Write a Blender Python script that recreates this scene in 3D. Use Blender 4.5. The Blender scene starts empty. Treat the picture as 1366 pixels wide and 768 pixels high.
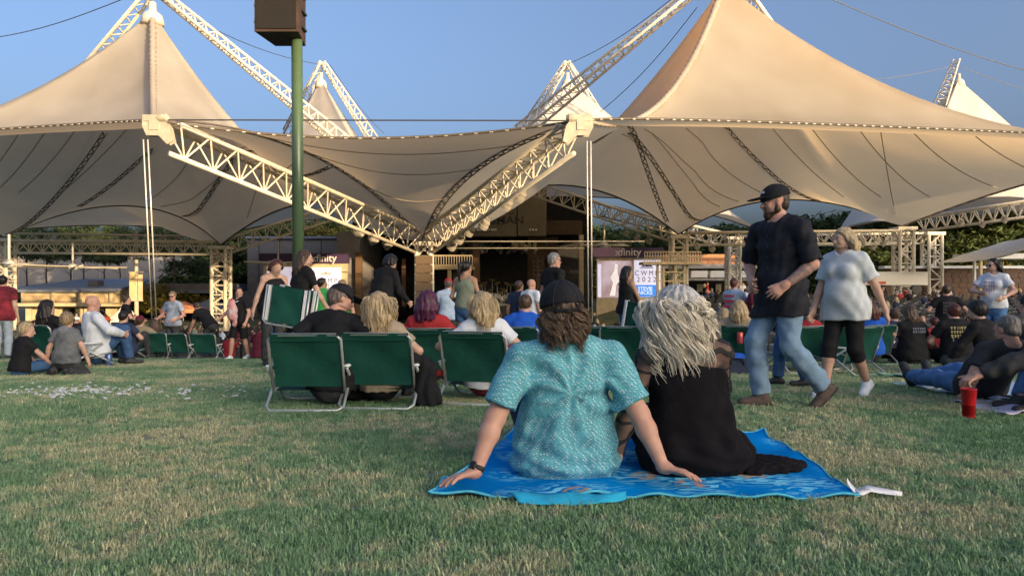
import bpy, bmesh, math, random
import numpy as np
from mathutils import Vector, Matrix, Euler

R = math.radians
rng = random.Random(7)
SC = bpy.context.scene
COL = SC.collection

# ------------------------------------------------------------ camera, sky, sun
H_CAM = 0.95
FPX = 986.0                      # focal length in pixels of the 1366 px wide photograph
cam_d = bpy.data.cameras.new('camera')
cam_d.sensor_width = 36.0
cam_d.lens = 36.0 * FPX / 1366.0
cam_d.clip_start = 0.05
cam_d.clip_end = 4000
cam = bpy.data.objects.new('camera', cam_d)
COL.objects.link(cam)
cam.location = (0, 0, H_CAM)
cam.rotation_euler = (R(90) + math.atan(2 / FPX), 0, 0)
SC.camera = cam

SUN_EL, SUN_AZ = R(6.0), R(42)   # low sun, behind the camera and to its right
sun_vec = Vector((math.sin(SUN_AZ) * math.cos(SUN_EL), -math.cos(SUN_AZ) * math.cos(SUN_EL), math.sin(SUN_EL)))
w = bpy.data.worlds.new('World')
SC.world = w
w.use_nodes = True
nt = w.node_tree
sky = nt.nodes.new('ShaderNodeTexSky')
sky.sky_type = 'NISHITA'
sky.sun_disc = False
sky.sun_elevation = SUN_EL
sky.sun_rotation = math.atan2(sun_vec.x, sun_vec.y)
sky.air_density = 0.5
sky.dust_density = 10.0
sky.ozone_density = 1.35
nt.links.new(sky.outputs[0], nt.nodes['Background'].inputs[0])
nt.nodes['Background'].inputs[1].default_value = 0.15
sun_d = bpy.data.lights.new('sun', 'SUN')
sun_d.energy = 2.0
sun_d.angle = R(0.5)
sun_d.color = (1.0, 0.70, 0.38)
sun = bpy.data.objects.new('sun', sun_d)
COL.objects.link(sun)
sun.rotation_euler = (-sun_vec).to_track_quat('-Z', 'Y').to_euler()
SC.view_settings.view_transform = 'Standard'
SC.view_settings.look = 'None'
SC.view_settings.exposure = 2.08
SC.view_settings.gamma = 1.0


def P(px, py, d):
    """point of the place seen at that pixel of the photograph at depth d"""
    return Vector(((px - 683.0) / FPX * d, d, H_CAM + (386.0 - py) / FPX * d))


# ------------------------------------------------------------ materials
MATS = {}


def mat(name, col, rough=0.7, var=0.12, scale=12.0, bump=0.0, bscale=None, metal=0.0, col2=None, spec=0.5, sheen=0.0,
        coord='Object', sub=0.0, wrinkle=0.0):
    if name in MATS:
        return MATS[name]
    m = bpy.data.materials.new(name)
    MATS[name] = m
    m.use_nodes = True
    n, l = m.node_tree.nodes, m.node_tree.links
    b = n['Principled BSDF']
    b.inputs['Roughness'].default_value = rough
    b.inputs['Metallic'].default_value = metal
    b.inputs['Specular IOR Level'].default_value = spec
    if sheen:
        b.inputs['Sheen Weight'].default_value = sheen
    if sub:
        b.inputs['Subsurface Weight'].default_value = sub
        b.inputs['Subsurface Radius'].default_value = (0.012, 0.005, 0.003)
    c = Vector(col[:3])
    c2 = Vector(col2[:3]) if col2 else c * (1 - 2 * var)
    tc = n.new('ShaderNodeTexCoord')
    nz = n.new('ShaderNodeTexNoise')
    nz.inputs['Scale'].default_value = scale
    nz.inputs['Detail'].default_value = 6
    nz.inputs['Roughness'].default_value = 0.65
    l.new(tc.outputs[coord], nz.inputs['Vector'])
    rp = n.new('ShaderNodeValToRGB')
    rp.color_ramp.elements[0].position = 0.3
    rp.color_ramp.elements[1].position = 0.7
    rp.color_ramp.elements[0].color = (*c2, 1)
    rp.color_ramp.elements[1].color = (*(c if col2 else c * (1 + var)), 1)
    l.new(nz.outputs['Fac'], rp.inputs['Fac'])
    l.new(rp.outputs['Color'], b.inputs['Base Color'])
    if bump:
        n2 = n.new('ShaderNodeTexNoise')
        n2.inputs['Scale'].default_value = bscale or scale * 5
        n2.inputs['Detail'].default_value = 4
        l.new(tc.outputs[coord], n2.inputs['Vector'])
        bp = n.new('ShaderNodeBump')
        bp.inputs['Strength'].default_value = bump
        bp.inputs['Distance'].default_value = 0.02
        l.new(n2.outputs['Fac'], bp.inputs['Height'])
        l.new(bp.outputs['Normal'], b.inputs['Normal'])
        if wrinkle:
            n3 = n.new('ShaderNodeTexNoise')
            n3.inputs['Scale'].default_value = 13
            n3.inputs['Detail'].default_value = 3
            n3.inputs['Distortion'].default_value = .6
            l.new(tc.outputs[coord], n3.inputs['Vector'])
            b3 = n.new('ShaderNodeBump')
            b3.inputs['Strength'].default_value = wrinkle
            b3.inputs['Distance'].default_value = 0.03
            l.new(n3.outputs['Fac'], b3.inputs['Height'])
            l.new(b3.outputs['Normal'], bp.inputs['Normal'])
    return m


def emit_mat(name, col, strength):
    m = bpy.data.materials.new(name)
    m.use_nodes = True
    b = m.node_tree.nodes['Principled BSDF']
    b.inputs['Base Color'].default_value = (*col, 1)
    b.inputs['Emission Color'].default_value = (*col, 1)
    b.inputs['Emission Strength'].default_value = strength
    b.inputs['Roughness'].default_value = 0.3
    MATS[name] = m
    return m


# ------------------------------------------------------------ object helpers
def link(name, me, m=None, parent=None, smooth=False):
    o = bpy.data.objects.new(name, me)
    COL.objects.link(o)
    if m is not None and not me.materials:
        for q in (m if isinstance(m, (list, tuple)) else [m]):
            me.materials.append(q)
    hang(o, parent)
    if smooth:
        me.shade_smooth()
    return o


WORLD = {}


def hang(o, parent):
    """parent o; geometry under a wroot() is given in world coordinates"""
    if parent is not None:
        o.parent = parent
        if parent.name in WORLD:
            o.matrix_parent_inverse = Matrix.Translation(-WORLD[parent.name])


def wroot(name, loc, label=None, cat=None, group=None):
    o = empty(name, loc, 0, label, cat, group)
    WORLD[o.name] = Vector(loc)
    return o


def tag(o, label=None, cat=None, group=None, kind=None):
    if label: o['label'] = label
    if cat: o['category'] = cat
    if group: o['group'] = group
    if kind: o['kind'] = kind
    return o


def empty(name, loc=(0, 0, 0), rz=0.0, label=None, cat=None, group=None):
    o = bpy.data.objects.new(name, None)
    COL.objects.link(o)
    o.location = loc
    o.rotation_euler = (0, 0, rz)
    o.empty_display_size = 0.1
    return tag(o, label, cat, group)


KIDS = {}


def copy_tree(o, parent=None):
    c = o.copy()
    COL.objects.link(c)
    if parent is not None:
        c.parent = parent
    for ch in o.children:
        copy_tree(ch, c)
    return c


class MB:
    """collects shapes for ONE mesh object"""
    def __init__(s):
        s.v, s.f = [], []

    def add(s, vs, fs):
        k = len(s.v)
        s.v += [tuple(p) for p in vs]
        s.f += [tuple(i + k for i in f) for f in fs]
        return s

    def box(s, c, size, rot=None):
        hx, hy, hz = size[0] / 2, size[1] / 2, size[2] / 2
        vs = [Vector((x, y, z)) for x in (-hx, hx) for y in (-hy, hy) for z in (-hz, hz)]
        if rot is not None:
            vs = [rot @ p for p in vs]
        c = Vector(c)
        return s.add([p + c for p in vs], [(0, 1, 3, 2), (4, 6, 7, 5), (0, 4, 5, 1), (2, 3, 7, 6), (0, 2, 6, 4), (1, 5, 7, 3)])

    def box2(s, lo, hi):
        return s.box([(a + b) / 2 for a, b in zip(lo, hi)], [abs(b - a) for a, b in zip(lo, hi)])

    def tube(s, pts, r, n=8, r1=None, closed=False):
        pts = [Vector(p) for p in pts]
        m = len(pts)
        rings = []
        prev = None
        for i, p in enumerate(pts):
            if closed:
                d = pts[(i + 1) % m] - pts[i - 1]
            else:
                d = pts[min(i + 1, m - 1)] - pts[max(i - 1, 0)]
            d.normalize()
            if prev is None:
                a = d.orthogonal().normalized()
            else:
                a = (prev - d * prev.dot(d))
                a = a.normalized() if a.length > 1e-6 else d.orthogonal().normalized()
            prev = a
            b = d.cross(a)
            if isinstance(r, (list, tuple)):
                rr = r[i]
            else:
                rr = r if r1 is None else r + (r1 - r) * i / max(1, m - 1)
            rings.append([p + (a * math.cos(2 * math.pi * k / n) + b * math.sin(2 * math.pi * k / n)) * rr for k in range(n)])
        vs = [q for g in rings for q in g]
        fs = []
        for i in range(m if closed else m - 1):
            j = (i + 1) % m
            for k in range(n):
                fs.append((i * n + k, i * n + (k + 1) % n, j * n + (k + 1) % n, j * n + k))
        if not closed:
            fs.append(tuple(range(n))[::-1])
            fs.append(tuple((m - 1) * n + k for k in range(n)))
        return s.add(vs, fs)

    def lathe(s, c, prof, n=16, axis=None):
        """prof: (radius, height) pairs about z (or axis) through c"""
        c = Vector(c)
        rot = Matrix.Identity(3)
        if axis is not None:
            rot = Vector((0, 0, 1)).rotation_difference(Vector(axis)).to_matrix()
        vs = [c + rot @ Vector((r * math.cos(2 * math.pi * k / n), r * math.sin(2 * math.pi * k / n), h)) for r, h in prof for k in range(n)]
        fs = []
        for i in range(len(prof) - 1):
            for k in range(n):
                fs.append((i * n + k, i * n + (k + 1) % n, (i + 1) * n + (k + 1) % n, (i + 1) * n + k))
        fs.append(tuple(range(n))[::-1])
        fs.append(tuple((len(prof) - 1) * n + k for k in range(n)))
        return s.add(vs, fs)

    def prism(s, poly, y0, y1):
        """polygon of (x, z) extruded in y"""
        n = len(poly)
        vs = [(x, y0, z) for x, z in poly] + [(x, y1, z) for x, z in poly]
        fs = [tuple(range(n)), tuple(range(2 * n - 1, n - 1, -1))]
        fs += [(i, n + i, n + (i + 1) % n, (i + 1) % n) for i in range(n)]
        return s.add(vs, fs)

    def mesh(s, name):
        me = bpy.data.meshes.new(name)
        me.from_pydata(s.v, [], s.f)
        me.update()
        return me

    def build(s, name, m, parent=None, smooth=False):
        return link(name, s.mesh(name), m, parent, smooth)


# shared unit rod: thousands of braces reuse it
_rod = {}


def rod(name, a, b, r, m, parent):
    key = m.name
    if key not in _rod:
        me = MB().tube([(0, 0, 0), (0, 0, 1)], 1.0, 7).mesh('rod')
        me.materials.append(m)
        me.shade_smooth()
        _rod[key] = me
    o = bpy.data.objects.new(name, _rod[key])
    COL.objects.link(o)
    a, b = Vector(a), Vector(b)
    d = b - a
    q = Vector((0, 0, 1)).rotation_difference(d.normalized())
    o.matrix_basis = Matrix.LocRotScale(a, q, Vector((r, r, d.length)))
    hang(o, parent)
    return o


def text_obj(s, size, loc, rot, m, parent, name='lettering', ext=0.004, bold=0.0, sx=1.0, align='CENTER'):
    cu = bpy.data.curves.new(name, 'FONT')
    cu.body = s
    cu.size = size
    cu.extrude = ext
    cu.offset = bold
    cu.resolution_u = 3
    cu.align_x = align
    cu.align_y = 'CENTER'
    o = bpy.data.objects.new('tmp_text', cu)
    COL.objects.link(o)
    dg = bpy.context.evaluated_depsgraph_get()
    me = bpy.data.meshes.new_from_object(o.evaluated_get(dg))
    bpy.data.objects.remove(o)
    bpy.data.curves.remove(cu)
    t = link(name, me, m, parent)
    t.location = loc
    t.rotation_euler = rot
    t.scale = (sx, 1, 1)
    return t


def smooth01(a, b, x):
    t = np.clip((np.asarray(x, float) - a) / (b - a), 0, 1)
    return t * t * (3 - 2 * t)


# ------------------------------------------------------------ terrain
def ground_z(x, y):
    """flat lawn, easing over a crest and down into the seating bowl; a tall bank behind the camera"""
    x = np.asarray(x, float)
    y = np.asarray(y, float)
    z = -0.04 * np.clip(y - 6.5, 0, 6) - 0.095 * np.clip(y - 12.5, 0, 27)
    side = smooth01(3, 15, x) * smooth01(13, 20, y)
    zs = -1.2 + 0.033 * (y - 20)
    z = z * (1 - side) + side * np.clip(zs, -1.3, -0.2)
    # wooded bank behind the camera: it throws the evening shade over the lawn
    top = 21.3 + 9.5 * smooth01(146, 170, x) + 0.5 * np.sin(x * 0.9) + 0.45 * np.sin(x * 0.37 + 1) + 0.35 * np.sin(x * 2.3)
    b = 1 - smooth01(-110, -35, y)
    return z + b * top * (0.75 + 0.25 * smooth01(-200, -115, y))

# ------------------------------------------------------------ materials of the setting
def membrane_mat(name, mix, tcol, g=1.0):
    m = bpy.data.materials.new(name)
    m.use_nodes = True
    n, l = m.node_tree.nodes, m.node_tree.links
    b = n['Principled BSDF']
    b.inputs['Roughness'].default_value = 0.55
    tc = n.new('ShaderNodeTexCoord')
    nz = n.new('ShaderNodeTexNoise'); nz.inputs['Scale'].default_value = 0.35; nz.inputs['Detail'].default_value = 7
    l.new(tc.outputs['Object'], nz.inputs['Vector'])
    rp = n.new('ShaderNodeValToRGB')
    rp.color_ramp.elements[0].position = 0.25; rp.color_ramp.elements[0].color = (0.50 * g, 0.45 * g, 0.38 * g, 1)
    rp.color_ramp.elements[1].position = 0.7; rp.color_ramp.elements[1].color = (0.66 * g, 0.61 * g, 0.54 * g, 1)
    l.new(nz.outputs['Fac'], rp.inputs['Fac'])
    l.new(rp.outputs['Color'], b.inputs['Base Color'])
    tr = n.new('ShaderNodeBsdfTranslucent')
    tr.inputs['Color'].default_value = (*tcol, 1)
    mx = n.new('ShaderNodeMixShader'); mx.inputs[0].default_value = mix
    l.new(b.outputs[0], mx.inputs[1]); l.new(tr.outputs[0], mx.inputs[2])
    l.new(mx.outputs[0], n['Material Output'].inputs['Surface'])
    return m


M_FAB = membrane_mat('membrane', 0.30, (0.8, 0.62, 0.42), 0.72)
M_FAB_GLOW = membrane_mat('membrane_sunglow', 0.60, (0.95, 0.70, 0.40), 0.92)      # same cloth; warm translucent colour carries the sunlight under the right tent
M_TRUSS = mat('truss_paint', (0.62, 0.575, 0.49), 0.45, 0.08, 3)
M_FABP = membrane_mat('membrane_white', 0.25, (0.85, 0.75, 0.6), 1.12)
M_STEEL = mat('galvanised_steel', (0.55, 0.55, 0.53), 0.4, 0.1, 8, metal=0.3)
M_CABLE = mat('dark_cable', (0.05, 0.05, 0.055), 0.5, 0.1)
M_WEB = mat('dark_webbing', (0.115, 0.095, 0.075), 0.8, 0.2)
M_SEAM = mat('seam_strip', (0.34, 0.29, 0.23), 0.7, 0.1)
M_CLAMP = mat('pale_clamp', (0.40, 0.37, 0.31), 0.5, 0.1)
M_DARK = mat('shaded_interior', (0.018, 0.017, 0.017), 0.9, 0.3, 2)  # near black puts the shade of stage and openings into the colour
M_BLACK = mat('black_paint', (0.02, 0.02, 0.02), 0.5, 0.2)
M_CONC = mat('concrete', (0.36, 0.34, 0.31), 0.85, 0.2, 4, 0.2)


# ------------------------------------------------------------ ground sheet
def build_ground():
    def axis(segs):
        out = []
        for a, b, n in segs:
            out += list(np.linspace(a, b, n, endpoint=False))
        out.append(segs[-1][1])
        return np.array(out)
    xs = axis([(-900, -120, 12), (-120, -16, 30), (-16, 20, 72), (20, 160, 100), (160, 280, 60), (280, 900, 10)])
    ys = axis([(-400, -130, 10), (-130, -8, 50), (-8, 26, 90), (26, 120, 40), (120, 1500, 14)])
    X, Y = np.meshgrid(xs, ys)
    Z = ground_z(X, Y)
    v = np.stack([X, Y, Z], -1).reshape(-1, 3)
    nx, ny = len(xs), len(ys)
    i = np.arange(ny - 1)[:, None] * nx + np.arange(nx - 1)[None]
    f = np.stack([i, i + 1, i + nx + 1, i + nx], -1).reshape(-1, 4)
    me = bpy.data.meshes.new('ground')
    me.from_pydata(v.tolist(), [], f.tolist())
    m = bpy.data.materials.new('lawn_soil')
    m.use_nodes = True
    n, l = m.node_tree.nodes, m.node_tree.links
    b = n['Principled BSDF']; b.inputs['Roughness'].default_value = 0.95
    b.inputs['Specular IOR Level'].default_value = 0.1
    tc = n.new('ShaderNodeTexCoord')
    lawn_color(n, l, tc.outputs['Object'], b.inputs['Base Color'], 1.5)
    nz = n.new('ShaderNodeTexNoise'); nz.inputs['Scale'].default_value = 60; nz.inputs['Detail'].default_value = 4
    l.new(tc.outputs['Object'], nz.inputs['Vector'])
    bp = n.new('ShaderNodeBump'); bp.inputs['Strength'].default_value = 0.6; bp.inputs['Distance'].default_value = 0.03
    l.new(nz.outputs['Fac'], bp.inputs['Height']); l.new(bp.outputs['Normal'], b.inputs['Normal'])
    o = link('ground', me, m, None, True)
    tag(o, kind='structure')
    return o


def lawn_color(n, l, vec, out, gain=1.0):
    """mown turf: green with patches of dry straw, at two sizes"""
    n1 = n.new('ShaderNodeTexNoise'); n1.inputs['Scale'].default_value = 0.75; n1.inputs['Detail'].default_value = 5; n1.inputs['Roughness'].default_value = 0.7
    n2 = n.new('ShaderNodeTexNoise'); n2.inputs['Scale'].default_value = 9; n2.inputs['Detail'].default_value = 5
    l.new(vec, n1.inputs['Vector']); l.new(vec, n2.inputs['Vector'])
    ad = n.new('ShaderNodeMath'); ad.operation = 'MULTIPLY_ADD'; ad.inputs[1].default_value = 0.45
    l.new(n2.outputs['Fac'], ad.inputs[0]); l.new(n1.outputs['Fac'], ad.inputs[2])
    rp = n.new('ShaderNodeValToRGB')
    e = rp.color_ramp.elements
    e[0].position = 0.52; e[0].color = (0.052 * gain, 0.090 * gain, 0.048 * gain, 1)
    e[1].position = 0.82; e[1].color = (0.168 * gain, 0.158 * gain, 0.112 * gain, 1)
    k = e.new(0.70); k.color = (0.078 * gain, 0.118 * gain, 0.074 * gain, 1)
    l.new(ad.outputs[0], rp.inputs['Fac'])
    l.new(rp.outputs['Color'], out)
    return rp


build_ground()


# ------------------------------------------------------------ pavilion
def bez3(a, m, b, n):
    """quadratic curve from a to b that passes through m halfway"""
    c = 2 * m - (a + b) / 2
    return [a * (1 - t) ** 2 + c * 2 * t * (1 - t) + b * t * t for t in [i / n for i in range(n + 1)]]


NL, NR, CC = P(205, 160, 34), P(778, 160, 34), P(566, 322, 54)
C0, C1, C2, C3 = P(5, 316, 68), P(295, 326, 68), P(905, 312, 68), P(1205, 301, 68)
NLL, NRR = P(-330, 196, 44), P(1690, 192, 44)
BL, BC, BR = P(300, 312, 92), P(560, 300, 96), P(1010, 306, 92)
FL, FR = P(-40, 312, 100), P(1120, 306, 102)
E_front = bez3(NL, P(490, 184, 37), NR, 28)
E_l = bez3(NL, P(432, 213, 44), CC, 22)
E_r = bez3(NR, P(622, 237, 45), CC, 22)


class Tent:
    def __init__(s, peak, edges, pw=1.75, ring=0.03):
        s.pk = peak
        s.ring = ring
        pts, sharp = [], []
        pws = []
        for ei, e in enumerate(edges):
            n = len(e) - 1
            for i in range(n):
                pts.append(e[i])
                sharp.append(abs(2 * i / n - 1) ** 3)
                pws.append(pw if isinstance(pw, (int, float)) else pw[ei] + (pw[(ei + 1) % len(edges)] - pw[ei]) * max(0, i / n - .5) + (pw[ei - 1] - pw[ei]) * max(0, .5 - i / n))
        s.b = np.array([tuple(p) for p in pts])
        s.pw = np.array(pws) - 0.35 * np.array(sharp)
        d = s.b[:, :2] - np.array(peak[:2])
        s.ang = np.arctan2(d[:, 1], d[:, 0])
        s.rad = np.hypot(d[:, 0], d[:, 1])
        o = np.argsort(s.ang)
        A = s.ang[o]
        s.A = np.concatenate([A - 2 * np.pi, A, A + 2 * np.pi])
        s.o3 = np.tile(o, 3)

    def z(s, x, y):
        dx, dy = x - s.pk[0], y - s.pk[1]
        a = np.arctan2(dy, dx)
        rb = np.interp(a, s.A, s.rad[s.o3])
        zb = np.interp(a, s.A, s.b[s.o3, 2])
        pw = np.interp(a, s.A, s.pw[s.o3])
        t = 1 - np.hypot(dx, dy) / rb
        return np.where(t < -0.03, -99, zb + (s.pk[2] - zb) * np.clip(t, 0, 1) ** pw), t

    def hit(s, px, py):
        ds = np.linspace(30, 110, 1600)
        x = (px - 683) / FPX * ds
        zr = H_CAM + (386 - py) / FPX * ds
        z, t = s.z(x, ds)
        below = (z > zr) & (t > -0.02)
        k = np.where(below[:-1] & ~below[1:])[0]
        if len(k) == 0:
            return None
        return Vector((x[k[-1]], ds[k[-1]], 0))

    def drape(s, a, b, n, dz=-0.03):
        out = []
        for i in range(n + 1):
            p = a.lerp(b, i / n)
            z, t = s.z(p.x, p.y)
            if t < 0 or z < -50:
                continue
            out.append(Vector((p.x, p.y, float(z) + dz)))
        return out

    def mesh(s, rows=26):
        n = len(s.b)
        ts = (np.linspace(0, 1, rows)) ** 1.0 * (1 - s.ring)
        vs = []
        for t in ts:
            xy = s.b[:, :2] + (np.array(s.pk[:2]) - s.b[:, :2]) * t
            z = s.b[:, 2] + (s.pk[2] - s.b[:, 2]) * t ** s.pw
            vs.append(np.column_stack([xy, z]))
        v = np.concatenate(vs)
        f = []
        for r in range(rows - 1):
            for i in range(n):
                j = (i + 1) % n
                f.append((r * n + i, r * n + j, (r + 1) * n + j, (r + 1) * n + i))
        me = bpy.data.meshes.new('tent_membrane')
        me.from_pydata(v.tolist(), [], f)
        return me


PAV = wroot('pavilion', (-6.5, 54, -2.8), 'huge cream tensile roofed concert pavilion with peaked tents on white lattice trusses', 'pavilion')

PL, PR = P(203, 16, 50), P(966, -22, 50)
T_left = Tent(PL, [bez3(NLL, P(0, 172, 40), NL, 24), E_l, bez3(CC, P(425, 268, 61), C1, 18),
                   bez3(C1, P(170, 274, 66), C0, 20), bez3(C0, P(-130, 236, 56), NLL, 16)], (2.5, 2.5, 2.0, 1.8, 2.4))
T_right = Tent(PR, [E_r[::-1], bez3(NR, P(1080, 164.5, 39), NRR, 30), bez3(NRR, P(1420, 232, 57), C3, 18),
                    bez3(C3, P(1045, 266, 66), C2, 20), bez3(C2, P(745, 246, 60), CC, 18)], (2.2, 2.6, 2.9, 1.9, 2.0))
T_rl = Tent(P(428, 106, 72), [bez3(CC, P(425, 268, 61), C1, 18), bez3(C1, P(290, 300, 80), BL, 10),
                              bez3(BL, P(430, 292, 92), BC, 12), bez3(BC, P(560, 285, 74), CC, 12)], 1.45)
T_rr = Tent(P(757, 106, 72), [bez3(CC, P(560, 285, 74), BC, 12), bez3(BC, P(780, 262, 92), BR, 12),
                              bez3(BR, P(960, 285, 80), C2, 10), bez3(C2, P(745, 246, 60), CC, 18)], 1.45)
T_fl = Tent(P(60, 215, 84), [bez3(C1, P(170, 274, 66), C0, 20), bez3(C0, P(-30, 290, 84), FL, 10), bez3(FL, P(140, 300, 98), BL, 12),
                             bez3(BL, P(290, 300, 80), C1, 10)], 1.7)
FR2 = P(1480, 300, 80)
T_fr = Tent(P(1279, 106, 86), [bez3(C3, P(1345, 262, 73), FR2, 12), bez3(FR2, P(1400, 290, 92), P(1390, 300, 108), 10),
                               bez3(P(1390, 300, 108), P(1250, 290, 106), FR, 12), bez3(FR, P(1160, 295, 84), C3, 12)], 1.25)
TENTS = {}
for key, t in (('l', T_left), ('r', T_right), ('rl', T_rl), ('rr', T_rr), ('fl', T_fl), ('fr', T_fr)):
    TENTS[key] = link('tent_membrane', t.mesh(), {'r': M_FAB_GLOW, 'rl': M_FABP, 'rr': M_FABP, 'fr': M_FABP}.get(key, M_FAB), PAV, True)
# middle panel: a funnel from the front edge down to the middle column
rows = 24
vs, fs = [], []
nu = len(E_front)
for r in range(rows + 1):
    t = r / rows
    a = E_l[0].lerp(E_l[-1], 0)
    def on(e, t):
        k = t * (len(e) - 1); i = min(int(k), len(e) - 2)
        return e[i].lerp(e[i + 1], k - i)
    L, Rr = on(E_l, t), on(E_r, t)
    for u in range(nu):
        q = u / (nu - 1)
        base = L.lerp(Rr, q)
        fe = E_front[u] - NL.lerp(NR, q)
        vs.append(base + fe * (1 - t) ** 1.5 + Vector((0, 0, -0.9)) * math.sin(math.pi * q) * math.sin(math.pi * t) * 0.6)
for r in range(rows):
    for u in range(nu - 1):
        fs.append((r * nu + u, r * nu + u + 1, (r + 1) * nu + u + 1, (r + 1) * nu + u))
MID = MB().add(vs, fs).build('tent_membrane', M_FAB, PAV, True)


def seam(t, parent, a, b, r=0.03, lace=False):
    """a welded seam (or a laced webbing) between two points seen on the membrane"""
    pa, pb = t.hit(*a), t.hit(*b)
    if pa is None or pb is None:
        return
    pts = t.drape(pa, pb, 14, -0.05)
    if len(pts) < 3:
        return
    if not lace:
        MB().tube(pts, r, 5).build('seam', M_SEAM, parent)
        return
    lacing(pts, parent)


def lacing(pts, parent, w=0.16, r=0.035, step=0.45):
    m = MB()
    side = (pts[-1] - pts[0]).cross(Vector((0, 0, 1))).normalized() * w
    L = [p + side for p in pts]; Q = [p - side for p in pts]
    m.tube(L, r, 5); m.tube(Q, r, 5)
    k = 0
    for i in range(len(pts) - 1):
        n = max(1, int((pts[i + 1] - pts[i]).length / step))
        for j in range(n):
            a, b = L[i].lerp(L[i + 1], j / n), Q[i].lerp(Q[i + 1], (j + 1) / n)
            c, d = Q[i].lerp(Q[i + 1], j / n), L[i].lerp(L[i + 1], (j + 1) / n)
            m.tube([a, b] if k % 2 else [c, d], r * 1.3, 4)
            k += 1
    m.build('laced_webbing', M_WEB, parent)


for a, b in (((25, 178), (-20, 238)), ((100, 174), (25, 256)), ((173, 168), (80, 258)), ((343, 200), (262, 285)),
             ((262, 200), (196, 268)), ((390, 218), (330, 290)), ((60, 176), (0, 250)), ((300, 230), (215, 275))):
    seam(T_left, TENTS['l'], a, b, 0.035)
seam(T_left, TENTS['l'], (206, 198), (105, 275), lace=True)
seam(T_left, TENTS['l'], (440, 222), (245, 288), lace=True)
seam(T_left, TENTS['l'], (140, 176), (10, 312), lace=True)
for a, b in (((915, 170), (1015, 256)), ((1030, 170), (1125, 262)), ((1083, 171), (1175, 262)), ((1146, 172), (1240, 262)),
             ((1218, 176), (1330, 250)), ((1300, 180), (1366, 222)), ((870, 178), (960, 275)), ((830, 178), (925, 290)),
             ((1175, 175), (1195, 285)), ((860, 172), (985, 268))):
    seam(T_right, TENTS['r'], a, b, 0.035)
seam(T_right, TENTS['r'], (968, 168), (1100, 272), lace=True)
seam(T_right, TENTS['r'], (838, 176), (940, 292), lace=True)
seam(T_right, TENTS['r'], (790, 190), (895, 305), lace=True)
lacing(E_l[1:], MID, 0.2, 0.045)
lacing(E_r[1:], MID, 0.2, 0.045)
# horizontal fabric joints of the middle panel
for t in (0.22, 0.45, 0.7):
    r = int(t * rows)
    MB().tube([vs[r * nu + u] - Vector((0, 0, 0.04)) for u in range(nu)], 0.025, 4).build('seam', M_SEAM, MID)


def edge(pts, parent, r=0.06, clamps=True):
    MB().tube(pts, r, 6).build('edge_cable', M_WEB, parent, True)
    if clamps:
        m = MB()
        for i in range(len(pts) - 1):
            d = pts[i + 1] - pts[i]
            n = max(1, int(d.length / 0.45))
            for j in range(n):
                p = pts[i].lerp(pts[i + 1], (j + 0.5) / n)
                m.box(p + Vector((0, -0.08, -0.04)), (0.16, 0.06, 0.05), Matrix.Rotation(math.atan2(d.y, d.x), 3, 'Z'))
        o = m.build('edge_clamp_row', M_CLAMP, parent)
        o['kind'] = 'stuff'


edge(bez3(NLL, P(0, 172, 40), NL, 24), TENTS['l'])
edge(E_front, MID)
edge(bez3(NR, P(1080, 164.5, 39), NRR, 30), TENTS['r'])
for pts, q in ((bez3(C1, P(170, 274, 66), C0, 20), 'l'), (bez3(CC, P(425, 268, 61), C1, 18), 'l'), (bez3(C3, P(1045, 266, 66), C2, 20), 'r'),
               (bez3(C2, P(745, 246, 60), CC, 18), 'r')):
    edge(pts, TENTS[q], 0.11, False)
lacing(bez3(NRR, P(1420, 232, 57), C3, 18), TENTS['r'], 0.2, 0.05)
for pts, q in ((bez3(BL, P(430, 292, 92), BC, 12), 'rl'), (bez3(BC, P(780, 262, 92), BR, 12), 'rr'), (bez3(FL, P(140, 300, 98), BL, 12), 'fl'),
               (bez3(P(1390, 300, 108), P(1250, 290, 106), FR, 12), 'fr')):
    edge(pts, TENTS[q], 0.11, False)


# pleated white ridge covers from the front nodes up to the peaks
def ridge(t, parent, node, w=0.20):
    m = MB()
    n = 46
    pts, rad = [], []
    i0 = int(np.argmin(np.linalg.norm(t.b - np.array(tuple(node)), axis=1)))
    for i in range(n * 2 + 1):
        u = i / (2 * n)
        tt = u * (1 - t.ring)
        xy = t.b[i0, :2] * (1 - tt) + np.array(t.pk[:2]) * tt
        z = t.b[i0, 2] + (t.pk[2] - t.b[i0, 2]) * tt ** t.pw[i0]
        pts.append(Vector((xy[0], xy[1], z + 0.05)))
        rad.append(w * (1.15 if i % 2 else 0.75) * (0.55 + 0.6 * u))
    m.tube(pts, rad, 8)
    m.build('ridge_cover', M_FAB, parent, True)


ridge(T_left, TENTS['l'], NL)
ridge(T_right, TENTS['r'], NR)


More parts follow.
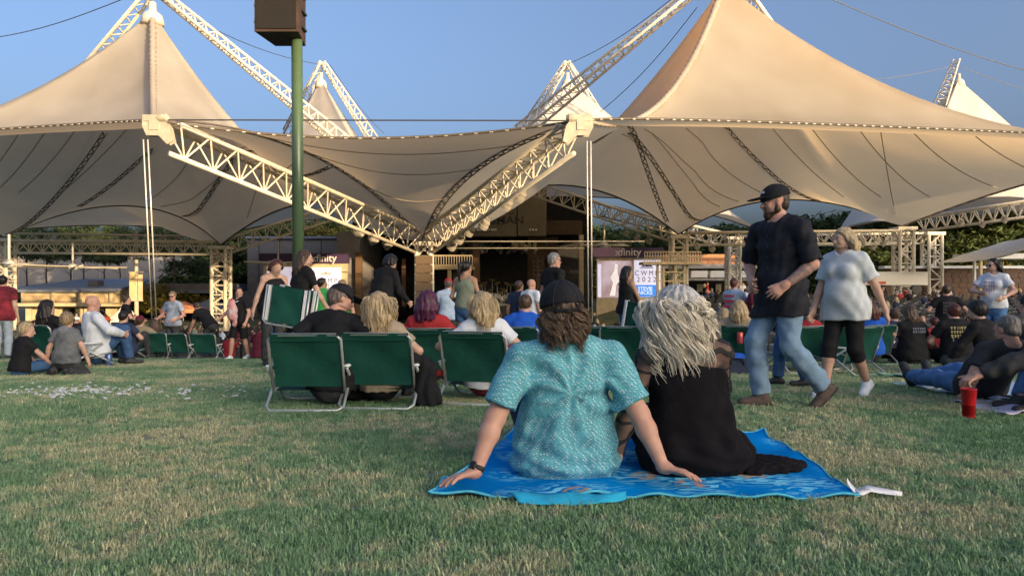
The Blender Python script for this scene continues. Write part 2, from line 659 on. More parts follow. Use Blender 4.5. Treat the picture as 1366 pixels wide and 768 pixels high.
def tube_truss(parent, a, b, w0, h0, w1, h1, n, rc=0.12, rb=0.055, up=Vector((0, 0, 1)), name='truss_beam', inv=True, double=True):
    """triangular lattice girder: chords in one mesh, every brace a piece of its own"""
    a, b = Vector(a), Vector(b)
    d = (b - a).normalized()
    s = d.cross(up).normalized()
    v = s.cross(d).normalized()
    def st(t):
        w, h = w0 + (w1 - w0) * t, h0 + (h1 - h0) * t
        c = a.lerp(b, t)
        if inv:      # two chords above, one below
            return c + s * w / 2 + v * h / 2, c - s * w / 2 + v * h / 2, c - v * h / 2
        return c + s * w / 2 - v * h / 2, c - s * w / 2 - v * h / 2, c + v * h / 2
    m = MB()
    for k in range(3):
        m.tube([st(0)[k], st(1)[k]], rc, 8)
    tr = m.build(name, M_TRUSS, parent, True)
    for i in range(n):
        t0, tm, t1 = i / n, (i + .5) / n, (i + 1) / n
        p0, pm, p1 = st(t0), st(tm), st(t1)
        for k in (0, 1):
            rod('brace', p0[k], pm[2], rb, M_TRUSS, tr)
            rod('brace', pm[2], p1[k], rb, M_TRUSS, tr)
        if double:
            rod('brace', p0[0], p0[1], rb, M_TRUSS, tr)
            rod('brace', p0[0], p1[1], rb * .8, M_TRUSS, tr)
    return tr


# the two long girders that carry the front nodes out over the lawn
tube_truss(PAV, P(228, 186, 34.6), P(553, 322, 53.4), 1.0, 1.35, 1.3, 1.5, 12, 0.125, 0.05)
tube_truss(PAV, P(764, 186, 34.6), P(578, 322, 53.4), 1.0, 1.35, 1.3, 1.5, 12, 0.125, 0.05)


def node(p, sx):
    """welded bracket at the tip of a girder"""
    m = MB()
    m.box(p + Vector((0, 0, 0.02)), (0.66, 0.5, 0.24))
    m.box(p + Vector((sx * 0.1, 0, -0.3)), (0.42, 0.5, 0.4))
    for dy in (-0.17, 0.17):
        poly = [(p.x - 0.42, p.z + 0.2), (p.x + 0.42, p.z + 0.2), (p.x + 0.45 + (0.35 if sx > 0 else 0), p.z - 0.35), (p.x + sx * 0.95, p.z - 1.0),
                (p.x + sx * 0.7, p.z - 1.15), (p.x + sx * 0.3, p.z - 0.75), (p.x - sx * 0.25, p.z - 0.75), (p.x - 0.45 - (0.35 if sx < 0 else 0), p.z - 0.3)]
        c = Vector((sum(q[0] for q in poly) / 8, 0, sum(q[1] for q in poly) / 8))
        poly = sorted(poly, key=lambda q: math.atan2(q[1] - c.z, q[0] - c.x))
        m.prism(poly, p.y + dy - 0.03, p.y + dy + 0.03)
    m.lathe(p + Vector((sx * 0.55, -0.15, 0.06)), [(0.17, -0.25), (0.2, -0.05), (0.2, 0.12), (0.1, 0.25)], 12, (sx, 0, 0))
    br = m.build('node_bracket', mat('bracket_paint', (0.42, 0.38, 0.30), .5, .15, 3), PAV)
    return br


node(NL, 1)
node(NR, -1)
for px, py, bx, by in ((191, 186, 203, 432), (197, 186, 209, 432), (783, 188, 785, 430), (788, 188, 790, 430)):
    MB().tube([P(px, py, 34), P(bx, by, 36.5)], 0.034, 8).build('hanger_rod', M_STEEL, PAV, True)
MB().tube([P(225, 160, 33.8), P(768, 161, 33.8)], 0.035, 5).build('tie_cable', M_CABLE, PAV)


# masts: pairs of lattice legs that meet above each peak
def mast(parent, top, foot, w, n=16, rc=0.10, rb=0.045, w1=None):
    return tube_truss(parent, top, foot, w, w, w1 or w, w1 or w, n, rc, rb, Vector((0, 1, 0.2)), 'mast_leg', True, True)


mast(PAV, P(207, -14, 50), P(500, 226, 60), 0.55, 22, 0.115, 0.05, 1.3)
mast(PAV, P(200, -14, 51), P(30, 190, 64), 0.55, 18, 0.115, 0.05, 1.3)
mast(PAV, P(962, -42, 50), P(690, 180, 60), 0.55, 22, 0.115, 0.05, 1.3)
mast(PAV, P(970, -50, 51), P(1130, 180, 62), 0.55, 18, 0.115, 0.05, 1.3)
mast(PAV, P(428, 84, 72), P(380, 180, 78), 0.45, 10, 0.10, 0.04, 1.2)
mast(PAV, P(430, 84, 72), P(505, 200, 78), 0.45, 10, 0.10, 0.04, 1.2)
mast(PAV, P(756, 84, 72), P(696, 180, 78), 0.45, 10, 0.10, 0.04, 1.2)
mast(PAV, P(758, 84, 72), P(815, 180, 78), 0.45, 10, 0.10, 0.04, 1.2)
mast(PAV, P(1278, 80, 84), P(1247, 170, 82), 0.6, 10, 0.11, 0.05, 1.6)
for p, r in ((PL, 0.75), (PR, 0.8), (T_rl.pk, 0.6), (T_rr.pk, 0.6), (T_fr.pk, 0.7)):
    MB().lathe(p + Vector((0, 0, -0.35)), [(r, -0.5), (r * 0.92, -0.1), (r * 0.8, 0.15), (r * 0.35, 0.4), (r * 0.3, 1.0)], 16).build('peak_ring', M_TRUSS, PAV, True)
# stay cables against the sky
for a, b in ((P(-40, 55, 62), P(168, -3, 52)), (P(440, 86, 72), P(512, 178, 74)), (P(757, 86, 72), P(905, -8, 56)), (P(800, 150, 56), P(930, 10, 52)),
             (P(1080, -14, 48), P(1420, 108, 58)), (P(1100, 108, 84), P(1268, 89, 84)), (P(1284, 90, 84), P(1440, 134, 90)), (P(250, 22, 52), P(425, 86, 72))):
    pts = [a.lerp(b, i / 10) - Vector((0, 0, 0.5 * math.sin(math.pi * i / 10))) for i in range(11)]
    MB().tube(pts, 0.032, 4).build('stay_cable', M_CABLE, PAV)


def tower(parent, top, zb, w, n=8):
    """lattice column with four chords"""
    m = MB()
    cs = [(sx * w / 2, sy * w / 2) for sx, sy in ((-1, -1), (1, -1), (1, 1), (-1, 1))]
    for dx, dy in cs:
        m.tube([(top.x + dx, top.y + dy, zb), (top.x + dx, top.y + dy, top.z)], 0.16, 8)
    m.box((top.x, top.y, top.z), (w + 0.5, w + 0.5, 0.3))
    m.box((top.x, top.y, zb + 0.15), (w + 0.6, w + 0.6, 0.3))
    c = m.build('column', M_TRUSS, parent, False)
    h = (top.z - zb) / n
    for k in range(4):
        a, b = cs[k], cs[(k + 1) % 4]
        for i in range(n):
            z0, z1 = zb + i * h, zb + (i + 1) * h
            p, q = (a, b) if i % 2 else (b, a)
            rod('brace', (top.x + p[0], top.y + p[1], z0), (top.x + q[0], top.y + q[1], z1), 0.08, M_TRUSS, c)
            rod('brace', (top.x + a[0], top.y + a[1], z1), (top.x + b[0], top.y + b[1], z1), 0.065, M_TRUSS, c)
    return c


for q in (C0, C1, C2, C3):
    tower(PAV, q + Vector((0, 0, -0.3)), -3.0, 1.25, 9)
tower(PAV, CC + Vector((0, 0, -0.2)), -2.9, 1.0, 8)
tower(PAV, P(978, 318, 74), -2.9, 1.1, 8)
tower(PAV, P(1243, 312, 72), -2.5, 1.25, 8)
# ring girders between the columns and back towards the stage
tube_truss(PAV, P(14, 329, 67.5), P(287, 331, 67.5), 1.1, 1.1, 1.1, 1.1, 16, 0.12, 0.05)
tube_truss(PAV, P(915, 319, 67.5), P(1196, 316, 67.5), 1.1, 1.1, 1.1, 1.1, 16, 0.12, 0.05)
tube_truss(PAV, P(1225, 300, 68), P(1420, 272, 60), 1.1, 1.2, 1.1, 1.3, 12, 0.13, 0.055)
tube_truss(PAV, P(305, 328, 68.5), P(505, 265, 78), 1.1, 1.3, 1.1, 1.4, 12, 0.11, 0.05)
tube_truss(PAV, P(700, 248, 76), P(895, 312, 68.5), 1.1, 1.4, 1.1, 1.3, 12, 0.11, 0.05)
tube_truss(PAV, P(800, 280, 90), P(960, 318, 78), 1.1, 1.4, 1.1, 1.3, 10, 0.11, 0.05)
tube_truss(PAV, P(985, 322, 74), P(1230, 318, 72), 1.0, 1.0, 1.0, 1.0, 12, 0.11, 0.05)
tube_truss(PAV, P(20, 318, 88), P(280, 322, 92), 1.1, 1.2, 1.1, 1.2, 12, 0.11, 0.05)
for y, d in ((322, 60), (331, 64)):
    MB().tube([P(600, y, d), P(860 if y < 325 else 780, y, d)], 0.06, 6).build('lighting_pipe', M_TRUSS, PAV, True)


M_LAMP = mat('lamp_housing', (0.30, 0.28, 0.25), .5, .1)


def floodlight(p, aim, s=1.0):
    m = MB()
    ax = Vector(aim).normalized()
    m.lathe(p, [(0.30 * s, -0.50 * s), (0.42 * s, -0.46 * s), (0.45 * s, -0.05 * s), (0.45 * s, -0.02 * s), (0.52 * s, 0.0), (0.52 * s, 0.36 * s), (0.42 * s, 0.37 * s)], 14, ax)
    m.tube([p + Vector((0, 0, 0.95 * s)), p + Vector((0.48 * s, 0, 0.5 * s)), p + Vector((0.52 * s, 0, 0))], 0.04, 6)
    m.tube([p + Vector((0, 0, 0.95 * s)), p + Vector((-0.48 * s, 0, 0.5 * s)), p + Vector((-0.52 * s, 0, 0))], 0.04, 6)
    return m.build('floodlight', M_LAMP, PAV)


for px, py, d in ((478, 312, 50), (498, 320, 51.5), (517, 326, 52.5), (626, 309, 51), (613, 319, 52), (603, 328, 53), (646, 300, 50), (676, 274, 47), (694, 262, 45)):
    floodlight(P(px, py, d), (0.5 if px < 560 else -0.6, 0.5, -0.8), 0.66)
for i, (px, py, d) in enumerate(((1120, 328, 66), (1135, 331, 66), (1150, 326, 66), (1165, 330, 66), (1178, 325, 66), (1282, 298, 64), (1310, 300, 63), (1340, 294, 62),
                                 (835, 312, 70), (850, 318, 70), (866, 322, 70), (930, 330, 66), (950, 333, 66), (1010, 330, 66), (1040, 331, 66), (1075, 328, 66))):
    floodlight(P(px, py, d), (-0.5, 0.4, -0.8), 0.5)

# ------------------------------------------------------------ buildings and screens
M_BEIGE = mat('beige_cladding', (0.22, 0.18, 0.12), 0.6, 0.08, 1.2)
M_BROWN = mat('brown_ribbed_sheet', (0.13, 0.085, 0.055), 0.7, 0.15, 3)
M_GREYW = mat('grey_render', (0.25, 0.24, 0.25), 0.8, 0.1, 1)
M_CREAM = mat('cream_wall', (0.62, 0.52, 0.34), 0.7, 0.12, 2)
M_WOODP = mat('orange_timber', (0.17, 0.10, 0.06), 0.6, 0.2, 5)
M_PURP = mat('purple_banner', (0.055, 0.03, 0.10), 0.6, 0.1)
M_LILAC = mat('lilac_panel', (0.42, 0.26, 0.46), 0.6, 0.1)
M_ROOFB = mat('blue_grey_roof', (0.24, 0.28, 0.36), 0.5, 0.12, 2)
M_WHITE = mat('white_paint', (0.75, 0.74, 0.72), 0.5, 0.05)
M_SHADE = mat('shade_cloth', (0.55, 0.53, 0.48), 0.8, 0.1, 3)
M_GLASSD = mat('dark_glass', (0.03, 0.035, 0.04), 0.15, 0.1)
M_TEXTW = mat('pale_lettering', (0.75, 0.72, 0.75), 0.6, 0.02)
M_TEXTD = mat('dark_lettering', (0.06, 0.05, 0.05), 0.6, 0.02)
M_RED = mat('red_sheet', (0.6, 0.09, 0.04), 0.6, 0.1)
M_ORANGE = mat('orange_canopy', (0.72, 0.30, 0.16), 0.7, 0.1)


def slab(name, px0, py0, px1, py1, d, thick, m, parent):
    """upright panel whose front spans that rectangle of the view"""
    a, b = P(px0, py1, d), P(px1, py0, d)
    return MB().box2((a.x, d, a.z), (b.x, d + thick, b.z)).build(name, m, parent)


ST = wroot('stage_house', (1, 80, -2.8), 'beige stage house with dark open stage and square fascia panels at the centre', 'stage')
slab('fascia_panel', 596, 236, 689.3, 315, 78, 1.2, M_BEIGE, ST)
slab('fascia_panel', 690.7, 236, 729, 314.5, 78, 1.2, M_BEIGE, ST)
# ribbed brown fascia
a, b = P(729.5, 312.5, 78.3), P(777, 294, 78.3)
m = MB().box2((a.x, 78.4, a.z), (b.x, 79.4, b.z))
for i in range(24):
    x = a.x + (b.x - a.x) * (i + .5) / 24
    m.box2((x - .045, 78.3, a.z), (x + .045, 78.42, b.z))
m.build('ribbed_fascia', M_BROWN, ST)
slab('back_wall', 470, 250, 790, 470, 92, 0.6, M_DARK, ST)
slab('side_wall', 449, 309, 480, 470, 78.2, 13, M_GREYW, ST)
slab('wood_post', 474, 336, 482.5, 440, 77.6, 0.5, M_WOODP, ST)
slab('wing_panel', 516, 345, 528, 408, 84, 0.3, M_WOODP, ST)
slab('wing_panel', 536, 345, 541, 408, 84, 0.3, M_WOODP, ST)
slab('jamb', 773, 313, 778.5, 440, 78, 1.0, M_CREAM, ST)
slab('jamb', 741, 316, 744, 440, 80, 0.5, M_BROWN, ST)
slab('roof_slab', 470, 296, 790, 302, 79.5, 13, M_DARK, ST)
slab('timber_panel', 631, 320, 640, 376, 79, 0.5, M_WOODP, ST)
slab('timber_panel', 704, 316, 740.5, 372, 82, 0.5, M_WOODP, ST)
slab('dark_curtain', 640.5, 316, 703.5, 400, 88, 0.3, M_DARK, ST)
a, b = P(560, 430, 79), P(776, 407, 79)
MB().box2((a.x, 78.8, -2.8), (b.x, 91.5, b.z)).build('stage_deck', M_BLACK, ST)
slab('deck_edge', 566, 404.5, 772, 408, 78.6, 0.2, M_CONC, ST)
text_obj('HUNTSMAN', 1.15, P(653, 294, 77.97), (R(90), 0, 0), M_TEXTD, ST, bold=0.02, sx=1.15)
text_obj('PAVILION STAGE', 0.55, P(660, 284, 77.97), (R(90), 0, 0), M_TEXTD, ST)
for y in (289.5, 299):
    slab('sign_rule', 634, y - .35, 672, y + .35, 77.96, 0.03, M_TEXTD, ST)
for x0, x1 in ((636, 664), (706, 718)):
    for i in range(3):
        xa = x0 + (x1 - x0) * i / 3
        slab('wall_lamp', xa, 305, xa + (x1 - x0) / 3 - 1.5, 307.5, 77.7, 0.28, M_WHITE, ST)
# balcony at the left of the stage
m = MB()
for y in (341, 354):
    m.tube([P(578, y, 76), P(630, y, 76)], 0.09, 6)
BAL = slab('balcony', 575, 355, 632, 359, 75.5, 2.5, M_CREAM, ST)
m.build('railing', M_CREAM, BAL)
for i in range(16):
    x = 578 + 52 * i / 15
    rod('baluster', P(x, 355, 76), P(x, 341, 76), 0.045, M_TRUSS, BAL)
slab('balcony_post', 597, 359, 602, 430, 76, 0.4, M_CREAM, ST)
slab('balcony_post', 618, 359, 624, 430, 76, 0.4, M_CREAM, ST)
slab('scenery_flat', 604, 362, 616, 425, 78, 0.3, M_WOODP, ST)
# lamps hanging under the lighting grid, a rig joined as one piece, plus bigger single lamps
m = MB()
for i in range(150):
    x, y = rng.uniform(600, 735), rng.uniform(322, 338)
    p = P(x, y, rng.uniform(79.5, 90))
    m.box(p, (rng.uniform(.15, .4), .3, rng.uniform(.2, .5)), Euler((rng.uniform(-.6, .6), 0, rng.uniform(-.6, .6))).to_matrix())
rg = m.build('lamp_rig', mat('rig_lamp', (0.3, 0.28, 0.26), 0.4, 0.4, 1), ST)
rg['kind'] = 'stuff'
for i in range(12):
    x = 684 + (i % 6) * 6 + rng.uniform(-2, 2)
    p = P(x, 327 + rng.uniform(-3, 5), 79 + rng.uniform(0, 1))
    MB().lathe(p, [(0.05, .35), (.16, .2), (.2, -.2), (.17, -.24)], 8, (rng.uniform(-.6, .6), -.5, .8)).build('stage_lamp', M_CREAM, ST)


def speaker_tower(px0, px1, py0, py1, d, n, label, group=None):
    a, b = P(px0, py1, d), P(px1, py0, d)
    t = wroot('speaker_tower', ((a.x + b.x) / 2, d, a.z), label, 'speaker tower', group)
    h = (b.z - a.z) / n
    for i in range(n):
        MB().box2((a.x, d, a.z + i * h + .03), (b.x, d + .6, a.z + (i + 1) * h - .03)).build('speaker_cabinet', M_WOODP, t)
        m = MB()
        for k in (0.27, 0.73):
            m.lathe((a.x + (b.x - a.x) * k, d - .02, a.z + (i + .5) * h), [(h * .36, 0), (h * .34, .03), (h * .1, .04)], 10, (0, -1, 0))
        m.build('driver_cone', M_BLACK, t.children[-1])
    return t


speaker_tower(711, 725.5, 341, 392, 80.3, 8, 'lit brown speaker tower standing on the stage, left of two')
speaker_tower(730, 741, 341, 392, 81.2, 8, 'narrow brown speaker tower on the stage, right of two')
# back line of instruments on the deck
kit = wroot('drum_kit', (0, 83, P(0, 407, 83).z), 'glinting drum kit and cymbal stands in the dark stage opening', 'drum kit')
for i in range(13):
    x = 640 + 3.4 * i + rng.uniform(-1.5, 1.5)
    top = rng.uniform(372, 396)
    d = 82 + rng.uniform(0, 2)
    MB().tube([P(x, 408, d), P(x + rng.uniform(-1, 1), top, d)], .04, 6).build('cymbal_stand', M_STEEL, kit)
    MB().lathe(P(x, top, d), [(.02, .05), (.34, 0), (.33, -.02)], 12, (rng.uniform(-.4, .4), -.5, 1)).build('cymbal', mat('brass', (0.5, 0.4, 0.2), 0.3, .1, metal=.6), kit)
for i in range(9):
    x = 642 + 4.6 * i
    MB().lathe(P(x, 402 - rng.uniform(0, 8), 82.4), [(.28, -.25), (.3, -.2), (.3, .2), (.28, .25)], 12, (rng.uniform(-.3, .3), -1 if i % 2 else 0.1, .4)).build('drum', M_STEEL if i % 3 else M_WHITE, kit)
for i in range(7):
    p = P(600 + 24 * i + rng.uniform(-6, 6), 402, 84)
    if 630 < 600 + 24 * i < 690:
        continue
    am = wroot('amplifier', (p.x, p.y, p.z - .5), 'black stage amplifier on the deck, ' + ('left' if i < 2 else 'right') + ' of the drum kit, ' + ['outer one', 'inner one', '', '', 'inner one', 'middle one', 'outer one'][i], 'amplifier', 'amplifiers along the stage deck')
    MB().box((p.x, p.y, p.z), (1.0, .5, 1.0)).build('cabinet', M_BLACK, am)
    MB().box((p.x, p.y - .26, p.z - .08), (.85, .03, .7)).build('grille', M_GREYW, am)


def art_mat(name, c0, c1, strength, scale=1.3):
    """soft two-tone glow of a video picture"""
    m = bpy.data.materials.new(name)
    m.use_nodes = True
    n, l = m.node_tree.nodes, m.node_tree.links
    b = n['Principled BSDF']
    tc = n.new('ShaderNodeTexCoord'); nz = n.new('ShaderNodeTexNoise'); nz.inputs['Scale'].default_value = scale; nz.inputs['Detail'].default_value = 2
    l.new(tc.outputs['Generated'], nz.inputs['Vector'])
    rp = n.new('ShaderNodeValToRGB')
    rp.color_ramp.elements[0].position = .38; rp.color_ramp.elements[0].color = (*c0, 1)
    rp.color_ramp.elements[1].position = .62; rp.color_ramp.elements[1].color = (*c1, 1)
    l.new(nz.outputs['Fac'], rp.inputs['Fac'])
    l.new(rp.outputs['Color'], b.inputs['Emission Color'])
    b.inputs['Emission Strength'].default_value = strength
    b.inputs['Base Color'].default_value = (0.05, 0.05, 0.05, 1)
    b.inputs['Roughness'].default_value = .35
    return m


E_W = 0.15
M_SCRW = emit_mat('screen_white', (0.82, 0.80, 1.0), E_W)
M_SCRB = emit_mat('screen_blue', (0.05, 0.28, 0.95), E_W)
M_SCRP = art_mat('screen_pink', (0.5, 0.3, 0.28), (0.95, 0.75, 0.8), E_W)
M_SCRL = art_mat('screen_pale', (0.95, 0.75, 0.9), (1, 0.95, 1.0), E_W)
M_SCRT = emit_mat('screen_text', (0.02, 0.02, 0.03), 0.0)
M_SCRTW = emit_mat('screen_text_white', (0.75, 0.9, 1.0), E_W)
M_SCRO = emit_mat('screen_orange', (0.8, 0.3, 0.2), E_W * .6)


def screen_unit(label, x0, x1, ytop, hdr, head, scr1, scr2, d, side):
    a = P((x0 + x1) / 2, 440, d)
    t = wroot('video_wall', (a.x, d, -2.8), label, 'video wall')
    hd = slab('header', x0 - 5, hdr[0], x1 + 1, hdr[1], d - .3, .8, M_PURP, t)
    if side > 0:
        slab('header_panel', x0 - 5, hdr[0], x0 + 32, hdr[1] - .5, d - .35, .04, M_LILAC, hd)
    text_obj('xfinity', 1.05, P(head, (hdr[0] + hdr[1]) / 2, d - .36), (R(90), 0, 0), M_TEXTW, hd, bold=.015)
    slab('surround', x0, hdr[1] + .5, x1, 446, d + .05, .4, M_CREAM, t)
    s1 = slab('screen', *scr1, d - .08, .1, M_SCRL if side < 0 else M_SCRP, t)
    cx, cz = (scr1[0] + scr1[2]) / 2, (scr1[1] + scr1[3]) / 2
    if side > 0:
        # pale figure on the picture: a plain leaning shape
        m = MB()
        poly = [P(cx + u * 9, cz + v * 22, d) for u, v in ((-.7, 1), (-.2, .2), (-.6, -.1), (.0, -.55), (.1, -.95), (.5, -.9), (.45, -.4), (.8, .1), (.3, .3), (.1, 1))]
        m.prism([(p.x, p.z) for p in poly], d - .1, d - .085)
        m.build('screen_figure', emit_mat('screen_figure', (1, .92, .9), E_W), s1)
        slab('screen_edge_glow', scr1[0] + .5, scr1[1] + 4, scr1[0] + 5, scr1[3] - 1, d - .1, .015, M_SCRW, s1)
    s2 = slab('screen', *scr2, d - .08, .1, M_SCRW, t)
    w = scr2[2] - scr2[0]
    cx = scr2[0] + w * .47
    ym = scr2[1] + 33
    slab('screen_band', scr2[0] + .3, ym, scr2[0] + w * .86, scr2[3] - .3, d - .1, .015, M_SCRB, s2)
    text_obj('C W M P', .70, P(cx, scr2[1] + 17.5, d - .1), (R(90), 0, 0), M_SCRT, s2, sx=.86)
    text_obj('2 0 2 2', .70, P(cx, scr2[1] + 26, d - .1), (R(90), 0, 0), M_SCRT, s2, sx=1.0)
    # peaked tent emblem over a rule
    m = MB()
    cz = scr2[1] + 9
    for u, h in ((-4.5, 2.4), (0.5, 4.6), (5, 2.6)):
        m.prism([(P(cx + u - 3.6, 0, d).x, P(0, cz, d).z), (P(cx + u + 3.6, 0, d).x, P(0, cz, d).z), (P(cx + u + .5, 0, d).x, P(0, cz - h, d).z), (P(cx + u - .3, 0, d).x, P(0, cz - h, d).z)], d - .1 - h * .002, d - .085)
    m.build('emblem', M_SCRT if side > 0 else M_SCRO, s2)
    slab('emblem_rule', cx - 9, cz + 1, cx + 9, cz + 1.8, d - .1, .015, M_SCRT if side > 0 else M_SCRO, s2)
    text_obj('STEVIE', .5, P(scr2[0] + w * .42, ym + 5, d - .105), (R(90), 0, 0), M_SCRTW, s2, bold=.015)
    text_obj('NICKS', .5, P(scr2[0] + w * .42, ym + 10.5, d - .105), (R(90), 0, 0), M_SCRTW, s2, bold=.015)
    return t


screen_unit('wide video wall with cream surround and purple header left of the stage', 351, 463, 345, (338, 351), 432, (356, 356, 389, 404), (416, 357, 455, 404), 75, -1)
screen_unit('video wall with pink picture and white poster screen right of the stage', 796, 884, 338, (330, 343), 838, (797, 348, 842, 397), (846, 347, 881, 396), 74, 1)

# concession building at the far left
CB = wroot('concession_building', (-50, 88, -2.8), 'sunlit cream concession stand with blue grey roof at far left', 'building')
a, b = P(18, 392, 90), P(172, 370, 90)
m = MB()
v = [(a.x, 87, P(0, 386, 88).z), (b.x, 87, P(0, 386, 88).z), (b.x - 1, 98, P(0, 371, 92).z), (a.x + 4, 98, P(0, 371, 92).z)]
m.add(v + [(x, y, z - .3) for x, y, z in v], [(0, 1, 2, 3), (7, 6, 5, 4), (0, 4, 5, 1), (1, 5, 6, 2), (2, 6, 7, 3), (3, 7, 4, 0)])
m.build('roof', M_ROOFB, CB)
for x0, x1 in ((30, 66), (72, 104), (110, 138)):
    slab('skylight', x0 + 28, 374, x1 + 26, 379, 86.8 + 4, .3, M_ROOFB, CB) if x0 < 0 else None
slab('roof_unit', 117, 374, 131, 384, 90, 1.2, M_GREYW, CB)
slab('upper_wall', 28, 386, 152, 404, 88, 6, M_CREAM, CB)
for x0, x1 in ((34, 66), (73, 102), (109, 140)):
    slab('window', x0, 394, x1, 402.5, 87.8, .25, mat('lit_glass', (0.55, 0.42, 0.25), .25, .1), CB)
for x in (28, 68.5, 105, 146):
    slab('pilaster', x, 385, x + 4, 404, 87.6, .35, M_CREAM, CB)
slab('ledge', 22, 404, 158, 408.5, 86, 2.5, M_CREAM, CB)
slab('shop_wall', 34, 408.7, 150, 445, 89, 4, M_CREAM, CB)
for x0, x1 in ((52, 66), (84, 98), (120, 138)):
    slab('doorway', x0, 411, x1, 436, 88.7, .25, M_DARK, CB)
for x in (34, 68, 102, 112, 141):
    slab('pier', x, 408.7, x + 7, 440, 88.4, .4, M_CREAM, CB)

LC = wroot('canopy_building', (-36, 95, -2.8), 'long dark low canopy building behind the banner pole on the left', 'building')
slab('canopy', 148, 378, 300, 386, 93, 8, M_GREYW, LC)
slab('fascia', 148, 386.2, 300, 391, 92.8, .6, M_ROOFB, LC)
slab('back_wall', 150, 391, 300, 440, 99, 1, M_DARK, LC)
for x in (170, 226, 262, 296):
    slab('post', x, 391, x + 3, 440, 93.5, .35, M_BLACK, LC)
slab('sign_box', 230, 390, 247, 398, 92.4, .3, M_CREAM, LC)
text_obj('B', .5, P(238.5, 394, 92.38), (R(90), 0, 0), M_TEXTD, LC)

GH = wroot('grey_hall', (-24, 97, -2.8), 'long grey block hall behind the left video wall', 'building')
slab('wall', 330, 318, 452, 440, 97, 5, M_GREYW, GH)
slab('roof_edge', 327, 315, 455, 318, 96.6, 6, M_ROOFB, GH)
for x in (345, 372, 400, 428):
    slab('panel_joint', x, 320, x + .6, 440, 96.9, .08, M_BLACK, GH)
slab('dark_gable', 300, 388, 330, 404, 97, 3, M_ROOFB, GH)

RC = wroot('canteen_building', (22, 85, -2.8), 'brick canteen with white awnings behind the right hand columns', 'building')
slab('brick_wall', 885, 339, 1000, 352, 86, 6, mat('orange_brick', (0.42, 0.20, 0.10), .8, .15, 6), RC)
slab('fascia', 880, 352, 1010, 358, 85.5, 1, M_GREYW, RC)
for x0, x1 in ((922, 944), (948, 970), (975, 1000)):
    slab('awning', x0, 361, x1, 370, 84, 1.5, M_WHITE, RC)
slab('counter_roof', 915, 371, 1010, 374, 83, 3, M_CONC, RC)
slab('shop_wall', 890, 374, 1010, 420, 88, 2, M_DARK, RC)
for x0, x1 in ((930, 944), (955, 962), (984, 994)):
    slab('lit_hatch', x0, 379, x1, 389, 87.8, .15, M_CREAM, RC)

# balcony with pale railing on the second right column
a = P(905, 352, 66)
BR2 = wroot('control_balcony', (a.x, 66, -2.8), 'sunlit cream balcony with railing on a braced tower right of stage', 'balcony')
dk = slab('deck', 858, 349, 936, 352.5, 65.2, 2.2, M_CREAM, BR2)
for y in (336, 342):
    MB().tube([P(860, y, 65.3), P(935, y, 65.3)], .06, 6).build('rail', M_CREAM, dk, True)
for i in range(22):
    x = 860 + 75 * i / 21
    rod('baluster', P(x, 349, 65.3), P(x, 336, 65.3), .04, M_TRUSS, dk)
for x in (876, 884, 900, 912):
    slab('post', x, 352.6, x + 3.2, 445, 65.8, .25, M_CREAM, BR2)
for y in (362, 374, 386, 398):
    slab('crossbar', 876, y, 915, y + 1.6, 65.7, .1, M_CREAM, BR2)

# right background: low brick wall, white roofed kiosk, trailer, shade sail
RW = wroot('brick_wall', (43, 72, -1.5), 'low brown brick wall with white cap behind the right seats', 'wall')
M_BRK = mat('brown_brick', (0.17, 0.10, 0.07), .85, .15, 6)
slab('cap', 1180, 354.5, 1420, 358, 71.6, 1.2, M_WHITE, RW)
a, b = P(1182, 410, 72), P(1420, 358, 72)
bz = (b.z - a.z) / 8
brick_me = None
for r in range(8):
    nb = 24
    bw = (b.x - a.x) / nb
    for k in range(nb):
        if brick_me is None:
            brick_me = MB().box((0, 0, 0), (bw - .04, .5, bz - .04)).mesh('brick')
            brick_me.materials.append(M_BRK)
        o = bpy.data.objects.new('brick', brick_me)
        COL.objects.link(o)
        o.location = (a.x + bw * (k + (.5 if r % 2 else 0.25)), 72.2 + rng.uniform(-.015, .015), a.z + bz * (r + .5))
        hang(o, RW)
MB().box2((a.x, 72.1, a.z), (b.x, 72.35, b.z)).build('mortar', mat('mortar', (.22, .18, .15), .9, .1), RW)

TRL = wroot('trailer', (36, 64, -1.2), 'long white box trailer with red tail lights behind right seats', 'trailer')
a, b = P(1150, 380, 64), P(1238, 364, 64)
MB().box2((a.x, 64, a.z), (b.x, 66.4, b.z)).build('body', M_WHITE, TRL)
MB().box2((a.x - .05, 63.9, b.z), (b.x + .05, 66.5, b.z + .1)).build('roof', M_WHITE, TRL)
for x in (1162, 1176):
    slab('tail_light', x - 4, 375.5, x + 6, 378.5, 63.9, .08, M_RED, TRL)
for x in (1168, 1222):
    c = P(x, 386, 64.2)
    MB().lathe(c, [(.3, -.15), (.45, -.14), (.45, .14), (.3, .15)], 16, (0, 1, 0)).build('wheel', M_BLACK, TRL)

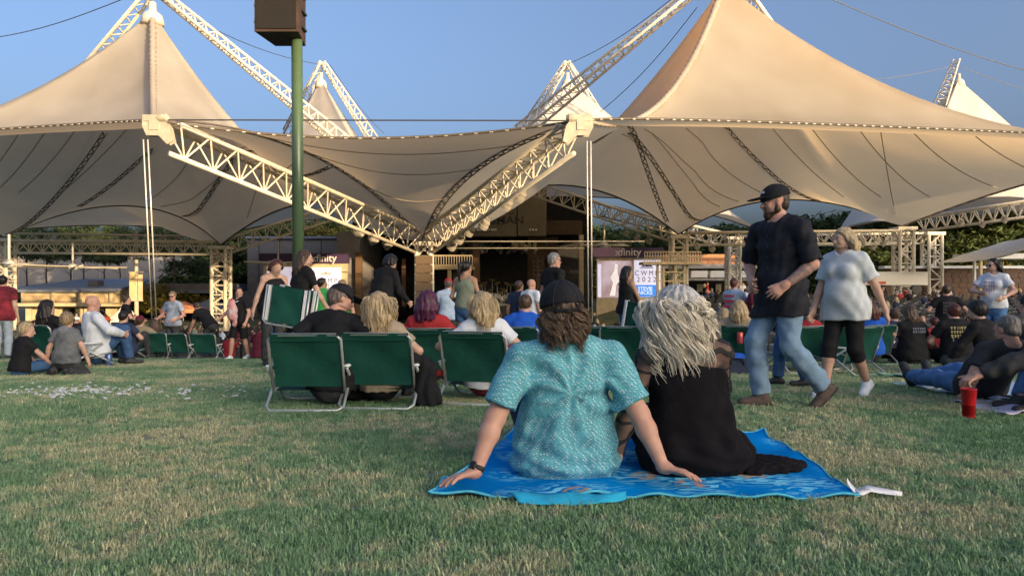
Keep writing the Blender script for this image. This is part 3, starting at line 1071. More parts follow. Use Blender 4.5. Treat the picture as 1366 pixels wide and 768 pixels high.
SS = wroot('shade_canopy', (40, 58, -1.3), 'big grey shade sail canopy sweeping up at the right edge', 'canopy')
p0, p1, p2, p3 = P(1252, 350, 60), P(1395, 322, 54), P(1430, 285, 62), P(1340, 322, 70)
vs2, fs2 = [], []
for i in range(13):
    for j in range(13):
        u, v = i / 12, j / 12
        q = p0 * (1 - u) * (1 - v) + p1 * u * (1 - v) + p2 * u * v + p3 * (1 - u) * v
        vs2.append(q - Vector((0, 0, 2.0 * math.sin(math.pi * u) * (0.25 + .3 * math.sin(math.pi * v)))))
for i in range(12):
    for j in range(12):
        fs2.append((i * 13 + j, i * 13 + j + 1, (i + 1) * 13 + j + 1, (i + 1) * 13 + j))
MB().add(vs2, fs2).build('sail', M_SHADE, SS, True)
MB().tube([P(1300, 384, 64), P(1300, 338, 64)], .12, 8).build('post', M_WHITE, SS)
MB().tube([P(1395, 395, 54), P(1395, 322, 54)], .12, 8).build('post', M_WHITE, SS)
slab('kiosk_roof', 1298, 338, 1420, 345, 65, 3, M_WHITE, SS)
slab('kiosk_post', 1308, 345, 1311, 400, 65.3, .3, M_CREAM, SS)


def pop_tent(px, pyp, pye, w, d, m, label):
    """square pop-up canopy: pyramid roof, valance, four posts"""
    c = P(px, pye, d)
    zg = -2.8
    t = wroot('canopy_tent', (c.x, d, zg), label, 'canopy tent')
    hw = w / FPX * d / 2
    top = P(px, pyp, d).z
    mb = MB()
    n = 9
    vs, fs = [], []
    for i in range(n):
        for j in range(n):
            u, v = i / (n - 1) * 2 - 1, j / (n - 1) * 2 - 1
            k = 1 - max(abs(u), abs(v))
            vs.append((c.x + u * hw, d + hw + v * hw, c.z + (top - c.z) * (k ** 1.25)))
    for i in range(n - 1):
        for j in range(n - 1):
            fs.append((i * n + j, (i + 1) * n + j, (i + 1) * n + j + 1, i * n + j + 1))
    mb.add(vs, fs).build('roof', m, t)
    mb = MB()
    mb.box2((c.x - hw, d - .03, c.z - .45), (c.x + hw, d, c.z - .002))
    mb.box2((c.x - hw, d + 2 * hw, c.z - .45), (c.x + hw, d + 2 * hw + .03, c.z - .002))
    mb.box2((c.x - hw - .03, d, c.z - .45), (c.x - hw, d + 2 * hw, c.z - .002))
    mb.box2((c.x + hw, d, c.z - .45), (c.x + hw + .03, d + 2 * hw, c.z - .002))
    mb.build('valance', m, t)
    for sx in (-1, 1):
        for sy in (0.05, 1.95):
            MB().tube([(c.x + sx * hw * .97, d + hw * sy, zg), (c.x + sx * hw * .97, d + hw * sy, c.z)], .04, 6).build('post', M_STEEL, t)


pop_tent(236, 402, 412, 46, 84, M_ORANGE, 'small orange pop up canopy tent beside the hanging rods')
pop_tent(271, 397, 413, 56, 88, M_ROOFB, 'pale blue grey pop up canopy tent next to orange one')
pop_tent(160, 403, 424, 26, 80, M_WHITE, 'small white peaked canopy behind the man in black polo')

# banner pole
BP = wroot('banner_pole', (P(183, 400, 70).x, 70, -2.8), 'tall cream pole carrying a pink and yellow banner on the left', 'pole')
MB().tube([P(182, 440, 70), P(182, 305, 70)], .22, 10, .14).build('pole', M_TRUSS, BP, True)
slab('banner', 172.5, 363, 181, 401, 69.7, .06, mat('banner_print', (0.75, 0.45, 0.35), .7, .1, .8, col2=(0.8, 0.65, 0.3)), BP)
slab('banner', 183.5, 366, 190, 401, 69.7, .06, mat('banner_print_b', (0.85, 0.7, 0.4), .7, .1, .8, col2=(0.8, 0.4, 0.3)), BP)
for y in (363, 401):
    MB().tube([P(171, y, 69.8), P(191, y, 69.8)], .06, 6).build('banner_arm', M_STEEL, BP)


def ceiling_fan(px, py, d, rad_px, label, rot):
    c = P(px, py, d)
    t = wroot('ceiling_fan', tuple(c), label, 'ceiling fan', 'big fans under the tents')
    r = rad_px / FPX * d
    MB().lathe(c, [(.2, -.25), (.35, -.2), (.4, .1), (.15, .3)], 12).build('hub', M_STEEL, t, True)
    MB().tube([c, c + Vector((0, 0, 2.0))], .09, 8).build('downrod', M_STEEL, t)
    for i in range(6):
        a = rot + i * math.pi / 3
        q = Matrix.Rotation(a, 3, 'Z') @ Matrix.Rotation(.25, 3, 'X')
        m = MB().box((0, 0, 0), (r - .3, .34, .05), None)
        m.v = [tuple(q @ (Vector(p) + Vector(((r + .3) / 2, 0, 0))) + c) for p in m.v]
        m.build('blade', M_TRUSS, t)


ceiling_fan(97, 356, 62, 68, 'big pale ceiling fan hanging under the left tent', .15)
ceiling_fan(371, 350, 70, 44, 'big pale ceiling fan above the left video wall', .6)
ceiling_fan(806, 327, 66, 34, 'big pale ceiling fan right of the stage opening', .2)
ceiling_fan(1120, 352, 66, 36, 'big pale ceiling fan between the right hand columns', .4)
ceiling_fan(12, 352, 50, 24, 'pale ceiling fan at the left picture edge', .1)

# line array below the middle column head
LA = wroot('line_array', tuple(P(565, 401, 52.6)), 'brown five box line array hanging on the middle column', 'speaker array')
a, b = P(554, 401, 52.6), P(576, 340, 52.6)
h = (b.z - a.z) / 5
M_SPK = mat('brown_speaker', (0.13, 0.09, 0.055), .7, .15, 10)
for i in range(5):
    k = i - 2
    MB().box(((a.x + b.x) / 2, 52.6 + .3 + .02 * k * k, a.z + (i + .5) * h), (b.x - a.x, .6, h - .05), Matrix.Rotation(-.03 * (2 - i), 3, 'X')).build('speaker_cabinet', M_SPK, LA)
    for sx in (-1, 1):
        MB().box(((a.x + b.x) / 2 + sx * (b.x - a.x) * .51, 52.7, a.z + (i + .93) * h), (.1, .2, .06)).build('bracket', M_STEEL, LA.children[-1] if False else LA)

# tall green pole with a speaker box, out on the lawn
D_P = 17.0
pb = P(399, 386, D_P)
GP = wroot('speaker_pole', (pb.x, D_P, float(ground_z(pb.x, D_P))), 'tall round green steel pole rising from the lawn on the left', 'pole')
M_GREENP = mat('green_enamel', (0.065, 0.11, 0.055), .3, .06, 3)
MB().tube([(pb.x, D_P, float(ground_z(pb.x, D_P)) - .3), (P(395, 0, D_P).x, D_P, 8.6)], .138, 24, .122).build('pole', M_GREENP, GP, True)
MB().lathe((pb.x, D_P, float(ground_z(pb.x, D_P))), [(.3, 0), (.3, .04), (.2, .06)], 20).build('base_plate', M_GREENP, GP)
SB = wroot('speaker_box', tuple(P(374, 40, D_P - .5)), 'big dark brown weathered speaker box on top of the green pole', 'speaker')
M_BOXB = mat('brown_box', (0.05, 0.028, 0.02), .75, .25, 3, .3)
a, b = P(339, 42, D_P - .55), P(398, -45, D_P - .55)
x0, x1, z0, z1 = a.x, b.x, a.z, b.z
y0, y1 = D_P - .55, D_P + .45
xr = x1 - .12
MB().add([(x0, y0, z0), (x1, y0, z0 + .0), (xr, y1, z0), (x0 + .15, y1, z0), (x0, y0, z1), (x1, y0, z1), (xr, y1, z1), (x0 + .15, y1, z1)],
         [(3, 2, 1, 0), (4, 5, 6, 7), (0, 1, 5, 4), (1, 2, 6, 5), (2, 3, 7, 6), (3, 0, 4, 7)]).build('cabinet', M_BOXB, SB)
MB().box2((x0 + .05, y0 - .03, z0 + .06), (x1 - .05, y0 - .004, z1)).build('grille', mat('black_grille_cloth', (0.010, 0.008, 0.007), .9, .2, 40, .4), SB)
for z in (z0 + .25, z0 + .62, z0 + 1.0):
    MB().box(((x1 + xr) / 2 + .02, D_P, z), (.06, .35, .05)).build('handle', M_BLACK, SB)
    MB().box((x0 - .02, y0 + .2, z), (.05, .2, .06)).build('hinge', M_BLACK, SB)

DH = wroot('grey_backdrop', (-95, 150, -2.8), 'long low grey hall far behind the pines on the left', 'building')  # grey block added to cover the dark sky band at the horizon
slab('wall', -140, 340, 325, 384, 150, 8, mat('pale_grey_sheet', (0.17, 0.165, 0.18), .8, .06, .3), DH)
slab('roof_edge', -142, 337, 327, 340, 149.6, 9, M_ROOFB, DH)
for x in range(-120, 320, 36):
    slab('wall_joint', x, 341, x + 1, 384, 149.8, .15, M_GREYW, DH)

# ------------------------------------------------------------ trees
def leaf_mat(name, c):
    m = bpy.data.materials.new(name)
    m.use_nodes = True
    n, l = m.node_tree.nodes, m.node_tree.links
    b = n['Principled BSDF']; b.inputs['Roughness'].default_value = .7; b.inputs['Specular IOR Level'].default_value = .2
    g = n.new('ShaderNodeNewGeometry')
    rp = n.new('ShaderNodeValToRGB')
    rp.color_ramp.elements[0].color = (*[q * .6 for q in c], 1)
    rp.color_ramp.elements[1].color = (*[min(1, q * 1.5) for q in c], 1)
    l.new(g.outputs['Random Per Island'], rp.inputs['Fac'])
    l.new(rp.outputs['Color'], b.inputs['Base Color'])
    return m


M_PINE = leaf_mat('pine_needles', (0.035, 0.055, 0.022))
M_LEAF = leaf_mat('broad_leaves', (0.05, 0.075, 0.025))
M_YELL = leaf_mat('sunlit_yellow_leaves', (0.16, 0.14, 0.03))  # yellow foliage tone that also carries the sunlight on these crowns
M_BARK = mat('bark', (0.09, 0.065, 0.045), .9, .25, 6, .5)


def crown_mesh(seed, clumps, leaf, nper, shape):
    r = np.random.default_rng(seed)
    V = []
    for i in range(clumps):
        c, rad = shape(r, i / clumps)
        pts = r.normal(size=(nper, 3))
        pts = pts / np.linalg.norm(pts, axis=1)[:, None] * (r.random((nper, 1)) ** .5) * rad
        pts[:, 2] *= .6
        pts += c
        a = r.normal(size=(nper, 3)); b = r.normal(size=(nper, 3))
        a /= np.linalg.norm(a, axis=1)[:, None]; b /= np.linalg.norm(b, axis=1)[:, None]
        s = leaf * (0.6 + .8 * r.random((nper, 1)))
        V.append(np.stack([pts - a * s, pts + b * s * .6, pts + a * s], 1))
    V = np.concatenate(V).reshape(-1, 3)
    me = bpy.data.meshes.new('crown')
    k = len(V)
    me.vertices.add(k); me.vertices.foreach_set('co', V.astype(np.float32).ravel())
    me.loops.add(k); me.loops.foreach_set('vertex_index', np.arange(k, dtype=np.int32))
    me.polygons.add(k // 3); me.polygons.foreach_set('loop_start', np.arange(0, k, 3, dtype=np.int32)); me.polygons.foreach_set('loop_total', np.full(k // 3, 3, np.int32))
    me.update()
    return me


def sh_pine(r, t):     # tall stem with an open flat-topped crown
    h = 11 + 8 * r.random()
    w = 3.6 * (1 - ((h - 13.5) / 7.5) ** 2) + .5
    a = r.random() * 6.28
    q = r.random() ** .5 * w
    return np.array([q * math.cos(a), q * math.sin(a), h]), 0.9 + .6 * r.random()


def sh_broad(r, t):
    h = 2.5 + 10 * r.random()
    w = 5.2 * math.sqrt(max(.05, 1 - ((h - 6.5) / 6.5) ** 2))
    a = r.random() * 6.28
    q = (r.random() ** .35) * w
    return np.array([q * math.cos(a), q * math.sin(a), h]), 1.2 + .8 * r.random()


def sh_bush(r, t):
    a = r.random() * 6.28
    q = r.random() ** .5 * 2.2
    return np.array([q * math.cos(a), q * math.sin(a), .5 + 1.6 * r.random() * (1 - q / 3)]), .7


PINES = [crown_mesh(10 + i, 48, .34, 75, sh_pine) for i in range(3)]
BROADS = [crown_mesh(20 + i, 75, .42, 90, sh_broad) for i in range(3)]
BUSHES = [crown_mesh(30 + i, 26, .2, 80, sh_bush) for i in range(2)]
for q in PINES: q.materials.append(M_PINE)
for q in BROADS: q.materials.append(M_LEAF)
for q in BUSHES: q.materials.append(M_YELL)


def limb_mesh(h, r0, seed, n=7, from_=.55):
    rr = random.Random(seed)
    m = MB()
    bend = [Vector((rr.uniform(-.25, .25), rr.uniform(-.25, .25), h * i / 6)) for i in range(7)]
    bend[0] = Vector((0, 0, -.5))
    m.tube(bend, [r0 * (1 - .12 * i) for i in range(7)], 7)
    for i in range(n):
        t = from_ + (1 - from_) * i / n
        p = bend[min(6, int(t * 6))].copy()
        a = rr.uniform(0, 6.28)
        l = h * .22 * rr.uniform(.7, 1.2)
        m.tube([p, p + Vector((math.cos(a) * l * .6, math.sin(a) * l * .6, l * .35)), p + Vector((math.cos(a) * l, math.sin(a) * l, l * .8))], [r0 * .3, r0 * .2, r0 * .08], 5)
    return m.mesh('trunk')


PT = [limb_mesh(17, .22, i) for i in range(3)]
BT = [limb_mesh(9, .35, 9 + i, 8, .3) for i in range(3)]
for q in PT + BT: q.materials.append(M_BARK)


ORD = 'first second third fourth fifth sixth seventh eighth ninth tenth eleventh twelfth thirteenth fourteenth fifteenth sixteenth seventeenth eighteenth nineteenth twentieth'.split()
BYPLACE = {}


def by_place():
    """rows of look-alike trees are told apart by their order from the left"""
    for lab, ts in BYPLACE.items():
        ts.sort(key=lambda t: t.location.x / t.location.y)
        for i, t in enumerate(ts):
            t['label'] = '%s, %s from the left' % (lab, ORD[i] if i < len(ts) - 1 else 'farthest')


def tree(kind, px, d, py_top, label, group, wide=1.0, i=0):
    c = P(px, py_top, d)
    zg = -2.8
    full = {'pine': 19.5, 'broad': 13.2, 'bush': 2.4}[kind]
    s = (c.z - zg) / full
    names = {'pine': 'pine_tree', 'broad': 'broadleaf_tree', 'bush': 'bush'}
    t = empty(names[kind], (c.x, d, zg), rng.uniform(0, 6), label, 'tree' if kind != 'bush' else 'bush', group)
    t.scale = (s * wide, s * wide, s)
    me = {'pine': PINES, 'broad': BROADS, 'bush': BUSHES}[kind]
    link('crown', me[i % len(me)], None, t)
    if group:
        BYPLACE.setdefault(label, []).append(t)
    if kind != 'bush':
        link('trunk', (PT if kind == 'pine' else BT)[i % 3], None, t)
    return t


for i, (px, d, pt) in enumerate(((36, 112, 296), (62, 108, 288), (95, 116, 300), (112, 110, 290), (140, 120, 296), (200, 112, 292), (232, 118, 286),
                                 (262, 114, 300), (285, 122, 292), (-30, 115, 290), (160, 128, 300), (20, 125, 300))):
    tree('pine', px, d, pt, 'thin open crowned pine under the left tent', 'pines behind the left tent', 1.05, i)
for i, (px, d, pt) in enumerate(((245, 122, 345), (320, 112, 308), (352, 116, 296), (392, 120, 290), (430, 118, 292), (470, 122, 300), (300, 130, 320))):
    tree('broad', px, d, pt, 'dense dark tree behind the left buildings', 'dark trees behind the left buildings', 1.3, i)
for i, (px, d, pt) in enumerate(((795, 112, 300), (835, 118, 306), (880, 112, 300), (930, 116, 305), (985, 120, 300), (1035, 112, 296), (1090, 108, 285), (1140, 112, 280), (1190, 106, 284), (1235, 110, 288),
                                 (1280, 104, 285), (1330, 108, 280), (1385, 104, 282), (1160, 96, 330), (1215, 98, 322), (1270, 96, 318), (1320, 97, 315), (1370, 96, 318), (1110, 100, 326), (1060, 104, 330))):
    tree('broad', px, d, pt, 'dense dark woodland tree behind the right columns', 'woodland trees behind the right side', 1.35, i)
for i, (px, d, pt) in enumerate(((218, 92, 368), (236, 93, 374), (1300, 90, 352), (1330, 91, 348), (410, 104, 300), (440, 105, 300))):
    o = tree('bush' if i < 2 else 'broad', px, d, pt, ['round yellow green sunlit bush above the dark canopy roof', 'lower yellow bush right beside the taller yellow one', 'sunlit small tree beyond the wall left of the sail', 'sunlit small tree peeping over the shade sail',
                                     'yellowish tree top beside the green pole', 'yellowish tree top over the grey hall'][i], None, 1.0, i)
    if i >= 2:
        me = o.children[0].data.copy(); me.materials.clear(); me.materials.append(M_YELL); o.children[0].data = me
by_place()
# far wood that closes the view to the horizon
def far_wood():
    r = np.random.default_rng(5)
    n = 26000
    x = r.uniform(-420, 460, n)
    y = r.uniform(175, 215, n)
    h = np.where(x < -22, .35, 1) * (10 + 5 * np.sin(x * .05) + 3 * np.sin(x * .17 + 1) + r.normal(size=n)) * r.random(n) ** .6
    c = np.column_stack([x, y, h - 2.8])
    a = r.normal(size=(n, 3)); b = r.normal(size=(n, 3))
    V = np.stack([c - a * .9, c + b * .9, c + a * .9], 1).reshape(-1, 3)
    me = bpy.data.meshes.new('far_wood')
    me.from_pydata(V.tolist(), [], np.arange(3 * n).reshape(-1, 3).tolist())
    tag(link('far_wood', me, M_LEAF), kind='stuff')


far_wood()

# ------------------------------------------------------------ organic shapes: smooth unions of tapered limbs, meshed as one surface
def V3(*a):
    return np.array(a, float)


def cap(a, b, ra, rb=None, ax=None, fl=1.0, k=None):
    return ('c', np.asarray(a, float), np.asarray(b, float), ra, ra if rb is None else rb, None if ax is None else np.asarray(ax, float), fl, k)


def ell(c, r, M=None, k=None):
    """ellipsoid; columns of M are its axes"""
    return ('e', np.asarray(c, float), np.asarray(r, float), np.eye(3) if M is None else np.asarray(M, float), k)


def ext(p):
    if p[0] == 'c':
        m = max(p[3], p[4])
        return np.minimum(p[1], p[2]) - m, np.maximum(p[1], p[2]) + m
    r = np.abs(p[3]) @ p[2]
    return p[1] - r, p[1] + r


def dist(p, X, Y, Z):
    if p[0] == 'c':
        _, a, b, ra, rb, ax, fl, _k = p
        ba = b - a
        px, py, pz = X - a[0], Y - a[1], Z - a[2]
        if ax is not None:
            q = (px * ax[0] + py * ax[1] + pz * ax[2]) * (fl - 1)
            px, py, pz = px + ax[0] * q, py + ax[1] * q, pz + ax[2] * q
            ba = ba + ax * (ba @ ax) * (fl - 1)
        L = ba @ ba
        t = np.clip((px * ba[0] + py * ba[1] + pz * ba[2]) / L, 0, 1) if L > 1e-10 else 0.0
        return np.sqrt((px - ba[0] * t) ** 2 + (py - ba[1] * t) ** 2 + (pz - ba[2] * t) ** 2) - (ra + (rb - ra) * t)
    _, c, r, M, _k = p
    px, py, pz = X - c[0], Y - c[1], Z - c[2]
    u = (px * M[0, 0] + py * M[1, 0] + pz * M[2, 0])
    v = (px * M[0, 1] + py * M[1, 1] + pz * M[2, 1])
    w_ = (px * M[0, 2] + py * M[1, 2] + pz * M[2, 2])
    k0 = np.sqrt((u / r[0]) ** 2 + (v / r[1]) ** 2 + (w_ / r[2]) ** 2)
    k1 = np.sqrt((u / r[0] ** 2) ** 2 + (v / r[1] ** 2) ** 2 + (w_ / r[2] ** 2) ** 2) + 1e-6
    return k0 * (k0 - 1) / k1


def smin(a, b, k):
    h = np.clip(0.5 + 0.5 * (b - a) / k, 0, 1)
    return b + (a - b) * h - k * h * (1 - h)


def surfnet(F, lo, h):
    S = F < 0
    nx, ny, nz = F.shape
    c = np.zeros((nx - 1, ny - 1, nz - 1), np.int8)
    offs = [(i, j, k) for i in (0, 1) for j in (0, 1) for k in (0, 1)]
    for i, j, k in offs:
        c += S[i:nx - 1 + i, j:ny - 1 + j, k:nz - 1 + k]
    act = (c > 0) & (c < 8)
    I = np.argwhere(act)
    if len(I) == 0:
        return np.zeros((0, 3)), np.zeros((0, 4), int)
    vals = np.stack([F[I[:, 0] + i, I[:, 1] + j, I[:, 2] + k] for i, j, k in offs], 1)
    pos = np.zeros((len(I), 3)); cnt = np.zeros(len(I))
    for p in range(8):
        for ax in range(3):
            o = offs[p]
            if o[ax]:
                continue
            q = offs.index(tuple(1 if t == ax else o[t] for t in range(3)))
            a, b = vals[:, p], vals[:, q]
            m = (a < 0) != (b < 0)
            t = np.where(m, a / np.where(m, a - b, 1), 0)
            e = np.zeros((len(I), 3)) + np.array(o)
            e[:, ax] = t
            pos += e * m[:, None]; cnt += m
    pos /= cnt[:, None]
    verts = lo + (I + pos) * h
    ids = -np.ones(act.shape, np.int64)
    ids[act] = np.arange(len(I))
    quads = []
    for ax in range(3):
        sl0 = [slice(None)] * 3; sl1 = [slice(None)] * 3
        sl0[ax] = slice(0, -1); sl1[ax] = slice(1, None)
        A, B = S[tuple(sl0)], S[tuple(sl1)]
        E = np.argwhere(A != B)
        u, v = (ax + 1) % 3, (ax + 2) % 3
        lim = act.shape
        ok = (E[:, u] > 0) & (E[:, v] > 0) & (E[:, u] < lim[u]) & (E[:, v] < lim[v])
        E = E[ok]
        inside = A[E[:, 0], E[:, 1], E[:, 2]]
        def idx(du, dv):
            Q = E.copy(); Q[:, u] += du; Q[:, v] += dv
            return ids[Q[:, 0], Q[:, 1], Q[:, 2]]
        q = np.stack([idx(-1, -1), idx(0, -1), idx(0, 0), idx(-1, 0)], 1)
        q[~inside] = q[~inside][:, ::-1]
        quads.append(q)
    return verts, np.concatenate(quads)


def field(groups, h, k=0.03, noise=None, subs=(), pad=0.02):
    """groups: list of (prims, planes); every group is cut by its own planes, then all are joined"""
    lo = np.min([ext(p)[0] for g in groups for p in g[0]], 0) - pad - 2 * h
    hi = np.max([ext(p)[1] for g in groups for p in g[0]], 0) + pad + 2 * h
    n = np.ceil((hi - lo) / h).astype(int) + 1
    ax = [lo[i] + h * np.arange(n[i]) for i in range(3)]
    F = np.full(n, 0.15, np.float32)
    for prims, planes in groups:
        G = np.full(n, 0.15, np.float32) if planes else F
        for p in prims:
            a, b = ext(p)
            kk = p[-1] or k
            i0 = np.clip(((a - lo - kk - 3 * h) / h).astype(int), 0, n - 1)
            i1 = np.clip(((b - lo + kk + 3 * h) / h).astype(int) + 2, 1, n)
            s = tuple(slice(i0[i], i1[i]) for i in range(3))
            X, Y, Z = ax[0][s[0]][:, None, None], ax[1][s[1]][None, :, None], ax[2][s[2]][None, None, :]
            G[s] = smin(G[s], dist(p, X, Y, Z), kk)
        if planes:
            X, Y, Z = ax[0][:, None, None], ax[1][None, :, None], ax[2][None, None, :]
            for pt, nm in planes:
                nm = np.asarray(nm, float); nm = nm / np.linalg.norm(nm)
                np.maximum(G, (X - pt[0]) * nm[0] + (Y - pt[1]) * nm[1] + (Z - pt[2]) * nm[2], out=G)
            F = smin(F, G, 0.012)
    X, Y, Z = ax[0][:, None, None], ax[1][None, :, None], ax[2][None, None, :]
    for p in subs:
        if p[0] == 'plane':
            nm = p[2] / np.linalg.norm(p[2])
            F = np.maximum(F, (X - p[1][0]) * nm[0] + (Y - p[1][1]) * nm[1] + (Z - p[1][2]) * nm[2])
        else:
            F = -smin(-F, dist(p, X, Y, Z), p[-1] or 0.006)
    if noise is not None:
        F = F + noise(X, Y, Z)
    return F, lo


def to_mesh(parts, name):
    vs, fs, k = [], [], 0
    for v, f in parts:
        vs.append(v); fs.append(f + k); k += len(v)
    v, f = np.concatenate(vs), np.concatenate(fs)
    f = f[:, ::-1]
    me = bpy.data.meshes.new(name)
    me.vertices.add(len(v)); me.vertices.foreach_set('co', v.astype(np.float32).ravel())
    me.loops.add(4 * len(f)); me.loops.foreach_set('vertex_index', np.ascontiguousarray(f, dtype=np.int32).ravel())
    me.polygons.add(len(f))
    me.polygons.foreach_set('loop_start', np.arange(0, 4 * len(f), 4, dtype=np.int32))
    me.polygons.foreach_set('loop_total', np.full(len(f), 4, np.int32))
    me.update(calc_edges=True)
    me.shade_smooth()
    return me


def organic(name, groups, h, m, parent, k=0.03, noise=None, subs=(), pad=0.02):
    if groups and not isinstance(groups[0][0], list):
        groups = [(groups, [])]
    F, lo = field(groups, h, k, noise, subs, pad)
    v, f = surfnet(F, lo, h)
    if len(v) == 0:
        return None
    return link(name, to_mesh([(v, f)], name), m, parent)


def folds(seed, amp, wl=0.10, n=5, vert=0.0):
    """shallow drapery: a few crossing waves"""
    r = random.Random(seed)
    W = []
    for i in range(n):
        d = Vector((r.gauss(0, 1), r.gauss(0, 1), r.gauss(0, 1) * (1 - vert))).normalized()
        w = 2 * math.pi / (wl * r.uniform(.6, 1.7))
        W.append((d * w, r.uniform(0, 6.28), amp * r.uniform(.5, 1) / math.sqrt(n)))
    def f(X, Y, Z):
        o = 0
        warp = 0.6 * np.sin(X * 9 + Y * 7 + seed) + 0.6 * np.sin(Z * 8 - X * 5 + seed * 2)
        for d, p, a in W:
            o = o + a * np.sin(X * d.x + Y * d.y + Z * d.z + p + 1.6 * warp)
        return o
    return f


# ------------------------------------------------------------ materials for people
def skin_mat(name, c):
    return mat('skin_' + name, c, 0.5, 0.06, 18, 0.08, 120, sub=0.12, spec=0.35)


SKIN = {'fair': skin_mat('fair', (0.56, 0.34, 0.25)), 'pink': skin_mat('pink', (0.55, 0.30, 0.22)), 'tan': skin_mat('tan', (0.40, 0.23, 0.15)), 'brown': skin_mat('brown', (0.2, 0.11, 0.07))}


def cloth(name, c, rough=0.85, var=0.1, **kw):
    return mat('cloth_' + name, c, rough, var, kw.pop('scale', 14), kw.pop('bump', 0.15), kw.pop('bscale', 260), spec=0.2, wrinkle=kw.pop('wrinkle', .28), **kw)


def hair_mat(name, c, c2):
    if 'hair_' + name in MATS:
        return MATS['hair_' + name]
    m = bpy.data.materials.new('hair_' + name)
    MATS['hair_' + name] = m
    m.use_nodes = True
    n, l = m.node_tree.nodes, m.node_tree.links
    b = n['Principled BSDF']; b.inputs['Roughness'].default_value = .42
    b.inputs['Specular IOR Level'].default_value = .35
    tc = n.new('ShaderNodeTexCoord'); mp = n.new('ShaderNodeMapping'); mp.inputs['Scale'].default_value = (70, 70, 6)
    nz = n.new('ShaderNodeTexNoise'); nz.inputs['Scale'].default_value = 1.0; nz.inputs['Detail'].default_value = 4
    l.new(tc.outputs['Object'], mp.inputs[0]); l.new(mp.outputs[0], nz.inputs['Vector'])
    rp = n.new('ShaderNodeValToRGB')
    rp.color_ramp.elements[0].position = .35; rp.color_ramp.elements[0].color = (*c2, 1)
    rp.color_ramp.elements[1].position = .65; rp.color_ramp.elements[1].color = (*c, 1)
    l.new(nz.outputs['Fac'], rp.inputs['Fac']); l.new(rp.outputs['Color'], b.inputs['Base Color'])
    bp = n.new('ShaderNodeBump'); bp.inputs['Strength'].default_value = .6; bp.inputs['Distance'].default_value = .01
    l.new(nz.outputs['Fac'], bp.inputs['Height']); l.new(bp.outputs['Normal'], b.inputs['Normal'])
    return m


HAIR = {'black': hair_mat('black', (0.022, 0.017, 0.014), (0.008, 0.006, 0.006)), 'brown': hair_mat('brown', (0.10, 0.06, 0.035), (0.035, 0.02, 0.013)),
        'blonde': hair_mat('blonde', (0.50, 0.38, 0.22), (0.22, 0.15, 0.08)), 'purple': hair_mat('purple', (0.10, 0.02, 0.06), (0.04, 0.01, 0.025)),
        'grey': hair_mat('grey', (0.36, 0.34, 0.31), (0.13, 0.12, 0.11)), 'silver': hair_mat('silver', (0.62, 0.60, 0.57), (0.30, 0.28, 0.26)),
        'auburn': hair_mat('auburn', (0.11, 0.035, 0.02), (0.04, 0.013, 0.01)), 'sandy': hair_mat('sandy', (0.36, 0.25, 0.14), (0.17, 0.11, 0.06)),
        'stubble': hair_mat('stubble', (0.16, 0.12, 0.10), (0.07, 0.05, 0.045))}


def rot_axis(v, axis, deg):
    return np.array(Matrix.Rotation(math.radians(deg), 3, Vector(axis)) @ Vector(v))


def ik(a, t, l1, l2, pole):
    a, t = np.asarray(a, float), np.asarray(t, float)
    d = t - a
    L = np.linalg.norm(d)
    m = 0.997 * (l1 + l2)
    if L > m:
        t = a + d / L * m; d = t - a; L = m
    u = d / L
    x = (l1 * l1 - l2 * l2 + L * L) / (2 * L)
    y = math.sqrt(max(0, l1 * l1 - x * x))
    p = np.asarray(pole, float)
    p = p - u * (p @ u)
    p = p / (np.linalg.norm(p) + 1e-9)
    return a + u * x + p * y, t


def hand_prims(wr, d, nrm, s=1.0, side=1, curl=25, spread=6, thumb=35):
    """palm, four fingers of three bones each and a thumb; nrm points out of the back of the hand"""
    d = d / np.linalg.norm(d)
    nrm = nrm - d * (nrm @ d); nrm = nrm / np.linalg.norm(nrm)
    lat = np.cross(nrm, d) * side            # towards the thumb
    P_ = []
    root = wr + d * 0.012 * s
    kn = wr + d * 0.085 * s
    P_.append(cap(root, kn, .028 * s, .030 * s, nrm, 2.0))
    P_.append(cap(root + lat * .012 * s, kn + lat * .028 * s, .022 * s, .016 * s, nrm, 1.5))
    P_.append(cap(root - lat * .010 * s, kn - lat * .026 * s, .022 * s, .015 * s, nrm, 1.5))
    for i, (o, l, r) in enumerate(((.030, .074, .0092), (.010, .084, .0096), (-.011, .077, .0092), (-.030, .060, .0082))):
        p = kn + lat * o * s - d * (.004 * abs(i - 1)) * s
        dd = rot_axis(d, nrm, side * spread * (1.2 - i) * 0.9)
        axis = np.cross(dd, nrm)
        c = curl * (1 + .12 * i)
        segs = (.46, .30, .24)
        a_ = c * .55
        for j, fr in enumerate(segs):
            dj = rot_axis(dd, axis, -a_)
            q = p + dj * l * fr * s
            P_.append(cap(p, q, r * s * (1 - .10 * j), r * s * (1 - .10 * (j + 1)), None, 1, .006 if j else .010))
            p = q
            a_ += c
    tb = wr + d * .022 * s + lat * .022 * s - nrm * .004 * s
    td = rot_axis(d, nrm, side * -thumb) if False else (d * math.cos(math.radians(thumb)) + lat * math.sin(math.radians(thumb)))
    q = tb + td * .042 * s - nrm * .006 * s
    P_.append(cap(tb, q, .0155 * s, .0120 * s, None, 1, .012))
    td2 = td * .9 + d * .35; td2 /= np.linalg.norm(td2)
    q2 = q + td2 * .030 * s
    P_.append(cap(q, q2, .0115 * s, .0105 * s, None, 1, .006))
    P_.append(cap(q2, q2 + td2 * .022 * s, .0105 * s, .0085 * s, None, 1, .006))
    return P_


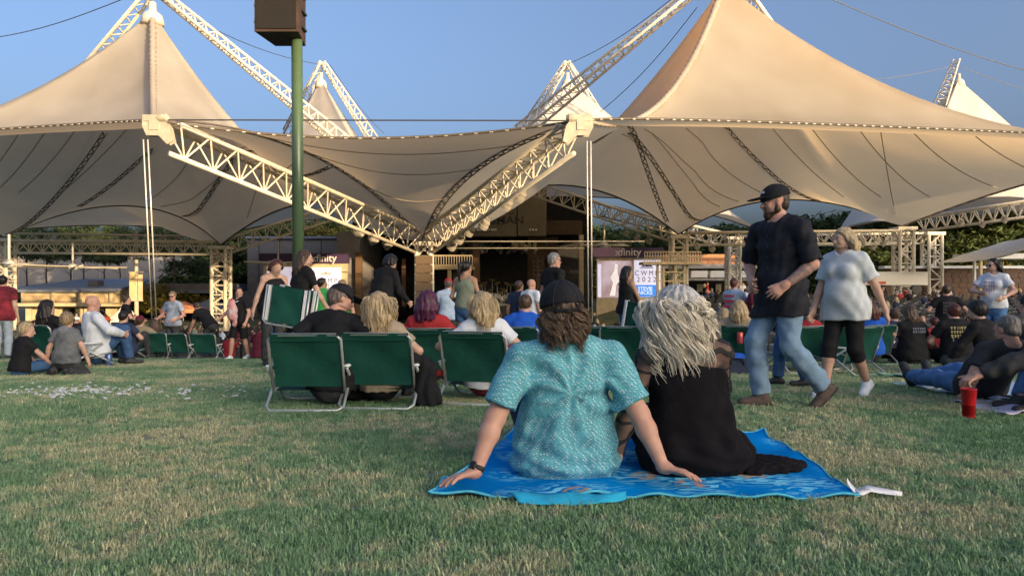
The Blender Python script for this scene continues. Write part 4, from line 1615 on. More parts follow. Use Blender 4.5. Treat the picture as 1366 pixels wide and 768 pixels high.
class Person:
    """joints first, then one skin surface for the body and separate clothes, hair and shoes over it"""
    def __init__(s, label, loc, rz, H=1.72, sex='m', bulk=1.0, skin='fair', res=0.014, pel=None, lean=0, side=0, twist=0, head=(0, 0, 0),
                 RA=None, LA=None, RE=(.4, -1, -.2), LE=(-.4, -1, -.2), RF=None, LF=None, RK=(0.1, 1, .1), LK=(-.1, 1, .1), foot_yaw=(6, -6), foot_pitch=(0, 0),
                 hands=((None, None, 25), (None, None, 25)), group=None, cat='person', face=False, seed=0, shw=1.0, name='person', hand_h=None, hscale=1.0):
        u = H / 1.75
        s.u, s.sex, s.bulk, s.res, s.seed = u, sex, bulk, res, seed
        s.skin = SKIN[skin]
        s.root = empty(name, loc, rz, label, cat, group)
        pel = V3(0, 0, .935 * u) if pel is None else V3(*pel)
        f, r, up = V3(0, 1, 0), V3(1, 0, 0), V3(0, 0, 1)
        tu = rot_axis(rot_axis(up, r, -lean), f, side)
        tr = rot_axis(r, f, side)
        tr = rot_axis(tr, tu, twist)
        tf = np.cross(tu, tr)
        s.pel, s.tu, s.tr, s.tf = pel, tu, tr, tf
        # the spine bends: lower half takes part of the lean
        s.waist = pel + (tu * .6 + rot_axis(up, r, -lean * .4) * .4) * .16 * u
        s.chest = s.waist + tu * .19 * u
        s.neck = s.chest + (tu * .95 + up * .05) * .17 * u
        sw = (.185 if sex == 'm' else .158) * shw * (0.7 + .3 * bulk)
        if sex == 'k':
            sw = .15
        s.sh = [s.neck - tu * .055 * u + tr * q * sw * u for q in (1, -1)]
        hy, hp, hr = head
        hu = rot_axis(rot_axis(up * .5 + tu * .5, r, -hp), f, hr)
        hu /= np.linalg.norm(hu)
        hf = rot_axis(rot_axis(rot_axis(f, r, -hp), f, hr), hu, hy)
        hf = hf - hu * (hf @ hu); hf /= np.linalg.norm(hf)
        hx = np.cross(hf, hu)
        s.hu, s.hf, s.hx = hu, hf, hx
        hs = u if sex != 'k' else 0.86 * max(u, .95)
        hs = hs * hscale
        s.hs = hs
        s.hb = s.neck + (tu * .5 + hu * .5) * .055 * u
        s.hc = s.hb + hu * .105 * hs + hf * .022 * hs          # centre of the head
        up_l, fo_l, th_l, sh_l = .29 * u, .255 * u, .43 * u, .425 * u
        s.wr, s.el = [], []
        for q, tgt, pole in ((0, RA, RE), (1, LA, LE)):
            sg = 1 if q == 0 else -1
            t = s.sh[q] + V3(sg * .085, .04, -.525) * u if tgt is None else V3(*tgt)
            e, w_ = ik(s.sh[q], t, up_l, fo_l, pole)
            s.el.append(e); s.wr.append(w_)
        s.hip = [pel + tr_ * .088 * u * (0.8 + .2 * bulk) for tr_ in (r, -r)]
        s.kn, s.an = [], []
        for q, tgt, pole in ((0, RF, RK), (1, LF, LK)):
            sg = 1 if q == 0 else -1
            t = V3(sg * .10 * u, 0, .085 * u) if tgt is None else V3(*tgt)
            e, a_ = ik(s.hip[q], t, th_l, sh_l, pole)
            s.kn.append(e); s.an.append(a_)
        s.foot_yaw, s.foot_pitch = foot_yaw, foot_pitch
        s.hands = hands
        s.build_body(face, hand_h)

    def torso(s, e=0.0, shoulders=True):
        u, b, f = s.u, s.bulk, s.tf
        fem = s.sex == 'f'
        ww = (.150 if not fem else .140) * b * u + e
        P_ = [cap(s.pel - s.tu * .01, s.pel + s.tu * .05 * u, .165 * u * (.55 + .45 * b) * (1.06 if fem else 1) + e, .16 * u * b + e, f, 1.35, .05),
              cap(s.pel + s.tu * .05 * u, s.waist, .155 * b * u + e, ww, f, 1.38 - .28 * max(0, b - 1), .06),
              cap(s.waist, s.chest, ww, .165 * u * (.5 + .5 * b) * (.93 if fem else 1) + e, f, 1.38, .06),
              cap(s.chest, s.neck - s.tu * .08 * u, .165 * u * (.5 + .5 * b) * (.93 if fem else 1) + e, .115 * u + e, f, 1.5, .05)]
        if b > 1.02:
            P_.append(ell(s.waist + f * .05 * b * u - s.tu * .02, (.14 * b * u + e, .11 * b * b * u + e, .15 * u + e), np.stack([s.tr, f, s.tu], 1), .06))
        if fem:
            for q in (1, -1):
                P_.append(ell(s.chest + s.tr * q * .075 * u + f * .085 * u + s.tu * .0 * u, (.068 * u * b + e, .062 * u * b + e, .07 * u * b + e), np.stack([s.tr, f, s.tu], 1), .04))
        if shoulders:
            for q in (0, 1):
                P_.append(cap(s.neck - s.tu * .045 * u, s.sh[q], .068 * u + e, .060 * u + e, None, 1, .05))
                P_.append(cap(s.neck + s.tu * .01 * u, s.sh[q] * .6 + s.neck * .4 + s.tu * .008, .05 * u + e * .5, .045 * u + e * .5, None, 1, .05))
        return P_

    def arm(s, q, e=0.0, frac=2.0):
        u, b = s.u, .75 + .25 * s.bulk
        t = s.sex == 'f' and .86 or 1.0
        P_ = []
        if frac <= 1:
            end = s.sh[q] + (s.el[q] - s.sh[q]) * frac
            P_.append(cap(s.sh[q], s.sh[q] + (s.el[q] - s.sh[q]) * (frac + .12), .056 * u * b * t + e, .049 * u * b * t + e * 1.25))
            return P_, (end, s.el[q] - s.sh[q])
        el = s.el[q]
        P_.append(cap(s.sh[q], el, .056 * u * b * t + e, .043 * u * b * t + e))
        mid = el + (s.wr[q] - el) * .3
        P_.append(cap(el, mid, .042 * u * b * t + e, .043 * u * b * t + e))
        P_.append(cap(mid, s.wr[q], .042 * u * b * t + e, .028 * u * t + e))
        return P_, (s.wr[q] if e else None, s.wr[q] - el)

    def leg(s, q, e=0.0, frac=2.0, flare=0.0):
        u, b = s.u, .7 + .3 * s.bulk
        if s.sex == 'f': b *= 1.04
        hp, kn, an = s.hip[q], s.kn[q], s.an[q]
        P_ = []
        if frac <= 1:
            end = hp + (kn - hp) * frac
            P_.append(cap(hp, hp + (kn - hp) * min(1.1, frac + .1), .088 * u * b + e, .064 * u * b + e * 1.4 + flare))
            return P_, (end, kn - hp)
        P_.append(cap(hp, kn, .088 * u * b + e, .057 * u * b + e))
        mid = kn + (an - kn) * .3 - V3(0, 0, 0)
        P_.append(cap(kn, mid, .055 * u * b + e, .055 * u * b + e + flare * .3))
        if frac < 2:
            end = kn + (an - kn) * (frac - 1)
            P_.append(cap(mid, kn + (an - kn) * (frac - .9), .055 * u * b + e, .045 * u * b + e + flare))
            return P_, (end, an - kn)
        P_.append(cap(mid, an, .055 * u * b + e, .036 * u + e + flare))
        return P_, (an + (kn - an) * .02, an - kn)

    def build_body(s, face, hand_h):
        u, h = s.u, s.res
        hs = s.hs
        P_ = s.torso()
        for q in (0, 1):
            P_ += s.arm(q)[0] + s.leg(q)[0]
            fd = s.foot_dir(q)
            P_.append(cap(s.an[q] - V3(0, 0, .03 * u), s.an[q] + fd * .12 * u - V3(0, 0, .05 * u), .026 * u, .016 * u))
        # neck and head
        M = np.stack([s.hx, s.hf, s.hu], 1)
        c = s.hc
        L = lambda x, y, z: c + M @ (V3(x, y, z) * hs)
        P_.append(cap(s.neck - s.tu * .05 * u, s.hb + s.hu * .03 * hs, .060 * u * (.85 + .15 * s.bulk), .054 * u * (.85 + .15 * s.bulk), None, 1, .03))
        H_ = [ell(L(0, -.012, .028), (.076 * hs, .095 * hs, .088 * hs), M), ell(L(0, .018, -.035), (.062 * hs, .068 * hs, .078 * hs), M),
              cap(L(0, .052, -.090), L(0, .058, -.095), .028 * hs, .026 * hs), cap(L(-.04, .01, -.07), L(0, .055, -.092), .03 * hs, .024 * hs), cap(L(.04, .01, -.07), L(0, .055, -.092), .03 * hs, .024 * hs)]
        for q in (1, -1):
            H_.append(ell(L(q * .074, -.008, -.012), (.012 * hs, .020 * hs, .032 * hs), M, .01))
        H_ += [cap(L(0, .078, .008), L(0, .100, -.030), .011 * hs, .016 * hs, None, 1, .014), cap(L(-.032, .072, .022), L(.032, .072, .022), .013 * hs, None, None, 1, .02),
               cap(L(-.018, .080, -.058), L(.018, .080, -.058), .010 * hs, None, None, 1, .012), ell(L(-.034, .055, -.03), (.022 * hs, .022 * hs, .02 * hs), M, .02), ell(L(.034, .055, -.03), (.022 * hs, .022 * hs, .02 * hs), M, .02)]
        subs = []
        if face:
            for q in (1, -1):
                subs.append(ell(L(q * .031, .086, .002), (.016 * hs, .012 * hs, .010 * hs), M, .01))
        neckp = [P_[-1]]
        parts = []
        if hand_h is None:
            hand_h = min(h, 0.007)
        hh = min(h, 0.0075) if face or h <= .014 else h
        body = list(P_)
        if hh == h:
            F, lo = field([(body + H_, [])], h, .022, None, subs)
            parts.append(surfnet(F, lo, h))
        else:
            F, lo = field([(body + H_[:2], [])], h, .022)
            cutp = s.hb + s.hu * .045 * hs
            parts.append(surfnet(np.maximum(F, s._plane(F, lo, h, cutp, s.hu)), lo, h))
            F, lo = field([(neckp + H_, [])], hh, .022, None, subs)
            parts.append(surfnet(np.maximum(F, s._plane(F, lo, hh, cutp - s.hu * .02, -s.hu)), lo, hh))
        for q in (0, 1):
            sg = 1 if q == 0 else -1
            d, nrm, cu = s.hands[q][:3]
            fore = s.wr[q] - s.el[q]; fore /= np.linalg.norm(fore)
            d = fore if d is None else V3(*d)
            if nrm is None:
                nrm = s.tr * sg
            th = s.hands[q][3] if len(s.hands[q]) > 3 else 35
            sp = s.hands[q][4] if len(s.hands[q]) > 4 else 6
            hp = hand_prims(s.wr[q], d, V3(*nrm) if not isinstance(nrm, np.ndarray) else nrm, u * (.94 if s.sex == 'f' else 1.02), sg, cu, sp, th)
            hp.append(cap(s.wr[q] - fore * .05 * u, s.wr[q], .0315 * u * (.9 if s.sex == 'f' else 1), .027 * u, None, 1, .02))
            hp.append(cap(s.wr[q], s.wr[q] + d / np.linalg.norm(d) * .02 * u, .026 * u, .026 * u, None, 1, .02))
            F, lo = field([(hp, [])], hand_h, .010, None, (), .006)
            parts.append(surfnet(F, lo, hand_h))
        link('body', to_mesh(parts, 'body'), s.skin, s.root)
        s.L, s.M = L, M

    def _plane(s, F, lo, h, pt, nm):
        n = F.shape
        X = lo[0] + h * np.arange(n[0])[:, None, None]; Y = lo[1] + h * np.arange(n[1])[None, :, None]; Z = lo[2] + h * np.arange(n[2])[None, None, :]
        return (X - pt[0]) * nm[0] + (Y - pt[1]) * nm[1] + (Z - pt[2]) * nm[2]

    def foot_dir(s, q):
        y, p = s.foot_yaw[q], s.foot_pitch[q]
        d = V3(math.sin(math.radians(y)), math.cos(math.radians(y)), 0)
        return d * math.cos(math.radians(p)) - V3(0, 0, math.sin(math.radians(p)))

    # ---------------------------------------------------- clothes
    def top(s, name, m, sleeve='short', e=0.016, hem=0.08, amp=0.006, vneck=False, frac=.62, noise=None, subs=(), extra=()):
        g = [(s.torso(e, sleeve != 'tank') + list(extra) + ([cap(s.pel - s.tu * hem * s.u * .8, s.pel, .165 * s.u * (.5 + .5 * s.bulk) + e * 1.5, .165 * s.u * (.5 + .5 * s.bulk) + e, s.tf, 1.3, .05)] if hem > 0 else []),
              [(s.pel - s.tu * hem * s.u, -s.tu)])]
        if sleeve == 'tank':
            for q in (0, 1):
                a_ = s.neck - s.tu * .02 * s.u + s.tr * (1 if q == 0 else -1) * .085 * s.u
                g[0][0].append(cap(a_, s.chest + s.tr * (1 if q == 0 else -1) * .08 * s.u, .035 * s.u + e, .06 + e, s.tf, .9, .03))
        if sleeve in ('short', 'long'):
            for q in (0, 1):
                P_, (pt, nm) = s.arm(q, e, frac if sleeve == 'short' else 2)
                if sleeve == 'long':
                    pt = s.wr[q] - nm / np.linalg.norm(nm) * .015
                g.append((P_, [(pt, nm)]))
        if hem > .05:
            g[0][0].append(cap(s.hip[0], s.hip[1], .108 * s.u * (.6 + .4 * s.bulk) + e * 1.3, None, None, 1, .05))
            if hem > .11:
                for q in (0, 1):
                    g[0][0].append(cap(s.hip[q], s.hip[q] + (s.kn[q] - s.hip[q]) * .5, .100 * s.u * (.6 + .4 * s.bulk) + e * 1.4, .10 * s.u + e, None, 1, .06))
        subs = list(subs)
        subs.append(cap(s.neck + s.tu * .035 * s.u + s.tf * .02, s.neck + s.tu * .12 * s.u + s.tf * .02, .070 * s.u, .09 * s.u, None, 1, .008))
        if vneck:
            subs.append(cap(s.neck - s.tu * .12 * s.u + s.tf * .12 * s.u, s.neck + s.tf * .07 * s.u, .012, .05 * s.u, None, 1, .01))
        return organic(name, g, s.res, m, s.root, .03, noise or folds(s.seed + 3, amp, .13), subs)

    def bottom(s, name, m, frac=2.0, e=0.014, amp=0.005, flare=0.012, top=.1):
        g = [([cap(s.pel - s.tu * .01, s.pel + s.tu * top * s.u, .168 * s.u * (.55 + .45 * s.bulk) * (1.06 if s.sex == 'f' else 1) + e, .155 * s.u * s.bulk + e, s.tf, 1.35, .05)] +
              [cap(s.hip[0], s.hip[1], .085 * s.u + e, None, None, 1, .05)], [(s.pel + s.tu * top * s.u, s.tu)])]
        for q in (0, 1):
            P_, (pt, nm) = s.leg(q, e, frac, flare)
            g.append((P_, [(pt, nm)]))
        return organic(name, g, s.res, m, s.root, .035, folds(s.seed + 11, amp, .11))

    def shoes(s, m, e=0.0, sole=None, high=False):
        for q in (0, 1):
            fd = s.foot_dir(q); u = s.u
            lat = np.cross(fd, V3(0, 0, 1)); lat /= np.linalg.norm(lat) + 1e-9
            dn = np.cross(lat, fd); dn /= np.linalg.norm(dn)
            if dn[2] > 0: dn = -dn
            a = s.an[q] + dn * .045 * u - fd * .035 * u
            b = s.an[q] + dn * .055 * u + fd * .155 * u
            P_ = [cap(a, b, .040 * u + e, .036 * u + e, dn, 1.15), cap(s.an[q] + dn * .01 * u, s.an[q] + dn * .045 * u + fd * .05 * u, .042 * u + e, .042 * u + e)]
            if high:
                P_.append(cap(s.an[q] + (s.kn[q] - s.an[q]) * .25, s.an[q], .05 * u + e, .045 * u + e))
            organic('shoe', P_, min(s.res, .011), m, s.root, .02, None, [('plane', s.an[q] + dn * .078 * u, dn)])
            if sole is not None:
                lo_ = s.an[q] + dn * .072 * u
                organic('sole', [cap(lo_ - fd * .04 * u, lo_ + fd * .16 * u, .045 * u + e, .043 * u + e, dn, 3.5)], min(s.res, .009), sole, s.root, .01)

    def hair(s, m, style='short', length=.25, vol=0.014, seed=1, fringe=.045):
        hs, L, M = s.hs, s.L, s.M
        r = random.Random(seed + s.seed)
        h = min(s.res, .010)
        P_ = [ell(L(0, -.018, .030), ((.076 + vol) * hs, (.094 + vol) * hs, (.086 + vol) * hs), M)]
        subs = [('plane', L(0, fringe, .062), M @ V3(0, 1.0, -.62))]
        if style == 'short':
            P_.append(ell(L(0, -.055, -.025), ((.062 + vol * .6) * hs, .05 * hs, .055 * hs), M))
            subs.append(('plane', L(0, .0, -.07), M @ V3(0, .45, -1)))
            amp, fr = .004, 90
        else:
            n = 9
            back = -s.tf * .5 + V3(0, 0, -1)
            for i in range(n):
                a_ = math.pi * (i + .5) / n
                x, y = math.cos(a_) * .078, -math.sin(a_) * .085 - .012
                p0 = L(x, y, .02)
                p1 = p0 + V3(0, 0, -length * .45 * hs) + M @ (V3(x * .35, y * .25, 0))
                p2 = p1 + V3(0, 0, -length * .55 * r.uniform(.75, 1.05) * hs) + s.tr * x * .3 - s.tf * .015
                if style == 'pony':
                    continue
                P_ += [cap(p0, p1, .030 * hs + vol * .4, .032 * hs + vol * .4), cap(p1, p2, .032 * hs + vol * .4, .014 * hs)]
            if style == 'pony':
                p0 = L(0, -.11, .05)
                P_ += [cap(L(0, -.09, .05), p0 + M @ V3(0, -.035, 0), .03, .032), cap(p0 + M @ V3(0, -.035, 0), p0 + M @ V3(0, -.05, -.10), .034, .03), cap(p0 + M @ V3(0, -.05, -.10), p0 + M @ V3(0, -.03, -length), .03, .010)]
            amp, fr = .006, 75
        def nz(X, Y, Z):
            a_ = np.arctan2(Y - s.hc[1], X - s.hc[0])
            w_ = 1.5 * np.sin(Z * 22 + seed) + .8 * np.sin(Z * 47 + seed * 3)
            return amp * (.6 * np.sin(a_ * 17 + w_) + .4 * np.sin(a_ * 31 - w_ * 1.5 + 1) + .4 * np.sin(X * fr + Y * fr * .6 + Z * 30))
        return organic('hair', P_, h, m, s.root, .018, nz, subs)

    def cap_hat(s, m, tilt=0, back=False, brim=True):
        hs, L, M = s.hs, s.L, s.M
        sg = -1 if back else 1
        h = min(s.res, .009)
        P_ = [ell(L(0, -.008, .034), (.097 * hs, .116 * hs, .108 * hs), M)]
        o = organic('cap', P_, h, m, s.root, .01, None, [('plane', L(0, 0, .026), M @ V3(0, -.25 * sg, -1))])
        if brim:
            B = [cap(L(-.035, .085 * sg, .040), L(-.03, .165 * sg, .026), .045 * hs, .040 * hs, s.hu, 6), cap(L(.035, .085 * sg, .040), L(.03, .165 * sg, .026), .045 * hs, .040 * hs, s.hu, 6)]
            organic('brim', B, min(h, .007), m, s.root, .02)
        return o

    def glasses(s, m):
        L, M, hs = s.L, s.M, s.hs
        P_ = []
        for q in (1, -1):
            P_.append(ell(L(q * .033, .086, .002), (.027 * hs, .012 * hs, .020 * hs), M))
            P_.append(cap(L(q * .058, .076, .010), L(q * .080, -.01, .006), .004 * hs))
        P_.append(cap(L(-.02, .095, .008), L(.02, .095, .008), .004))
        return organic('sunglasses', P_, .005, m, s.root, .004)

    def face_bits(s, brow, eyes=True, beard=None, lips=True):
        L, M, hs = s.L, s.M, s.hs
        if eyes:
            for q in (1, -1):
                organic('eye', [ell(L(q * .031, .0735, .002), (.0125 * hs, .0125 * hs, .009 * hs), M)], .004, EYE_W, s.root, .004)
                organic('iris', [ell(L(q * .031, .0835, .002), (.0055 * hs, .004 * hs, .0055 * hs), M)], .0025, EYE_D, s.root, .003)
                organic('eyebrow', [cap(L(q * .016, .086, .024), L(q * .046, .074, .027), .0045 * hs, .0035 * hs)], .004, brow, s.root, .004)
        if lips:
            organic('lips', [cap(L(-.019, .0815, -.056), L(.019, .0815, -.056), .006 * hs), cap(L(-.015, .0825, -.062), L(.015, .0825, -.062), .0065 * hs)], .004, LIPS, s.root, .004)
        if beard is not None:
            e = .006
            B = [cap(L(0, .055, -.096), L(0, .062, -.108), .030 * hs + e, .020 * hs), cap(L(-.05, .0, -.06), L(0, .055, -.098), .028 * hs, .028 * hs + e), cap(L(.05, .0, -.06), L(0, .055, -.098), .028 * hs, .028 * hs + e),
                 cap(L(-.062, -.004, -.02), L(-.052, .004, -.06), .016 * hs, .024 * hs), cap(L(.062, -.004, -.02), L(.052, .004, -.06), .016 * hs, .024 * hs),
                 cap(L(-.024, .080, -.046), L(.024, .080, -.046), .009 * hs), cap(L(-.028, .076, -.05), L(-.026, .07, -.08), .01), cap(L(.028, .076, -.05), L(.026, .07, -.08), .01)]
            organic('beard', B, .006, beard, s.root, .012, lambda X, Y, Z: .0015 * np.sin(X * 400 + Z * 300) * np.sin(Y * 350))


EYE_W = mat('eye_white', (0.6, 0.57, 0.54), .2, .02)
EYE_D = mat('eye_iris', (0.05, 0.045, 0.04), .15, .02)
LIPS = mat('lips', (0.42, 0.17, 0.14), .4, .05)


def stand_at(px, d, dz=0.0):
    x = (px - 683.0) / FPX * d
    return (x, d, float(ground_z(x, d)) + dz)

# ------------------------------------------------------------ foreground: the couple on the towel
def teal_print():
    m = cloth('teal_print', (0.12, 0.40, 0.48), .8, .14)
    n, l = m.node_tree.nodes, m.node_tree.links
    b = n['Principled BSDF']
    src = b.inputs['Base Color'].links[0].from_socket
    tc = n.new('ShaderNodeTexCoord')
    mp = n.new('ShaderNodeMapping'); mp.inputs['Rotation'].default_value = (0, .5, .3); mp.inputs['Scale'].default_value = (62, 62, 105)
    l.new(tc.outputs['Object'], mp.inputs[0])
    vo = n.new('ShaderNodeTexVoronoi'); vo.inputs['Randomness'].default_value = .35; vo.inputs['Scale'].default_value = 1
    l.new(mp.outputs[0], vo.inputs['Vector'])
    lt = n.new('ShaderNodeMapRange'); lt.inputs[1].default_value = .20; lt.inputs[2].default_value = .34; lt.inputs[3].default_value = 1; lt.inputs[4].default_value = 0
    l.new(vo.outputs['Distance'], lt.inputs[0])
    mx = n.new('ShaderNodeMixRGB'); mx.inputs[2].default_value = (0.56, 0.66, 0.66, 1)
    l.new(lt.outputs[0], mx.inputs[0]); l.new(src, mx.inputs[1])
    # and darker dashes between the pale ones
    mp2 = n.new('ShaderNodeMapping'); mp2.inputs['Location'].default_value = (.5, .5, .5)
    l.new(mp.outputs[0], mp2.inputs[0])
    v2 = n.new('ShaderNodeTexVoronoi'); v2.inputs['Randomness'].default_value = .5
    v2.inputs['Scale'].default_value = 1
    l.new(mp2.outputs[0], v2.inputs['Vector'])
    l2 = n.new('ShaderNodeMapRange'); l2.inputs[1].default_value = .15; l2.inputs[2].default_value = .3; l2.inputs[3].default_value = .8; l2.inputs[4].default_value = 0
    l.new(v2.outputs['Distance'], l2.inputs[0])
    m2 = n.new('ShaderNodeMixRGB'); m2.inputs[2].default_value = (0.015, 0.085, 0.13, 1)
    l.new(l2.outputs[0], m2.inputs[0]); l.new(mx.outputs[0], m2.inputs[1])
    l.new(m2.outputs[0], b.inputs['Base Color'])
    return m


M_TEAL = teal_print()
M_BLK = cloth('black', (0.014, 0.014, 0.016))
M_BLKS = cloth('black_shirt', (0.018, 0.019, 0.026), .75)
M_NAVY = cloth('navy', (0.03, 0.04, 0.075))
M_JEAN = cloth('light_denim', (0.19, 0.29, 0.41), .9, .11, scale=7)
M_JEAND = cloth('blue_denim', (0.05, 0.11, 0.24), .9, .12, scale=7)
M_JEANB = cloth('bright_denim', (0.10, 0.21, 0.42), .9, .12, scale=7)
M_GREYT = cloth('pale_grey_marl', (0.58, 0.62, 0.64), .85, .05, scale=40, wrinkle=.14)
M_WHT = cloth('white', (0.66, 0.69, 0.74), .85, .05)
M_BOOT = mat('brown_suede', (0.085, 0.06, 0.05), .85, .2, 20, .2)
M_SNEAK = mat('white_sneaker', (0.78, 0.80, 0.84), .55, .05, 20)
M_CAPB = cloth('black_cap', (0.016, 0.016, 0.02), .8, .1)
M_LENS = mat('dark_lens', (0.01, 0.01, 0.012), .08, .02)

A_X, A_Y = 0.275, 3.80


def strand_mat(name, c0, c1, rough=.4):
    m = bpy.data.materials.new(name)
    MATS[name] = m
    m.use_nodes = True
    n, l = m.node_tree.nodes, m.node_tree.links
    b = n['Principled BSDF']; b.inputs['Roughness'].default_value = rough
    g = n.new('ShaderNodeNewGeometry'); rp = n.new('ShaderNodeValToRGB')
    rp.color_ramp.elements[0].color = (*c0, 1); rp.color_ramp.elements[1].color = (*c1, 1)
    k = rp.color_ramp.elements.new(.3); k.color = (*[(a * .35 + b_ * .65) for a, b_ in zip(c0, c1)], 1)
    l.new(g.outputs['Random Per Island'], rp.inputs['Fac']); l.new(rp.outputs['Color'], b.inputs['Base Color'])
    return m



def fold_back(P0, seed):
    """creases fanning from the middle of the yoke, slack above the hem, wrinkles at the armholes"""
    base = folds(seed, .006, .16, 5)
    def f(X, Y, Z):
        dx = X - P0[0]; dz = Z - P0[2]
        ang = np.arctan2(dx, -dz + .02)
        rr = np.sqrt(dx * dx + dz * dz)
        fan = np.sin(ang * 8.5 + .8 + 1.2 * np.sin(rr * 14)) * np.exp(-((rr - .2) / .15) ** 2) * .012
        up = np.sin(np.arctan2(dx, dz + .06) * 6 + .4) * np.exp(-((rr - .14) / .10) ** 2) * (dz > -.03) * .007
        slack = .010 * np.sin(Z * 60 + 3 * np.sin(X * 9 + 1) + X * 5) * np.exp(-((Z - .09) / .07) ** 2)
        arm = .008 * np.sin(Z * 42 + np.abs(X) * 55 + 2 * np.sin(Z * 12)) * np.exp(-((np.abs(X) - .21) / .05) ** 2) * (Z < .52)
        return base(X, Y, Z) * .8 + fan + up + slack + arm
    return f


A = Person('man in teal patterned shirt and black cap leaning back on the blue towel', (A_X, A_Y, 0.012), R(2), H=1.86, bulk=1.27, skin='pink', res=.007,
           pel=(0, 0, .115), lean=-17, side=-2, head=(6, 2, -4), hscale=1.08, RA=(.455, -.325, .045), LA=(-.475, -.325, .045), RE=(.6, .9, .2), LE=(-.6, .9, .2),
           RF=(.16, .72, .08), LF=(-.14, .75, .08), hands=((V3(.86, -.42, -.16), V3(.05, .2, 1), 9, 40, 9), (V3(-.86, -.42, -.14), V3(-.05, .2, 1), 9, 42, 9)), shw=1.02, hand_h=.0042, seed=1, foot_pitch=(-50, -50))
A.top('shirt', M_TEAL, 'short', .026, .075, 0, frac=.80, noise=fold_back((0.0, -.25, .42), 4),
      extra=[cap(A.pel + V3(-.10, -.02, -.045), A.pel + V3(.10, -.02, -.045), .175, None, V3(0, 0, 1), 2.0, .06)])
# shirt details: collar roll, yoke seam, box pleat, cuff hems
M_TEALD = cloth('teal_seam', (0.03, 0.16, 0.21))
organic('collar', [cap(A.neck + A.tu * .012 + A.tr * q * .075 - A.tf * .01, A.neck + A.tu * .018 - A.tf * .078, .017, .019, None, 1, .02) for q in (1, -1)], .006, M_TEAL, A.root, .02)
A.bottom('shorts', cloth('dark_shorts', (0.03, 0.035, 0.05)), .9, .016)
A.shoes(mat('dark_shoe', (0.05, 0.045, 0.045), .7, .1))


def curl_strands(name, P_, m, n, seed, region, length, rad=(.004, .007), amp=.016, turns=(2, 4), out=.02, sweep=None, n_seg=14, per=9, gather=.011):
    """wavy locks: strands that share one winding path and fray a little towards the tip"""
    r = random.Random(seed)
    mb = MB()
    L = P_.L
    for i in range(max(1, n // per)):
        az, el, rr = region(r)
        d = V3(math.sin(az) * math.cos(el), math.cos(az) * math.cos(el), math.sin(el))
        p = L(*(V3(0, -.012, .02) + d * V3(.082, .098, .093)))
        dw = P_.M @ d
        ln0 = length(r) * (1 + .25 * max(0, el))
        tn = r.uniform(*turns); ph = r.uniform(0, 6.28); am = amp * r.uniform(.6, 1.25)
        o0 = out * r.uniform(.5, 1.35) * rr
        side = np.cross(dw, V3(0, 0, 1)); side /= np.linalg.norm(side) + 1e-6
        for j in range(per):
            ga = r.uniform(0, 6.28); gr = gather * math.sqrt(r.random())
            off = side * math.cos(ga) * gr * 1.6 + dw * math.sin(ga) * gr * .7
            ln = ln0 * r.uniform(.86, 1.04)
            w0 = r.uniform(*rad)
            jp = ph + r.uniform(-.25, .25)
            pts, rs = [], []
            for k in range(n_seg):
                t = k / (n_seg - 1)
                q = p + off * (1 + .5 * t) + dw * o0 * (1 - (1 - t) ** 2) * 2.0 * (1 - .45 * t) + V3(0, 0, -1) * ln * (t ** 1.25)
                if el > .3:
                    q = q + V3(dw[0], dw[1], 0) * .10 * math.sin(math.pi * min(1, t * 1.2)) * el
                if sweep is not None:
                    q = q + sweep * t * t
                a_ = jp + tn * 2 * math.pi * t
                q = q + (side * math.cos(a_) + dw * math.sin(a_)) * am * min(1, t * 2.2)
                pts.append(q); rs.append(w0 * (1 - .7 * t ** 3))
            mb.tube(pts, rs, 4)
    return mb.build(name, m, P_.root, True)


A.hair(HAIR['brown'], 'short', vol=.008, fringe=.06)
M_BRST = strand_mat('brown_strands', (0.025, 0.015, 0.01), (0.17, 0.105, 0.065))
curl_strands('curls', A, M_BRST, 1100, 4, lambda r: (r.choice([r.uniform(1.5, 2.9), r.uniform(3.35, 4.75)]) if r.random() < .75 else r.uniform(1.6, 4.6), r.uniform(-.55, .05), 1), lambda r: r.uniform(.05, .15), (.0012, .0026), .014, (1.2, 2.4), .020, None, 13, 8, .008)
curl_strands('curls', A, M_BRST, 240, 6, lambda r: (r.uniform(1.7, 2.75), r.uniform(-.5, -.1), 1), lambda r: r.uniform(.11, .19), (.0012, .0026), .014, (1.2, 2.4), .017, None, 13, 8, .007)
A.cap_hat(M_CAPB)
capo = [o for o in A.root.children if o.name.startswith('cap')][0]
L, M, hs = A.L, A.M, A.hs
# adjusting strap with its arched opening at the back, panel seams and the button
arch = [L(.046 * math.cos(t), -.121 + .014 * abs(math.cos(t)) + .006 * math.sin(t), .030 + .036 * math.sin(t)) for t in np.linspace(0, math.pi, 11)]
mo = MB().add([tuple(p - A.hf * .005) for p in arch] + [tuple(p + A.hf * .03) for p in arch], [tuple(range(11))[::-1]] + [(i, i + 1, 12 + i, 11 + i) for i in range(10)])
mo.build('strap_opening', HAIR['black'], capo)
MB().tube([p - A.hf * .006 for p in arch], .0035, 6).build('opening_hem', M_CAPB, capo, True)
organic('strap', [cap(L(-.05, -.108, .026), L(0, -.124, .024), .009 * hs, None, A.hf, 2.0), cap(L(0, -.124, .024), L(.05, -.108, .026), .009 * hs, None, A.hf, 2.0)], .005, M_CAPB, capo, .01)
for az in (-.62, 0, .62):
    MB().tube([L(.0975 * math.sin(az) * math.cos(t), -.008 - .1165 * math.cos(az) * math.cos(t), .034 + .1085 * math.sin(t)) for t in np.linspace(.34 if az == 0 else .0, 1.5, 12)], .0022, 5).build('panel_seam', cloth('cap_seam', (0.03, 0.03, 0.034)), capo, True)
organic('button', [ell(L(0, -.008, .143), (.010, .010, .006))], .003, M_CAPB, capo, .003)
